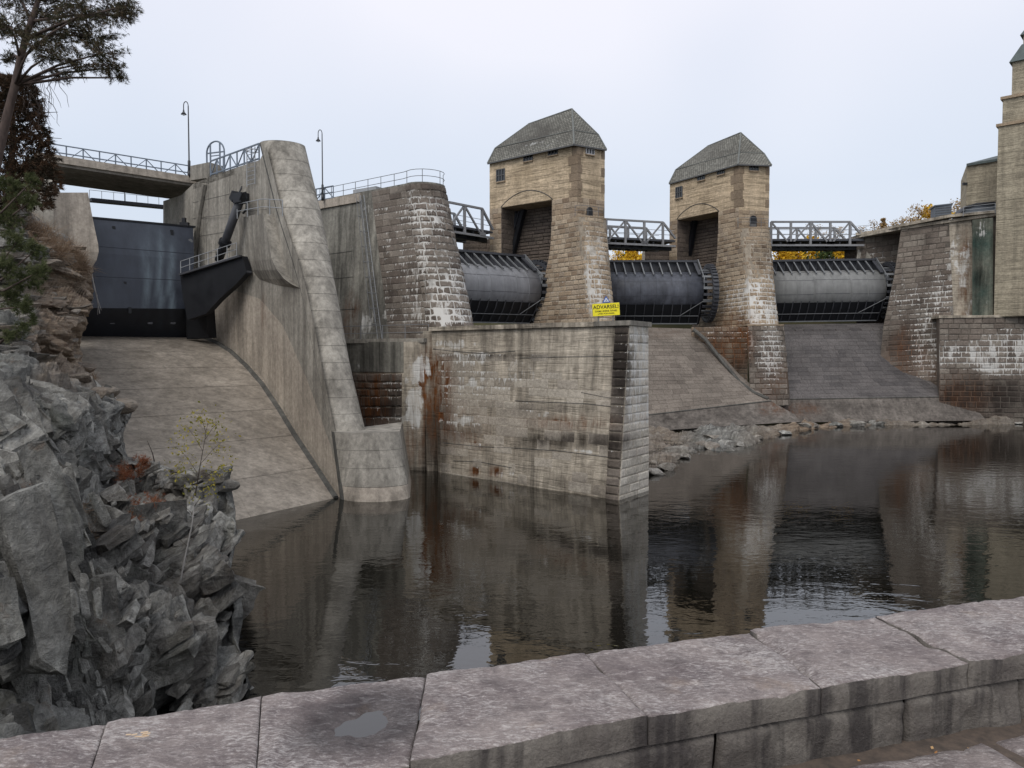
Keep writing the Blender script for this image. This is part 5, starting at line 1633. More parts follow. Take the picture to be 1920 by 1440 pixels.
    e0, e1 = Vector((x0.x - .2, x0.y - .25, z_t)), Vector((x1.x, x1.y - .25, z_t + .1))
    part('annex_roof', M['green_roof'], h, lambda m: m.add([e0, e1, e1 + Vector((3, 5, 1.6)), e0 + Vector((3.2, 5, 1.0)), e0 - Z * .25, e1 - Z * .25], [(0, 1, 2, 3), (4, 5, 1, 0), (4, 0, 3)]))
    part('downpipe', M['lamp'], h, lambda m: m.tube([x0 + Vector((.35, -.12, 0)), Vector((x0.x + .35, x0.y - .12, z_t - .1))], .07, 6))
    part('wall_lamp', M['lamp'], h, lambda m: m.box(at(1809, 345, 84.4), Vector((1, 0, 0)), Vector((0, 1, 0)), Z, .22, .12, .14))
    # slate cabin and dark low roof on the wall top
    c = thing('control_cabin', 'small slate grey metal cabin on top of the abutment wall', 'cabin', at(1768, 410, 82.5))
    a, b = at(1753, 412, 82.6), at(1784, 409, 81.8)
    zz = at(1768, 385, 82).z
    part('body', M['cabin'], c, lambda m: m.prism([a, b, b + Vector((.6, 2, 0)), a + Vector((.6, 2, 0))], Vector((0, 0, zz - a.z))))
    part('roof', M['cabin'], c, lambda m: m.prism([Vector((a.x - .12, a.y - .1, zz + .003)), Vector((b.x + .1, b.y - .1, zz + .06)), Vector((b.x + .6, b.y + 2, zz + .06)), Vector((a.x + .4, a.y + 2, zz + .003))], Vector((0, 0, .12))))
    for k in range(5):
        p, q_ = a.lerp(b, .02), b
        z = a.z + (zz - a.z) * (k + .7) / 5.6
        part('cladding_seam', M['window_frame'], c, lambda m: m.beam(Vector((a.x, a.y - .03, z)), Vector((b.x, b.y - .03, z)), .03, .05))
    s_ = thing('dark_shed', 'dark sloping shed roof behind the rail beside the power station', 'shed', at(1830, 402, 81.5))
    pts = [at(1800, 404, 81.6), at(1866, 402, 80.6), at(1866, 380, 80.8), at(1830, 382, 81.2), at(1812, 388, 81.4)]
    part('shed_body', M['cabin'], s_, lambda m: m.prism(pts, Vector((.5, 2.5, 0))))
    part('shed_roof', M['steel_black'], s_, lambda m: m.prism([at(1799, 402, 81.3), at(1812, 386, 81.2), at(1832, 380, 81.0), at(1867, 377.5, 80.4), at(1867, 381, 80.4), at(1832, 384, 81.0), at(1814, 390, 81.2)], Vector((.5, 2.6, 0))))
    railing('wall_railing', 'galvanised railing beside the power station wall', [at(1806, 406, 80.6), at(1866, 400, 78.9)], 1.0, M['galv'], 1.9, (1.0, .66, .33), .028)
    railing('wall_railing', 'thin galvanised railing on the abutment wall by the truss bridge', [at(1597, 441, 90), at(1650, 437, 89)], 1.0, M['galv_dark'], 1.7, (1.0, .5), .022)
right_side()

# ================================================================== ROCK: faceted noise
def hash3(ix, iy, iz, k):
    h = (ix.astype(np.int64) * 73856093) ^ (iy.astype(np.int64) * 19349663) ^ (iz.astype(np.int64) * 83492791) ^ (k * 2654435761)
    h = (h ^ (h >> 13)) * 1274126177
    h = h ^ (h >> 16)
    return (h & 0xFFFFFF).astype(np.float64) / float(0x1000000)
def facets(p, size, seed, aniso=None, tilt=0.75, k=2.6):
    """upper envelope of tilted planes, one for each cell of a jittered grid: sharp continuous blocks"""
    q = p if aniso is None else p @ aniso
    q = q / size
    base = np.floor(q)
    g = np.random.default_rng(seed)
    J = np.linalg.qr(g.normal(size=(3, 3)))[0] + g.normal(size=(3, 3)) * .18     # one set of joint planes
    best = np.full(len(q), -1e9)
    cid = np.zeros(len(q))
    for dx in (-1, 0, 1):
        for dy in (-1, 0, 1):
            for dz in (-1, 0, 1):
                c = base + (dx, dy, dz)
                ix, iy, iz = c[:, 0], c[:, 1], c[:, 2]
                r = q - c - np.stack([hash3(ix, iy, iz, seed + j) for j in range(3)], 1)
                d = np.abs(r @ J).max(1)
                tl = np.stack([hash3(ix, iy, iz, seed + 5 + j) - .5 for j in range(3)], 1) * 2 * tilt
                v = hash3(ix, iy, iz, seed + 9) - .5 + (r * tl).sum(1) - k * np.maximum(d - .34, 0)
                m = v > best
                best[m] = v[m]
                cid[m] = hash3(ix[m], iy[m], iz[m], seed + 11)
    return best - .1, cid
def smooth_noise(p, size, seed):
    q = p / size
    b = np.floor(q)
    f = q - b
    f = f * f * (3 - 2 * f)
    out = np.zeros(len(q))
    for dx in (0, 1):
        for dy in (0, 1):
            for dz in (0, 1):
                w = (f[:, 0] if dx else 1 - f[:, 0]) * (f[:, 1] if dy else 1 - f[:, 1]) * (f[:, 2] if dz else 1 - f[:, 2])
                out += w * hash3(b[:, 0] + dx, b[:, 1] + dy, b[:, 2] + dz, seed)
    return out
def basis(n, stretch):
    """anisotropy: squeeze along bedding normal n by stretch"""
    n = np.array(n, float)
    n /= np.linalg.norm(n)
    return np.eye(3) + (stretch - 1) * np.outer(n, n)

def mat_rock():
    t = NT('grey_slate_rock')
    st = t.attr('st')
    a, b, c = t.sep(st.outputs['Color'])[:3]
    p = t.pos
    n1 = t.noise(p, .5, 6, .7)
    n2 = t.noise(p, 3.5, 7, .75)
    lay = t.noise(t.scale(p, (1.2, 1.2, 9.0)), 1.0, 5, .7)
    grain = t.noise(t.scale(p, (9.0, 3.0, 4.5)), 1.0, 6, .75, .8)
    base = t.ramp(t.rng(t.math('ADD', t.math('MULTIPLY', n1, .95), t.math('MULTIPLY', c, .4)), .3, 1.0),
                  [(0, (0.055, 0.056, 0.058)), (.3, (0.12, 0.118, 0.109)), (.6, (0.265, 0.26, 0.238)), (1, (0.50, 0.485, 0.445))])
    base = t.mix(1.0, base, t.gray(t.rng(grain, .3, .7, .55, 1.4)), 'MULTIPLY')
    base = t.mix(1.0, base, t.gray(t.rng(n2, .25, .75, .55, 1.45)), 'MULTIPLY')
    dt = t.t.nodes.new('ShaderNodeVectorMath')
    dt.operation = 'DOT_PRODUCT'
    t.set(dt.inputs[0], p)
    dt.inputs[1].default_value = (.62, -.70, .34)
    cx = t.t.nodes.new('ShaderNodeCombineXYZ')
    t.set(cx.inputs[0], t.math('MULTIPLY', dt.outputs['Value'], 4.0))
    sx = t.sep(t.scale(p, (.5, .5, .5)))
    t.set(cx.inputs[1], sx[0])
    t.set(cx.inputs[2], sx[2])
    beds = t.noise(cx.outputs[0], 1.0, 6, .7, .4)
    base = t.mix(1.0, base, t.gray(t.rng(beds, .32, .68, .5, 1.5)), 'MULTIPLY')
    green = t.rng(t.noise(p, .8, 4, .6), .55, .72, 0, .35)
    base = t.mix(green, base, (0.10, 0.115, 0.085))
    brown = t.mix(t.rng(lay, .35, .65), (0.15, 0.095, 0.06), (0.42, 0.33, 0.24))
    base = t.mix(t.math("MULTIPLY", t.rng(t.noise(p, 1.7, 5, .7), .62, .75), .55), base, (0.17, 0.10, 0.055))
    base = t.mix(t.rng(t.noise(p, 2.6, 6, .8), .62, .72, 0, .65), base, (0.42, 0.42, 0.40))
    base = t.mix(t.rng(t.noise(t.scale(p, (1.4, 1.4, .25)), 1.0, 5, .65), .56, .68, 0, .7), base, (0.05, 0.048, 0.047))
    base = t.mix(t.math('MULTIPLY', a, t.rng(n2, .15, .5)), base, brown)
    base = t.mix(b, base, (0.5, 0.5, 0.5))
    h = t.math('ADD', t.math('ADD', n2, t.math('MULTIPLY', grain, 1.2)), t.math('MULTIPLY', t.noise(t.scale(p, (4, 4, 10)), 1.0, 6, .75), .8))
    t.bump(h, 0.9, 0.16)
    return t.out(base, .82, .3)
M['rock'] = mat_rock()

def cliff():
    ctrl = np.array([(-420, 1500, 4.6), (-420, 1100, 6), (-420, 800, 9), (-420, 350, 20), (0, 1450, 6.8), (0, 1150, 8.5), (0, 950, 11), (0, 800, 15), (0, 650, 21), (0, 500, 28), (0, 380, 34), (100, 1450, 8.6), (100, 1150, 10.5), (100, 950, 13),
                     (100, 800, 18), (100, 650, 26), (100, 500, 34), (100, 400, 41), (170, 500, 41), (165, 650, 35), (240, 770, 28), (200, 1000, 14.3), (200, 1200, 12.5), (200, 1450, 11), (300, 1450, 12.6), (300, 1200, 14.5), (300, 1000, 17),
                     (300, 890, 21.5), (440, 910, 20.5), (440, 1000, 18.6), (450, 1150, 17), (475, 1300, 15.9), (400, 1300, 15), (380, 1100, 16.6), (220, 850, 23), (490, 1450, 14)], float)
    ys = [372, 395, 420, 450, 480, 505, 560, 600, 630, 660, 690, 720, 750, 770, 800, 830, 860, 874, 885, 897, 910, 940, 1000, 1060, 1090, 1150, 1200, 1250, 1300, 1400, 1460]
    rs = [30, 52, 90, 128, 152, 166, 164, 158, 150, 150, 163, 180, 225, 244, 236, 222, 240, 285, 340, 405, 432, 442, 444, 438, 448, 453, 450, 461, 474, 492, 500]
    nu, nv, nb = 380, 620, 46
    V = np.linspace(370, 1460, nv)
    R = np.interp(V, ys, rs)
    U = np.linspace(0, 1, nu) ** .85
    px = -420 + (R[:, None] + 420) * U[None, :]
    py = np.repeat(V[:, None], nu, 1)
    def depth(x, y):
        w = 1.0 / (((x[..., None] - ctrl[:, 0]) ** 2 + (y[..., None] - ctrl[:, 1]) ** 2) / 900 + 1.0) ** 1.7
        return np.exp((w * np.log(ctrl[:, 2])).sum(-1) / w.sum(-1))
    D = depth(px, py)
    # the face turns away behind its outline
    eb = np.linspace(0, 1, nb + 1)[1:]
    Rb = np.repeat(R[:, None], nb, 1)
    pxb = Rb - 30 * eb[None, :] ** 2
    Db = depth(Rb, np.repeat(V[:, None], nb, 1)) * (1 + .42 * eb[None, :] ** 1.5)
    px, py, D = np.hstack([px, pxb]), np.hstack([py, np.repeat(V[:, None], nb, 1)]), np.hstack([D, Db])
    a, b = (px - 960) / F, (720 - py) / F
    ry = CP + b * SP
    k = D / ry
    pts = np.stack([a * k, D, CAMZ + (-SP + b * CP) * k], -1)
    nv, nw = pts.shape[:2]
    du = np.gradient(pts, axis=1)
    dv = np.gradient(pts, axis=0)
    nrm = np.cross(du, dv)
    nrm /= np.linalg.norm(nrm, axis=-1, keepdims=True) + 1e-9
    tocam = np.array([0, 0, CAMZ]) - pts
    flip = (nrm * tocam).sum(-1) < 0
    flip[:, nu:] = flip[:, nu - 1:nu]
    nrm[flip] *= -1
    p = pts.reshape(-1, 3)
    n = nrm.reshape(-1, 3)
    pxf, pyf = px.reshape(-1), py.reshape(-1)
    steep = basis((.80, .25, .50), 2.6)       # steep slabs near the viewer
    flat = basis((.10, .25, 1.0), 3.4)        # flat ledges higher up
    far = np.clip((800 - pyf) / 130, 0, 1)
    mid = np.clip((pxf - 215) / 60, 0, 1) * np.clip((pyf - 900) / 60, 0, 1)
    blk = basis((.55, .1, .85), 2.0)
    wob = np.stack([smooth_noise(p, 1.5, 40 + i) - .5 for i in range(3)], 1) * .14
    pw = p + wob
    tot = np.zeros(len(p))
    cid = np.zeros(len(p))
    scale = np.clip(p[:, 1] / 16, .55, 1.6)
    for size, amp, seed in ((3.6, .55, 1), (1.5, .34, 2), (.62, .2, 3), (.26, .09, 4), (.11, .035, 5)):
        f1, c1 = facets(pw, size, seed * 17, steep)
        f2, c2 = facets(pw, size, seed * 17 + 5, flat)
        f3, c3 = facets(pw, size, seed * 17 + 9, blk)
        f = np.where(far > .5, f2, np.where(mid > .5, f3, f1))
        tot += f * amp * (1.0 if size < 1 else scale) * .78
        if size in (1.5, .62):
            cid += (((c1 * (1 - mid) + c3 * mid) * (1 - far)) + c2 * far) * .5
    big = smooth_noise(p, 5.0, 77) - .5
    # broad ribs and gullies
    tot += big * 1.2 * np.clip(scale, .6, 1.3)
    # gully between the near mass and the lower headland
    g = np.exp(-((pxf - (205 + (pyf - 1000) * .06)) / 26) ** 2) * np.clip((pyf - 880) / 80, 0, 1) * np.clip((1330 - pyf) / 60, 0, 1)
    tot -= g * 1.1
    edge = np.clip((pxf.reshape(nv, nw) * 0 + np.repeat(np.concatenate([np.ones(nu), 1 - .5 * eb])[None, :], nv, 0)), 0, 1).reshape(-1)
    rr = np.repeat(R[:, None], nw, 1).reshape(-1)
    soft = .35 + .65 * np.clip((rr - pxf) / 40, 0, 1)
    out = p + n * (tot * soft)[:, None]
    rust = np.clip((760 - pyf) / 60, 0, 1) * np.clip((pyf - 480) / 40, 0, 1) * np.clip((pxf - 40) / 30, 0, 1) * .95
    rust = np.maximum(rust, .5 * np.exp(-(((pxf - 300) / 60) ** 2 + ((pyf - 900) / 40) ** 2)))
    rust = np.maximum(rust, .45 * np.exp(-(((pxf - 150) / 40) ** 2 + ((pyf - 1010) / 60) ** 2)))
    st = np.stack([rust, np.zeros(len(p)), np.clip(cid, 0, 1), np.ones(len(p))], 1)
    idx = np.arange(nv * nw).reshape(nv, nw)
    fc = np.stack([idx[:-1, :-1], idx[:-1, 1:], idx[1:, 1:], idx[1:, :-1]], -1).reshape(-1, 4)
    o = np_obj('rock_cliff', out, fc, M['rock'], None, False, st)
    o['kind'] = 'structure'
    rock_slabs(o, pts, nrm, V, R)
    return out.reshape(nv, nw, 3), V, R

def rock_slabs(parent, pts, nrm, V, R):
    """angular slabs split along the bedding, set into the face; the largest are pieces of their own"""
    G = random.Random(77)
    protos = []
    for i in range(36):
        bm = bmesh.new()
        for a in (-1, 1):
            for b in (-1, 1):
                for c in (-1, 1):
                    bm.verts.new((a * G.uniform(.62, 1.0), b * G.uniform(.62, 1.0), c * G.uniform(.7, 1.0)))
        for k in range(G.randint(2, 5)):
            ax = G.randint(0, 2)
            q = [G.uniform(-.55, .55) for _ in range(3)]
            q[ax] = G.choice((-1, 1)) * G.uniform(1.0, 1.18)
            bm.verts.new(q)
        bmesh.ops.convex_hull(bm, input=bm.verts)
        bmesh.ops.delete(bm, geom=[v for v in bm.verts if not v.link_faces], context='VERTS')
        bm.verts.index_update()
        protos.append((np.array([tuple(v.co) for v in bm.verts]), [tuple(v.index for v in f.verts) for f in bm.faces]))
        bm.free()
    nu = 380
    jobs = []
    for lo, hi, count in ((130, 230, 80), (80, 140, 160), (40, 80, 260), (14, 36, 260)):
        for _ in range(count):
            jobs.append((G.uniform(lo, hi), G.random()))
    blocks = []
    for spx, _ in jobs:
        j = G.randint(8, len(V) - 30)
        py = V[j]
        if py < 470 and G.random() < .5:
            continue
        px = G.uniform(-60, R[j] - spx * .25)
        if (py < 850 or px > 215) and spx > 150:
            spx = G.uniform(80, 150)
        if py < 700 and spx > 75:
            spx = G.uniform(35, 80)
        i = int(nu * max(0, min(.999, (px + 420) / (R[j] + 420))) ** (1 / .85))
        p, n = pts[j, i], nrm[j, i]
        D = p[1]
        if py < 720 - max(0, px - 150) * .2:
            nb, asp, rust = (.06, -.16, 1.0), (1.25, .8, .2), .9 if px > 45 else .35
        elif px > 195 + (py - 900) * .05 and py > 870:
            nb, asp, rust = (-.36, -.30, .88), (1.2, .8, .3), .14
            if G.random() < .22:
                nb, asp = (.72, -.66, .14), (.8, 1.3, .3)
        elif py < 880:
            nb, asp, rust = (.35, -.68, .62), (1.3, .9, .36), .08
        else:
            nb, asp, rust = (.62, -.70, .34), (1.7, .62, .3), .06
        nb = np.array(nb) + np.array([G.gauss(0, .075) for _ in range(3)])
        nb /= np.linalg.norm(nb)
        # long axis lies in the bedding and along the face
        t = np.cross(nb, n)
        if np.linalg.norm(t) < .25:
            t = np.cross(nb, np.array([.3, .1, -1.0]))
        t /= np.linalg.norm(t)
        if py >= 880 and px < 200:
            dn = np.array([.3, -.1, -.95])
            t = dn - nb * dn.dot(nb)
            t /= np.linalg.norm(t)
        w = np.cross(nb, t)
        a = G.gauss(0, .1)
        t, w = t * math.cos(a) + w * math.sin(a), w * math.cos(a) - t * math.sin(a)
        half = spx * D / F * .5
        v, f = protos[G.randrange(len(protos))]
        dims = np.array(asp) * half * np.array([G.uniform(.8, 1.3), G.uniform(.7, 1.25), G.uniform(.6, 1.3)])
        ext = abs(t.dot(n)) * dims[0] + abs(w.dot(n)) * dims[1] + abs(nb.dot(n)) * dims[2]
        c = p + n * (-ext * (G.uniform(.86, 1.06) if py > 820 and px < 200 else G.uniform(.72, 1.02)) + .24 * min(1, D / 14))
        vv = c + (v * dims) @ np.stack([t, w, nb])
        tone = min(1, max(0, G.gauss(.46, .27)))
        blocks.append((spx, vv, f, tone, min(1, max(0, rust * G.uniform(.3, 1.2)))))
    blocks.sort(key=lambda b: -b[0])
    m = MB()
    for k, (sp, vv, f, tone, rust) in enumerate(blocks):
        cuts = 5 if sp > 110 else 3 if sp > 50 else 1
        bm = bmesh.new()
        bv = [bm.verts.new(q) for q in vv]
        for q in f:
            bm.faces.new([bv[z] for z in q])
        bmesh.ops.subdivide_edges(bm, edges=bm.edges[:], cuts=cuts, use_grid_fill=True)
        bm.normal_update()
        bm.verts.index_update()
        co = np.array([tuple(q.co) for q in bm.verts])
        no = np.array([tuple(q.normal) for q in bm.verts])
        size = np.ptp(vv, axis=0).max()
        thin = min(size, 2.2 * np.sort(np.ptp(vv, axis=0))[0])
        r1 = smooth_noise(co, size * .22, 900) - .55
        r2 = smooth_noise(co @ basis((.6, -.6, .5), 3.0), size * .1, 901) - .5
        r3, _ = facets(co, size * .3, 903)
        co = co + no * (thin * (.075 * r1 + .035 * r2 + .035 * r3))[:, None]
        vv, f = co, [tuple(z.index for z in q.verts) for q in bm.faces]
        bm.free()
        col = [(rust, 0, tone, 1)] * len(vv)
        if k < 300:
            b = MB()
            b.add(vv, f, col)
            b.build('rock_slab', M['rock'], parent)
        else:
            m.add(vv, f, col)
    tag(m.build('rock_fragments', M['rock'], parent), kind='stuff')
CL, CLV, CLR = cliff()
def cliff_pt(px, py):
    """the built rock's point nearest to a pixel"""
    j = int(np.argmin(abs(CLV - py)))
    row = CL[j]
    d = row[:, 1] * CP - (row[:, 2] - CAMZ) * SP
    x = 960 + F * row[:, 0] / d
    i = int(np.argmin(abs(x[:380] - px)))
    return Vector(row[i])

def shore_rocks():
    edge = [(1190, 905), (1216, 892), (1245, 884), (1285, 858), (1330, 842), (1400, 834), (1450, 822), (1500, 806), (1580, 801), (1650, 796), (1720, 792), (1790, 794), (1850, 793), (1960, 796)]
    top = [(1190, 812), (1216, 806), (1260, 803), (1300, 800), (1330, 797), (1400, 793), (1450, 790), (1500, 788), (1580, 785), (1650, 783), (1720, 783), (1790, 786), (1850, 782), (1960, 788)]
    tD = [69.3, 69.5, 69.9, 70.3, 70.6, 71.2, 71.6, 72.3, 76.4, 76.6, 76.9, 77.0, 77.4, 77.6]
    n, k = 420, 90
    u = np.linspace(0, len(edge) - 1, n)
    E = np.array([tuple(onz(x, y, 0)) for x, y in edge])
    T = np.array([tuple(at(x, y, d)) for (x, y), d in zip(top, tD)])
    ii = np.arange(len(edge))
    Eu = np.stack([np.interp(u, ii, E[:, c]) for c in range(3)], 1)
    Tu = np.stack([np.interp(u, ii, T[:, c]) for c in range(3)], 1)
    v = np.linspace(-.35, 1.45, k)
    P = Eu[:, None, :] + (Tu - Eu)[:, None, :] * v[None, :, None]
    vv = np.repeat(v[None, :], n, 0)
    zprof = np.interp(vv, [-.35, 0, .2, .9, 1.05, 1.45], [-1.2, -.05, .35, .8, .75, -.6])
    ztop = np.repeat(Tu[:, 2:3], k, 1)
    P[..., 2] = zprof * np.clip(ztop, .35, 2)
    p = P.reshape(-1, 3)
    fl = basis((.2, .3, 1), 2.2)
    tot = np.zeros(len(p))
    cid = np.zeros(len(p))
    wob = np.stack([smooth_noise(p, 2.0, 140 + i) - .5 for i in range(3)], 1) * .2
    for size, amp, seed in ((4.0, .6, 11), (1.7, .5, 12), (.7, .24, 13), (.3, .1, 14)):
        f, c = facets(p + wob, size, seed * 13, fl)
        tot += f * amp
        cid += c * .4
    q = np.clip((vv.reshape(-1) - 1.25) / -.3, 0, 1)
    p[:, 2] += tot * np.clip(q, .1, 1)
    pxs = np.array([proj(x)[0] for x in p[::1]])
    pale = smooth_noise(p, 1.3, 99) * .35
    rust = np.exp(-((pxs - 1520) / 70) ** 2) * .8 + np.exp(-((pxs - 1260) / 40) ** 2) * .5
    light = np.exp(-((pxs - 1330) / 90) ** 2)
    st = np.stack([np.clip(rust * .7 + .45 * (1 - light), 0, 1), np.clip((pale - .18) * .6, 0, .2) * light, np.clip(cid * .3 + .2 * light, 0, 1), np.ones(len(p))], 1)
    idx = np.arange(n * k).reshape(n, k)
    fc = np.stack([idx[:-1, :-1], idx[1:, :-1], idx[1:, 1:], idx[:-1, 1:]], -1).reshape(-1, 4)
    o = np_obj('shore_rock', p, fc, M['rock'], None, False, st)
    o['kind'] = 'structure'
shore_rocks()

# ================================================================== FOREGROUND PARAPET
H_PAR = 1.45
ZP = CAMZ - H_PAR
def mat_parapet(name, top):
    t = NT(name)
    p = t.pos
    n1 = t.noise(p, 2.2, 6, .7)
    sp = t.noise(t.scale(p, (34, 85, 60)), 1.0, 7, .78, .5)
    n3 = t.noise(p, 7, 5, .7)
    if top:
        base = t.mix(t.rng(n1, .35, .65), (0.16, 0.13, 0.127), (0.32, 0.272, 0.252))
        f = t.rng(t.math('ADD', sp, t.math('MULTIPLY', t.noise(p, 2.6, 5, .7), .55)), .78, .95)
        base = t.mix(t.math('MULTIPLY', f, .7), base, (0.52, 0.485, 0.46))
        base = t.mix(t.rng(n3, .5, .72, 0, .6), base, (0.085, 0.07, 0.07))
        wf = t.noise(t.scale(p, (9, 22, 16)), 1.0, 6, .8, .8)
        base = t.mix(t.rng(wf, .54, .66, 0, .6), base, (0.56, 0.51, 0.48))
        base = t.mix(t.rng(wf, .44, .34, 0, .5), base, (0.075, 0.06, 0.06))
        base = t.mix(t.rng(t.noise(p, 3.1, 4, .6), .62, .74, 0, .4), base, (0.27, 0.19, 0.13))
        wet = t.sep(t.attr('st').outputs['Color'])[2]
        base = t.mix(wet, base, t.mix(1.0, base, (.33, .34, .36), 'MULTIPLY'))
    else:
        base = t.mix(t.rng(n1, .35, .65), (0.115, 0.10, 0.09), (0.20, 0.18, 0.155))
        s = t.noise(t.scale(p, (7, 7, .7)), 1.0, 4, .6)
        base = t.mix(t.rng(s, .5, .62, 0, .75), base, (0.035, 0.03, 0.03))
        base = t.mix(t.rng(sp, .62, .8, 0, .5), base, (0.36, 0.32, 0.29))
    base = t.mix(1.0, base, t.gray(t.rng(sp, .25, .75, .62, 1.4)), 'MULTIPLY')
    h = t.math('ADD', t.math('MULTIPLY', sp, .8), t.math('ADD', n3, t.noise(p, 60, 4, .7)))
    t.bump(h, 0.75, 0.018)
    return t.out(base, .85, .25)
M['par_top'] = mat_parapet('weathered_granite_top', True)
M['par_front'] = mat_parapet('weathered_granite_front', False)

def parapet():
    t = thing('parapet_wall', 'low granite parapet of rough coping slabs along the lookout', 'wall', onz(1215, 1340, ZP))
    back = lambda x: interp(x, [-200, 0, 480, 800, 1095, 1405, 1640, 1830, 1920, 2300, 3500], [1410, 1380, 1305, 1262, 1223, 1181, 1156, 1128, 1115, 1062, 897])
    front = lambda x: interp(x, [-200, 1215, 1539, 1817, 1920, 2400, 3500], [1620, 1341, 1286, 1240, 1226, 1152, 984])
    joints = [(-140, -420), (200, 130), (490, 478), (800, 768), (1096, 1215), (1406, 1540), (1642, 1817), (1832, 2060), (2050, 2330), (2330, 2680), (2700, 3100), (3100, 3480)]
    bo, fo = [onz(b, back(b), ZP) for b, f in joints], [onz(f, front(f), ZP) for b, f in joints]
    thick = .125
    R = random.Random(9)
    fdir = (fo[5] - fo[4]).normalized()
    outw = Vector((fdir.y, -fdir.x, 0))
    if outw.y > 0:
        outw = -outw
    for i in range(len(joints) - 1):
        n, k = 90, 60
        e = .003
        A, B = bo[i].lerp(bo[i + 1], e), bo[i].lerp(bo[i + 1], 1 - e)
        Cc, Dd = fo[i].lerp(fo[i + 1], e), fo[i].lerp(fo[i + 1], 1 - e)
        dz = R.uniform(-.004, .004)
        g = []
        for j in range(k + 1):
            v = j / k
            for c in range(n + 1):
                u = c / n
                g.append(A.lerp(B, u).lerp(Cc.lerp(Dd, u), v) + Z * dz)
        g = np.array([tuple(p) for p in g])
        uu = np.tile(np.linspace(0, 1, n + 1), k + 1)
        vv = np.repeat(np.linspace(0, 1, k + 1), n + 1)
        h = (smooth_noise(g, .45, 200 + i) - .5) * .02 + (smooth_noise(g, .09, 210 + i) - .5) * .009 + (smooth_noise(g, .03, 220 + i) - .5) * .006
        f1, _ = facets(g, .28, 300 + i)
        h += f1 * .006
        ed = np.minimum(np.minimum(uu, 1 - uu) * (B - A).length, np.minimum(vv, 1 - vv) * .75)
        h -= .006 * np.exp(-ed / .008) + .002 * np.exp(-ed / .04)
        chip = np.clip(smooth_noise(g, .13, 230 + i) - .62, 0, 1) * 4
        h -= .016 * chip * np.exp(-ed / .02)
        st = np.zeros((len(g), 4))
        if i == 2:      # hollow that holds the puddle
            pp = onz(690, 1345, ZP)
            rx = (onz(760, 1345, ZP) - onz(610, 1345, ZP)).length / 2
            dd = np.sqrt(((g[:, 0] - pp.x) / (rx * 1.1)) ** 2 + ((g[:, 1] - pp.y - (g[:, 0] - pp.x) * .25) / .165) ** 2) + (smooth_noise(g, .08, 5) - .5) * .5
            h -= .03 * np.clip(1.25 - dd, 0, 1)
            st[:, 2] = np.clip(2.1 - dd, 0, 1) * .85
            # raised pale rib and dirty groove left of the puddle
            gx = onz(545, 1350, ZP)
            h += (.006 * np.exp(-((g[:, 0] - gx.x) / .02) ** 2) - .005 * np.exp(-((g[:, 0] - gx.x - .06) / .025) ** 2)) * np.clip(ed / .08, 0, 1)
        if i in (5, 6):  # worn notch by the joint
            h -= .02 * np.exp(-(uu * (B - A).length / .05) ** 2) * (vv < .85) * (vv > .1) * (i == 5)
            c0 = onz(1740, 1205, ZP)
            h -= .015 * np.exp(-(((g[:, 0] - c0.x) / .12) ** 2 + ((g[:, 1] - c0.y) / .05) ** 2))
        g[:, 2] += h
        # uneven back edge
        bk = (vv < .02)
        g[bk, 1] += (smooth_noise(g[bk], .12, 400) - .5) * .02
        top_n = len(g)
        # side walls down to the underside
        ring = [c for c in range(n + 1)] + [j * (n + 1) + n for j in range(1, k + 1)] + [k * (n + 1) + c for c in range(n - 1, -1, -1)] + [j * (n + 1) for j in range(k - 1, 0, -1)]
        low = g[ring].copy()
        low[:, 2] = ZP - thick + (smooth_noise(g[ring], .1, 500) - .5) * .006
        midr = g[ring].copy()
        midr[:, 2] = (g[ring][:, 2] + low[:, 2]) / 2
        allv = np.vstack([g, midr, low])
        m = len(ring)
        fr = vv[ring] > .99
        nz = (smooth_noise(midr, .07, 600) - .5) * .028
        allv[top_n:top_n + m, :2] += nz[:, None] * np.array([outw.x, outw.y])[None, :] * fr[:, None]
        fc = [(j * (n + 1) + c, (j + 1) * (n + 1) + c, (j + 1) * (n + 1) + c + 1, j * (n + 1) + c + 1) for j in range(k) for c in range(n)]
        for q in range(m):
            r = (q + 1) % m
            fc.append((ring[q], ring[r], top_n + r, top_n + q))
            fc.append((top_n + q, top_n + r, top_n + m + r, top_n + m + q))
        sta = np.vstack([st, np.zeros((2 * m, 4))])
        o = np_obj('coping_slab', allv, np.array(fc), M['par_top'], t, False, sta)
        o.data.materials.append(M['par_front'])
        mi = np.zeros(len(fc), dtype=np.int32)
        mi[n * k:] = 1
        o.data.polygons.foreach_set('material_index', mi)
        if i == 2:
            w = NT('puddle_water')
            w.bsdf.inputs['IOR'].default_value = 1.5
            w.bump(w.noise(w.pos, 30, 2, .5), .02, .01)
            wm = w.out((0.035, 0.035, 0.035), .06, .5)
            cpt = np.array([pp.x, pp.y])
            zz = ZP - .0145 + dz
            ring2 = []
            for a in range(40):
                th = 2 * math.pi * a / 40
                kr = 1 + .16 * math.sin(3 * th + 1) + .1 * math.sin(7 * th) + .06 * math.sin(13 * th + 2)
                ring2.append((pp.x + math.cos(th) * rx * 1.3 * kr, pp.y + (math.sin(th) * .19 + math.cos(th) * rx * .26) * kr, zz))
            pm = MB()
            pm.add(ring2, [tuple(range(40))])
            tag(pm.build('puddle', wm), 'shallow puddle lying in the hollow of a parapet slab', 'puddle')
    # second course
    js = [-300, 330, 900, 1348, 1703, 1925, 2250, 2600, 3000, 3480]
    gz = ZP - thick - .20
    low_pts = [onz(f, front(f), ZP) for f in js]
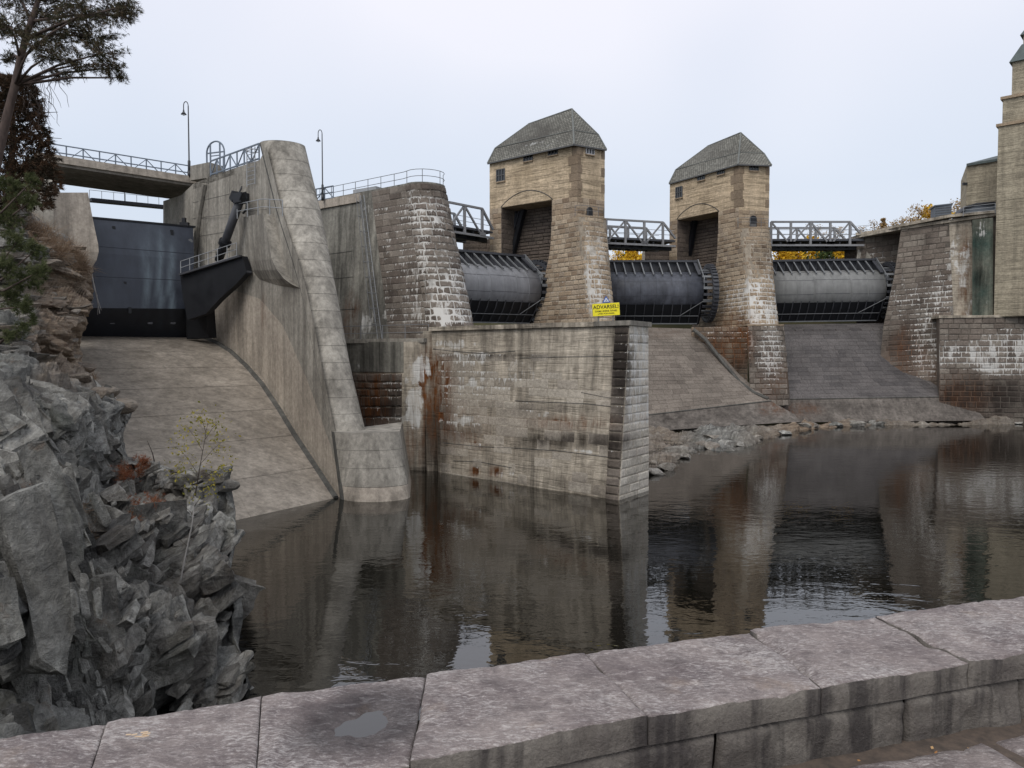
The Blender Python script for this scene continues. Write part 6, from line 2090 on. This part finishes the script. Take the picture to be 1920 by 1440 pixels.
    for a, b in zip(low_pts, low_pts[1:]):
        a2, b2 = a.lerp(b, .006) - outw * .012, b.lerp(a, .006) - outw * .012
        nn, kk = 70, 16
        V = []
        for j in range(kk + 1):
            for c in range(nn + 1):
                p = a2.lerp(b2, c / nn)
                V.append((p.x, p.y, ZP - thick - .006 - (.28) * j / kk))
        V = np.array(V)
        uu = np.tile(np.linspace(0, 1, nn + 1), kk + 1)
        vv = np.repeat(np.linspace(0, 1, kk + 1), nn + 1)
        ed = np.minimum(np.minimum(uu, 1 - uu) * (b - a).length, vv * .28)
        h = (smooth_noise(V, .2, 700) - .5) * .05 + (smooth_noise(V, .06, 710) - .5) * .022 - .03 * np.exp(-ed / .01)
        V[:, :2] += h[:, None] * np.array([outw.x, outw.y])[None, :]
        idx = np.arange((nn + 1) * (kk + 1)).reshape(kk + 1, nn + 1)
        fc = np.stack([idx[:-1, :-1], idx[1:, :-1], idx[1:, 1:], idx[:-1, 1:]], -1).reshape(-1, 4)
        # top return so that the block has a bed face
        np_obj('wall_stone', V, fc, M['par_front'], t, False, np.zeros((len(V), 4)))
    dn = Z * (thick + .004)
    for a, b in zip(low_pts, low_pts[1:]):
        part('wall_core', M['mortar_dark'], t, lambda m: m.prism([p - dn for p in (a - outw * .07, b - outw * .07, b - outw * .62, a - outw * .62)], Vector((0, 0, -2.6))))
    # outer face of the lookout wall down to the river
    # pavement of the lookout
    g = thing('lookout_pavement', 'rough granite paving slabs with rusty joints at the foot of the parapet', 'pavement', low_pts[4] - Z * .4)
    g['kind'] = 'structure'
    del g['category']
    f0 = low_pts[3] + outw * .02
    R2 = random.Random(3)
    x = -1.2
    while x < 9:
        wv = R2.uniform(.7, 1.2)
        for row in range(3):
            d0, d1 = .07 + row * .75, .07 + row * .75 + .72
            p = f0 + fdir * (x + (row % 2) * .4)
            q = [p + outw * d0, p + fdir * (wv - .03) + outw * d0, p + fdir * (wv - .03) + outw * d1, p + outw * d1]
            q = [Vector((v.x + R2.uniform(-.02, .02), v.y + R2.uniform(-.02, .02), gz)) for v in q]
            nn = 24
            V = np.array([tuple(q[0].lerp(q[1], c / nn).lerp(q[3].lerp(q[2], c / nn), j / nn)) for j in range(nn + 1) for c in range(nn + 1)])
            uu = np.tile(np.linspace(0, 1, nn + 1), nn + 1)
            vv = np.repeat(np.linspace(0, 1, nn + 1), nn + 1)
            ed = np.minimum(np.minimum(uu, 1 - uu), np.minimum(vv, 1 - vv))
            V[:, 2] += (smooth_noise(V, .25, 800) - .5) * .025 + (smooth_noise(V, .06, 801) - .5) * .012 - .04 * np.exp(-ed / .02)
            idx = np.arange((nn + 1) ** 2).reshape(nn + 1, nn + 1)
            fc = np.stack([idx[:-1, :-1], idx[1:, :-1], idx[1:, 1:], idx[:-1, 1:]], -1).reshape(-1, 4)
            np_obj('paving_slab', V, fc, M['par_top'], g, False, np.zeros((len(V), 4)))
        x += wv
    tj = NT('rusty_joint_soil')
    jm = tj.out(tj.mix(tj.rng(tj.noise(tj.pos, 14, 5, .7), .35, .65), (0.07, 0.058, 0.05), (0.13, 0.10, 0.08)), .95, .1)
    part('joint_soil', jm, g, lambda m: m.add([f0 - fdir * 3 - outw * .3 + Z * (gz - f0.z - .012), f0 + fdir * 12 - outw * .3 + Z * (gz - f0.z - .012), f0 + fdir * 12 + outw * 5 + Z * (gz - f0.z - .012), f0 - fdir * 3 + outw * 5 + Z * (gz - f0.z - .012)], [(0, 1, 2, 3)]))
    # leaf scraps on the joints and slabs
    lm = mat_leaf('dry_leaf', [(0.30, 0.12, 0.05), (0.42, 0.22, 0.08), (0.5, 0.36, 0.2)], .1)
    lt = MB()
    for i in range(9):
        p = f0 + fdir * R2.uniform(-.6, 2.6) + outw * R2.uniform(.0, .16)
        a = R2.uniform(0, 6.28)
        s = R2.uniform(.006, .013)
        e1, e2 = Vector((math.cos(a), math.sin(a), R2.uniform(-.3, .3))) * s, Vector((-math.sin(a), math.cos(a), R2.uniform(-.3, .3))) * s * .6
        c = Vector((p.x, p.y, gz + .008))
        r = R2.random()
        lt.add([c - e1, c + e2, c + e1, c - e2], [(0, 1, 2, 3)], [(0, 0, 0, r)] * 4)
    tag(lt.build('leaf_litter', lm), 'rust brown leaf litter caught along the foot of the parapet', 'leaf litter', kind='stuff')
    c = onz(258, 1386, ZP) + Z * .012
    sc = thing('wood_scrap', 'pale splintered wood scrap lying on a parapet slab', 'wood scrap', c)
    sm = NT('pale_wood').out((0.62, 0.47, 0.32), .8, .2)
    for k in range(7):
        p = c + Vector((R2.uniform(-.035, .035), R2.uniform(-.01, .01), .002 * k))
        a = R2.uniform(-.5, .5)
        d = Vector((math.cos(a), math.sin(a), .1)) * R2.uniform(.008, .02)
        part('splinter', sm, sc, lambda m: m.beam(p - d, p + d, .005, .003))
parapet()

# ================================================================== VEGETATION
def tufts(centres, dirs, n_needles, length, width, rng, tone=None, spread=1.0):
    """needle bundles: each needle one thin triangle"""
    C = np.repeat(np.asarray(centres), n_needles, 0)
    Dr = np.repeat(np.asarray(dirs), n_needles, 0)
    d = rng.normal(size=C.shape) * spread + Dr * 1.1
    d /= np.linalg.norm(d, axis=1, keepdims=True) + 1e-9
    L = length * rng.uniform(.65, 1.25, (len(C), 1))
    s = np.cross(d, rng.normal(size=C.shape))
    s /= np.linalg.norm(s, axis=1, keepdims=True) + 1e-9
    b0 = C + rng.normal(size=C.shape) * length * .12
    v = np.stack([b0 - s * width, b0 + s * width, b0 + d * L], 1).reshape(-1, 3)
    f = np.arange(len(v)).reshape(-1, 3)
    t = rng.uniform(0, 1, len(np.asarray(centres))) if tone is None else np.asarray(tone)
    t = np.repeat(np.clip(np.repeat(t, n_needles) + rng.normal(size=len(C)) * .12, 0, 1), 3)
    st = np.zeros((len(v), 4))
    st[:, 3] = t
    return v, f, st
def leaves(centres, size, rng, flat=0.0, tone=None):
    C = np.asarray(centres)
    a = rng.normal(size=C.shape)
    a[:, 2] *= (1 - flat)
    a /= np.linalg.norm(a, axis=1, keepdims=True) + 1e-9
    b = np.cross(a, rng.normal(size=C.shape))
    b /= np.linalg.norm(b, axis=1, keepdims=True) + 1e-9
    s = size * rng.uniform(.6, 1.3, (len(C), 1))
    v = np.stack([C - a * s, C - b * s * .55, C + a * s, C + b * s * .55], 1).reshape(-1, 3)
    f = np.arange(len(v)).reshape(-1, 4)
    t = rng.uniform(0, 1, len(C)) if tone is None else tone
    st = np.zeros((len(v), 4))
    st[:, 3] = np.repeat(np.clip(t, 0, 1), 4)
    return v, f, st
def bark(name, c1, c2):
    t = NT(name)
    n = t.noise(t.scale(t.pos, (6, 6, 2)), 1.0, 5, .7)
    t.bump(n, .6, .03)
    return t.out(t.mix(t.rng(n, .3, .7), c1, c2), .9, .15)
M['bark'] = bark('pine_bark', (0.055, 0.042, 0.038), (0.135, 0.10, 0.085))
M['bark_birch'] = bark('birch_bark', (0.20, 0.19, 0.18), (0.40, 0.38, 0.36))
M['bark_dark'] = bark('dark_twig_bark', (0.04, 0.032, 0.028), (0.09, 0.07, 0.06))
M['needle_pine'] = mat_leaf('pine_needles', [(0.035, 0.038, 0.02), (0.065, 0.064, 0.034), (0.105, 0.088, 0.05), (0.14, 0.098, 0.065)], .15)
M['needle_green'] = mat_leaf('fresh_pine_needles', [(0.04, 0.05, 0.02), (0.085, 0.10, 0.04), (0.145, 0.15, 0.075)], .2)
M['needle_brown'] = mat_leaf('browned_spruce_needles', [(0.016, 0.016, 0.010), (0.035, 0.025, 0.015), (0.075, 0.042, 0.024), (0.10, 0.06, 0.036)], .15)
M['leaf_yellow'] = mat_leaf('yellow_birch_leaves', [(0.42, 0.24, 0.02), (0.75, 0.47, 0.03), (0.85, 0.60, 0.08)], .35)
M['leaf_green'] = mat_leaf('dark_spruce_leaves', [(0.03, 0.05, 0.02), (0.06, 0.09, 0.03), (0.11, 0.13, 0.04)], .2)
M['leaf_bare'] = mat_leaf('thin_orange_leaves', [(0.26, 0.18, 0.10), (0.42, 0.27, 0.10), (0.50, 0.38, 0.22)], .35)
M['leaf_sapling'] = mat_leaf('yellow_green_leaves', [(0.16, 0.16, 0.03), (0.32, 0.28, 0.05), (0.42, 0.33, 0.06)], .35)
M['grass_dry'] = mat_leaf('dry_grass', [(0.13, 0.085, 0.055), (0.24, 0.165, 0.11), (0.33, 0.25, 0.175)], .2)
M['heather'] = mat_leaf('red_heather', [(0.16, 0.055, 0.03), (0.27, 0.10, 0.05), (0.22, 0.12, 0.07)], .2)

def pine():
    rng = np.random.default_rng(11)
    D = 24.0
    t = thing('pine_tree', 'tall pine with reddish trunk and dark open crown on the rock top', 'tree', at(-30, 470, D))
    tr = [(-36, 480), (-22, 380), (-4, 290), (14, 215), (28, 160), (38, 112), (48, 72), (58, 40), (72, 0), (86, -60), (100, -130)]
    tp = [at(x, y, D) for x, y in tr]
    part('trunk', M['bark'], t, lambda m: m.tube(tp, [.18, .165, .145, .13, .118, .105, .095, .082, .07, .05, .03], 10), True)
    blobs = [(205, 25, 48, 0), (175, 70, 52, .5), (232, 12, 28, -.6), (128, 55, 58, .2), (152, 120, 46, -.4), (205, 128, 36, .8), (228, 146, 14, .9), (92, 105, 36, -.9), (70, 30, 52, .6), (22, 55, 50, -.5), (115, 5, 60, .9), (180, -25, 60, -.2),
             (20, 110, 26, .9), (112, 142, 24, .6), (30, -10, 60, 0), (-20, 40, 60, .4), (60, 85, 30, -1.2), (190, 100, 40, -.9), (85, -60, 80, .3), (170, -80, 70, 0), (-10, -70, 80, .5), (238, 30, 24, .4), (150, 30, 45, -1.2), (100, 75, 40, 1.1)]
    cs, ds, br = [], [], []
    for bx, by, r, dd in blobs:
        c = np.array(at(bx, by, D + dd * 1.3))
        rad = r / F * D
        # nearest trunk point a little lower
        k = min(range(len(tp)), key=lambda i: abs(tp[i].z - (c[2] - .55)) )
        root = tp[max(2, k)]
        mid = (np.array(root) + c) / 2 + np.array([0, 0, .12])
        part('branch', M['bark'], t, lambda m: m.tube([root, Vector(mid), Vector(c)], [.05, .035, .018], 6), True)
        n = int(34 * (r / 40) ** 1.6) + 8
        for i in range(n):
            d = rng.normal(size=3)
            d /= np.linalg.norm(d)
            d[2] *= .55
            tip = c + d * rad * rng.uniform(.35, 1.25)
            st = c + (tip - c) * .25
            br.append((st, tip))
            for q in range(rng.integers(3, 7)):
                f = rng.uniform(.4, 1.05)
                cs.append(st + (tip - st) * f + rng.normal(size=3) * .055)
                ds.append(d)
    m = MB()
    for a, b in br:
        m.tube([Vector(a), Vector((a + b) / 2 + rng.normal(size=3) * .04), Vector(b)], [.012, .009, .005], 4, False)
    tag(m.build('twigs', M['bark_dark'], t), kind='stuff')
    v, f, st = tufts(cs, ds, 10, .12, .0075, rng)
    tag(np_obj('crown', v, f, M['needle_pine'], t, False, st), kind='stuff')
    # hanging bare twigs below the crown
    h = MB()
    for i in range(26):
        x = rng.uniform(40, 100)
        y = rng.uniform(120, 190)
        p = at(x, y, D + rng.uniform(-.6, .6))
        q = [p]
        for k in range(5):
            p = p + Vector((rng.normal() * .08 + .03, rng.normal() * .08, -rng.uniform(.1, .26)))
            q.append(p)
        h.tube(q, [.012, .01, .009, .007, .006, .004], 4, False)
    tag(h.build('bare_twigs', M['bark_dark'], t), kind='stuff')
pine()

def brown_spruce():
    rng = np.random.default_rng(12)
    D = 27.0
    t = thing('browned_spruce', 'dense browned evergreen bush behind the pine trunk on the cliff', 'tree', at(30, 420, D))
    part('trunk', M['bark'], t, lambda m: m.tube([at(20, 430, D), at(22, 300, D), at(26, 150, D)], [.13, .1, .03], 8), True)
    cs, ds, tone = [], [], []
    for i in range(2600):
        y = rng.uniform(140, 392)
        half = interp(y, [140, 170, 240, 300, 345, 392], [30, 52, 66, 84, 92, 70])
        cx = interp(y, [140, 392], [18, 20])
        x = cx + rng.uniform(-1, 1) * half * (1 if rng.random() < .75 else 1.1)
        p = np.array(at(x, y, D + rng.uniform(-1, 1) * 1.2))
        cs.append(p)
        ds.append(np.array([(x - cx) / 60, rng.normal() * .3, -.25]))
        tone.append(np.clip(.55 * rng.random() + .45 * (np.sin(x * .13) * np.sin(y * .06) * .5 + .5), 0, 1))
    v, f, st = tufts(cs, ds, 13, .17, .017, rng, tone, .8)
    tag(np_obj('crown', v, f, M['needle_brown'], t, False, st), kind='stuff')
    for i in range(14):
        y = rng.uniform(180, 380)
        p = at(20, y, D)
        q = at(20 + rng.uniform(-90, 100), y + rng.uniform(-10, 25), D + rng.uniform(-1, 1))
        part('branch', M['bark'], t, lambda m: m.tube([p, p.lerp(q, .5) - Z * .1, q], [.03, .02, .008], 5), True)
brown_spruce()

def young_pines():
    rng = np.random.default_rng(13)
    specs = [('bright green young pine bough leaning over the upper ledges', [(20, 350, 40), (55, 380, 22), (10, 410, 40), (60, 340, 18)], 12.5),
             ('yellowish green young pine bough hanging over the brown rock strata', [(30, 455, 34), (65, 470, 24), (10, 500, 34), (50, 525, 40), (75, 508, 22), (20, 560, 34), (45, 575, 22)], 12.0),
             ('thin sprawling pine twig low on the cliff face', [(40, 615, 20), (15, 630, 24), (62, 598, 10)], 12.0)]
    for lab, bl, D in specs:
        t = thing('young_pine', lab, 'pine bough', at(-60, bl[0][1] + 60, D), 'young pine boughs on the cliff')
        cs, ds, br = [], [], MB()
        root = at(-70, bl[len(bl) // 2][1] + 30, D + .3)
        for bx, by, r in bl:
            c = Vector(at(bx, by, D + rng.uniform(-.3, .3)))
            part('branch', M['bark'], t, lambda m: m.tube([root, root.lerp(c, .55) - Z * .12, c], [.022, .016, .008], 6), True)
            rad = r / F * D
            for i in range(int(r * 1.5)):
                d = rng.normal(size=3)
                d /= np.linalg.norm(d)
                tip = np.array(c) + d * rad * rng.uniform(.3, 1)
                for q in range(4):
                    cs.append(np.array(c) + (tip - np.array(c)) * rng.uniform(.4, 1.0) + rng.normal(size=3) * .015)
                    ds.append(d + np.array([.4, 0, .3]))
        n = 9 if 'thin' in lab else 16
        v, f, st = tufts(cs, ds, n, .06, .0032, rng)
        tag(np_obj('needles', v, f, M['needle_green'], t, False, st), kind='stuff')
young_pines()

def sapling():
    rng = np.random.default_rng(14)
    D = cliff_pt(335, 1130).y - .35
    t = thing('birch_sapling', 'slender birch sapling with a few yellow leaves on the lower rock', 'tree', cliff_pt(330, 1145))
    tr = [(329, 1146), (336, 1100), (348, 1040), (360, 985), (366, 930), (374, 880), (383, 830), (391, 785)]
    tp = [at(x, y, D) for x, y in tr]
    part('trunk', M['bark_birch'], t, lambda m: m.tube(tp[:5], [.02, .019, .017, .015, .011], 8), True)
    part('stem', M['bark_dark'], t, lambda m: m.tube(tp[4:], [.012, .009, .006, .003], 6), True)
    cs = []
    for (x0, y0), (x1, y1) in [((372, 890), (335, 840)), ((376, 870), (420, 825)), ((380, 845), (350, 800)), ((384, 825), (412, 790)), ((370, 905), (430, 870)), ((368, 920), (330, 880)), ((386, 812), (375, 778)), ((364, 950), (400, 905)),
                              ((362, 965), (325, 935)), ((358, 1000), (400, 960)), ((352, 1025), (300, 985)), ((356, 1010), (420, 985))]:
        a, b = at(x0, y0, D), at(x1, y1, D + rng.uniform(-.5, .5))
        part('branch', M['bark_dark'], t, lambda m: m.tube([a, a.lerp(b, .5) + Z * .04, b], [.006, .004, .002], 5))
        if y1 < 910:
            for k in range(60):
                cs.append(np.array(a.lerp(b, rng.uniform(.3, 1.2))) + rng.normal(size=3) * .12)
    v, f, st = leaves(cs, .034, rng)
    tag(np_obj('foliage', v, f, M['leaf_sapling'], t, False, st), kind='stuff')
    # bare dead twig over the gate and a dry stem on the ledge
    w = thing('dead_twig', 'bare whitish twig hanging from the rock in front of the gate', 'twig', at(170, 508, 41))
    part('stem', M['bark_birch'], w, lambda m: m.tube([at(170, 506, 41), at(175, 530, 41), at(182, 560, 41), at(187, 588, 41)], [.045, .04, .03, .02], 6))
    for (x0, y0), (x1, y1) in [((181, 555), (190, 582)), ((177, 538), (183, 556)), ((184, 570), (183, 590))]:
        part('side_twig', M['bark_birch'], w, lambda m: m.tube([at(x0, y0, 41), at(x1, y1, 41)], [.025, .012], 5))
    dd = cliff_pt(290, 885).y
    w2 = thing('dry_stem', 'short dry black stem sticking up from the rock ledge', 'twig', at(293, 880, dd))
    part('stem', M['bark_dark'], w2, lambda m: m.tube([at(294, 884, dd), at(286, 850, dd), at(276, 826, dd)], [.02, .014, .006], 6))
sapling()

def ground_plants():
    rng = np.random.default_rng(15)
    # dry grass along the upper ledge
    def blades(region, n, length, mat, label, cat, name):
        cs, ds = [], []
        for (x0, y0, x1, y1, spread) in region:
            for i in range(n):
                k = rng.random()
                x, y = lerp(x0, x1, k) + rng.normal() * spread, lerp(y0, y1, k) + rng.normal() * spread
                p = cliff_pt(x, y)
                cs.append(np.array(p) * (1 - .012) + np.array([0, 0, CAMZ]) * .012 + rng.normal(size=3) * .05)
                ds.append(np.array([.5, -.4, .7 if rng.random() < .6 else -.3]))
        v, f, st = tufts(cs, ds, 7, length, length * .012, rng, None, .75)
        tag(np_obj(name, v, f, mat, None, False, st), label, cat, kind='stuff')
    blades([(48, 425, 90, 455, 9), (85, 440, 150, 495, 8), (110, 470, 160, 505, 6)], 190, .75, M['grass_dry'], 'dry brown grass and twigs along the top of the rock ledge', 'grass', 'dry_grass')
    blades([(150, 705, 185, 712, 6)], 60, .4, M['grass_dry'], 'small dry brown grass tuft on a rock step under the gate', 'grass', 'dry_grass')
    blades([(155, 1000, 165, 1060, 8)], 90, .3, M['grass_dry'], 'straw coloured grass in the rock gully', 'grass', 'dry_grass')
    for i, (x, y, r, lab) in enumerate([(265, 890, 14, 'rust red heather clump at the back of the lower rock ledge'), (297, 882, 9, 'small rust red heather clump beside the dry black stem'), (321, 942, 11, 'rounded orange red heather clump at the ledge front'), (287, 958, 9, 'rust red heather clump in the crack below the ledge'),
                                        (268, 912, 10, 'dull red heather patch on the ledge debris'), (106, 930, 8, 'faded red heather on the dark slab')]):
        cs = []
        for k in range(170):
            p = cliff_pt(x + rng.normal() * r * .55, y + rng.normal() * r * .45)
            cs.append(np.array(p) + np.array([0.02, -.95, .36]) + rng.normal(size=3) * .05)
        v, f, st = tufts(cs, np.tile([0.1, -.3, .8], (len(cs), 1)), 7, .1, .006, rng)
        tag(np_obj('heather', v, f, M['heather'], None, False, st), lab, 'heather', 'heather clumps on the rock ledge')
ground_plants()

def loose_stones():
    R = random.Random(44)
    for i, (x, y, s) in enumerate([(308, 902, .42), (352, 905, .5), (392, 895, .55), (330, 925, .3), (415, 912, .4), (372, 940, .32), (225, 765, .7), (205, 735, .6), (178, 690, .6), (95, 505, .7), (60, 520, .6), (118, 480, .5), (185, 745, .45), (150, 725, .4)]):
        c = cliff_pt(x, y) + Vector((0, -.1, .05))
        m = bmesh.new()
        bmesh.ops.create_icosphere(m, subdivisions=2, radius=1)
        ax = Vector((R.uniform(-.4, .4), R.uniform(-.4, .4), 1)).normalized()
        planes = [(Vector((R.gauss(0, 1), R.gauss(0, 1), R.gauss(0, 1))).normalized(), R.uniform(.45, .8)) for _ in range(9)]
        rot = Matrix.Rotation(R.uniform(0, 6.28), 3, 'Z') @ Matrix.Rotation(R.uniform(-.5, .5), 3, 'X')
        for v in m.verts:
            p = v.co.copy()
            for n, d in planes:
                e = p.dot(n) - d
                if e > 0:
                    p -= n * e
            p = rot @ Vector((p.x * s * 1.3, p.y * s * .8, p.z * s * .5))
            v.co = p
        me = bpy.data.meshes.new('loose_slab')
        m.to_mesh(me)
        m.free()
        me.materials.append(M['rock'])
        a = me.attributes.new('st', 'FLOAT_COLOR', 'POINT')
        g = R.uniform(.5, .95)
        a.data.foreach_set('color', np.tile([.15 if y > 800 else .6, 0, g, 1], len(me.vertices)).astype(np.float32))
        o = bpy.data.objects.new('loose_slab', me)
        o.location = c
        COL.objects.link(o)
        tag(o, 'loose grey rock slab resting on the lower ledge by the sapling' if y > 800 else 'loose brown rock slab on the upper ledges below the dry grass', 'rock', 'loose slabs on the lower ledge' if y > 800 else 'loose slabs on the upper ledges')
loose_stones()

def shore_boulders():
    R = random.Random(91)
    spots = [(1232, 868), (1250, 858), (1268, 846), (1285, 838), (1300, 828), (1318, 834), (1335, 822), (1352, 830), (1370, 818), (1388, 826), (1405, 815), (1425, 820), (1445, 808), (1465, 812), (1490, 800), (1520, 799), (1228, 884), (1246, 876),
             (1560, 797), (1600, 796), (1640, 793), (1680, 790), (1720, 788), (1815, 789), (1845, 790), (1875, 790), (1905, 792), (1275, 855), (1345, 838), (1395, 832)]
    for x, y in spots:
        x += R.uniform(-8, 8)
        p = onz(x, y, .15)
        size = R.uniform(9, 22) / F * p.y
        bm = bmesh.new()
        bmesh.ops.create_icosphere(bm, subdivisions=3, radius=1)
        planes = [(Vector((R.gauss(0, 1), R.gauss(0, 1), R.gauss(0, .8))).normalized(), R.uniform(.5, .85)) for _ in range(10)]
        co = []
        for v in bm.verts:
            q = v.co.copy()
            for n, d in planes:
                e = q.dot(n) - d
                if e > 0:
                    q -= n * e
            co.append((q.x * size * 1.4, q.y * size, q.z * size * .5))
        co = np.array(co)
        nz = smooth_noise(co + R.uniform(0, 50), size * .3, 31) - .5
        co *= (1 + .22 * nz)[:, None]
        for v, q in zip(bm.verts, co):
            v.co = q
        me = bpy.data.meshes.new('shore_boulder')
        bm.to_mesh(me)
        bm.free()
        me.materials.append(M['rock'])
        a = me.attributes.new('st', 'FLOAT_COLOR', 'POINT')
        col = [R.uniform(0, .5), 0, R.uniform(.35, 1), 1]
        a.data.foreach_set('color', np.tile(col, len(me.vertices)).astype(np.float32))
        o = bpy.data.objects.new('shore_boulder', me)
        o.location = p
        o.rotation_euler = (R.uniform(-.15, .15), R.uniform(-.15, .15), R.uniform(0, 3))
        COL.objects.link(o)
        look = 'rust tinted' if col[0] > .3 else 'pale grey' if col[2] > .68 else 'dark grey'
        where = 'beside the foot of the dividing wall' if x < 1262 else 'below the brown paved chute' if x < 1420 else 'below the stained tower foot' if x < 1560 else 'below the bluish paved chute' if x < 1760 else 'at the foot of the retaining wall'
        tag(o, look + ' boulder at the waterline ' + where, 'boulder', look + ' boulders ' + where)
shore_boulders()

def far_trees():
    rng = np.random.default_rng(16)
    def tree(px, py_top, D, w, mat, label, n, conif=False, bare=False):
        top = at(px, py_top, D)
        zb = 13.0
        base = Vector((top.x, top.y, zb))
        h = top.z - zb
        t = thing('far_tree', label, 'tree', base, 'trees on the far bank')
        part('trunk', M['bark_dark'], t, lambda m: m.tube([base, base + Z * h * .5, base + Z * h * .96], [.22, .13, .03], 7), True)
        cs = []
        nb = 26 if bare else 16
        for i in range(nb):
            k = (i + .5) / nb
            z = zb + h * (.25 + .73 * k)
            if conif:
                r = w * (1.02 - k) * 1.0
            else:
                r = w * math.sin(math.pi * (.12 + .8 * k)) ** .7
            a = rng.uniform(0, 6.28)
            e = Vector((math.cos(a) * r, math.sin(a) * r, rng.uniform(-.2, .5) if not conif else -.3))
            q = Vector((base.x, base.y, z)) + e * rng.uniform(.7, 1.0)
            part('limb', M['bark_dark'], t, lambda m: m.tube([Vector((base.x, base.y, z - (0 if conif else r * .5))), q], [.06, .015], 5))
            for j in range(int((5.5 if bare else 2.6) * n) // nb):
                s = rng.normal(size=3) * (r * .33 + .12) * (.75 if conif else 1)
                s[2] *= .7
                cs.append(np.array(Vector((base.x, base.y, z)).lerp(q, rng.uniform(.35, 1.05))) + s)
        v, f, st = leaves(cs, .14 if bare else .26, rng)
        tag(np_obj('crown', v, f, mat, t, False, st), kind='stuff')
    Y, G, B = M['leaf_yellow'], M['leaf_green'], M['leaf_bare']
    tree(1462, 462, 128, 1.9, Y, 'round golden birch behind the bridge beside the tower on the paved spillway', 900)
    tree(1477, 455, 134, 1.8, G, 'dark green tree between two golden birches under the truss bridge', 900)
    tree(1492, 458, 130, 1.5, Y, 'slim golden birch between two dark trees under the truss bridge', 800)
    tree(1506, 448, 132, 1.6, G, 'dark green spruce under the middle of the right truss bridge', 1000, True)
    tree(1525, 440, 138, 2.2, Y, 'broad golden birch under the right truss bridge beside the spruce', 1000)
    tree(1546, 455, 130, 2.0, G, 'olive green tree among golden birches under the truss bridge', 900)
    tree(1566, 452, 134, 2.1, Y, 'golden birch in the middle of the gap before the abutment', 1000)
    tree(1590, 455, 128, 1.9, Y, 'orange golden birch next to the abutment bearing', 900)
    tree(1603, 456, 133, 1.6, G, 'green tree partly behind the abutment bearing', 600)
    tree(1575, 422, 150, 2.4, B, 'thin pinkish tree showing through the end of the truss', 260, bare=True)
    tree(1535, 420, 150, 2.4, B, 'thin pinkish tree showing through the middle of the truss', 240, bare=True)
    tree(1160, 470, 130, 1.8, Y, 'pale yellow tree under the bridge beside the tower behind the sign', 500, bare=True)
    tree(1176, 468, 134, 1.8, G, 'green bush under the bridge between the towers', 600)
    tree(1194, 460, 128, 2.3, Y, 'bright golden birch under the bridge between the towers', 1500)
    tree(1212, 468, 132, 1.8, Y, 'orange birch against the dark rear pier under the bridge', 700)
    tree(1668, 420, 120, 2.0, B, 'tan leaved thicket tree rising behind the low end of the wall', 420, bare=True)
    tree(1705, 408, 122, 2.2, B, 'tan leaved thicket tree rising behind the middle of the wall', 480, bare=True)
    tree(1735, 396, 124, 2.2, Y, 'yellow topped thicket tree rising left of the cabin', 420, bare=True)
    tree(1620, 424, 112, 1.3, B, 'small bare sapling by the thin railing on the abutment', 120, bare=True)
    tree(1640, 412, 116, 1.6, B, 'bare grey twigged tree at the low end of the abutment wall', 160, bare=True)
    tree(1657, 402, 112, 1.4, B, 'small orange tipped larch above the abutment wall', 700, True)
    tree(1675, 412, 118, 1.7, B, 'thin bare tree between the larch and the wide birch', 200, bare=True)
    tree(1693, 405, 114, 1.8, B, 'bare brownish tree above the middle of the abutment wall', 260, bare=True)
    tree(1722, 382, 112, 2.2, B, 'wide half bare birch above the abutment wall', 420, bare=True)
    tree(1743, 380, 112, 1.4, Y, 'orange leaved birch touching the slate cabin', 500)
    tree(1798, 372, 116, 2.0, B, 'half bare birch between the cabin and the power station', 420, bare=True)
    tree(1793, 398, 104, 1.2, Y, 'low orange bush between cabin and shed', 300)
far_trees()
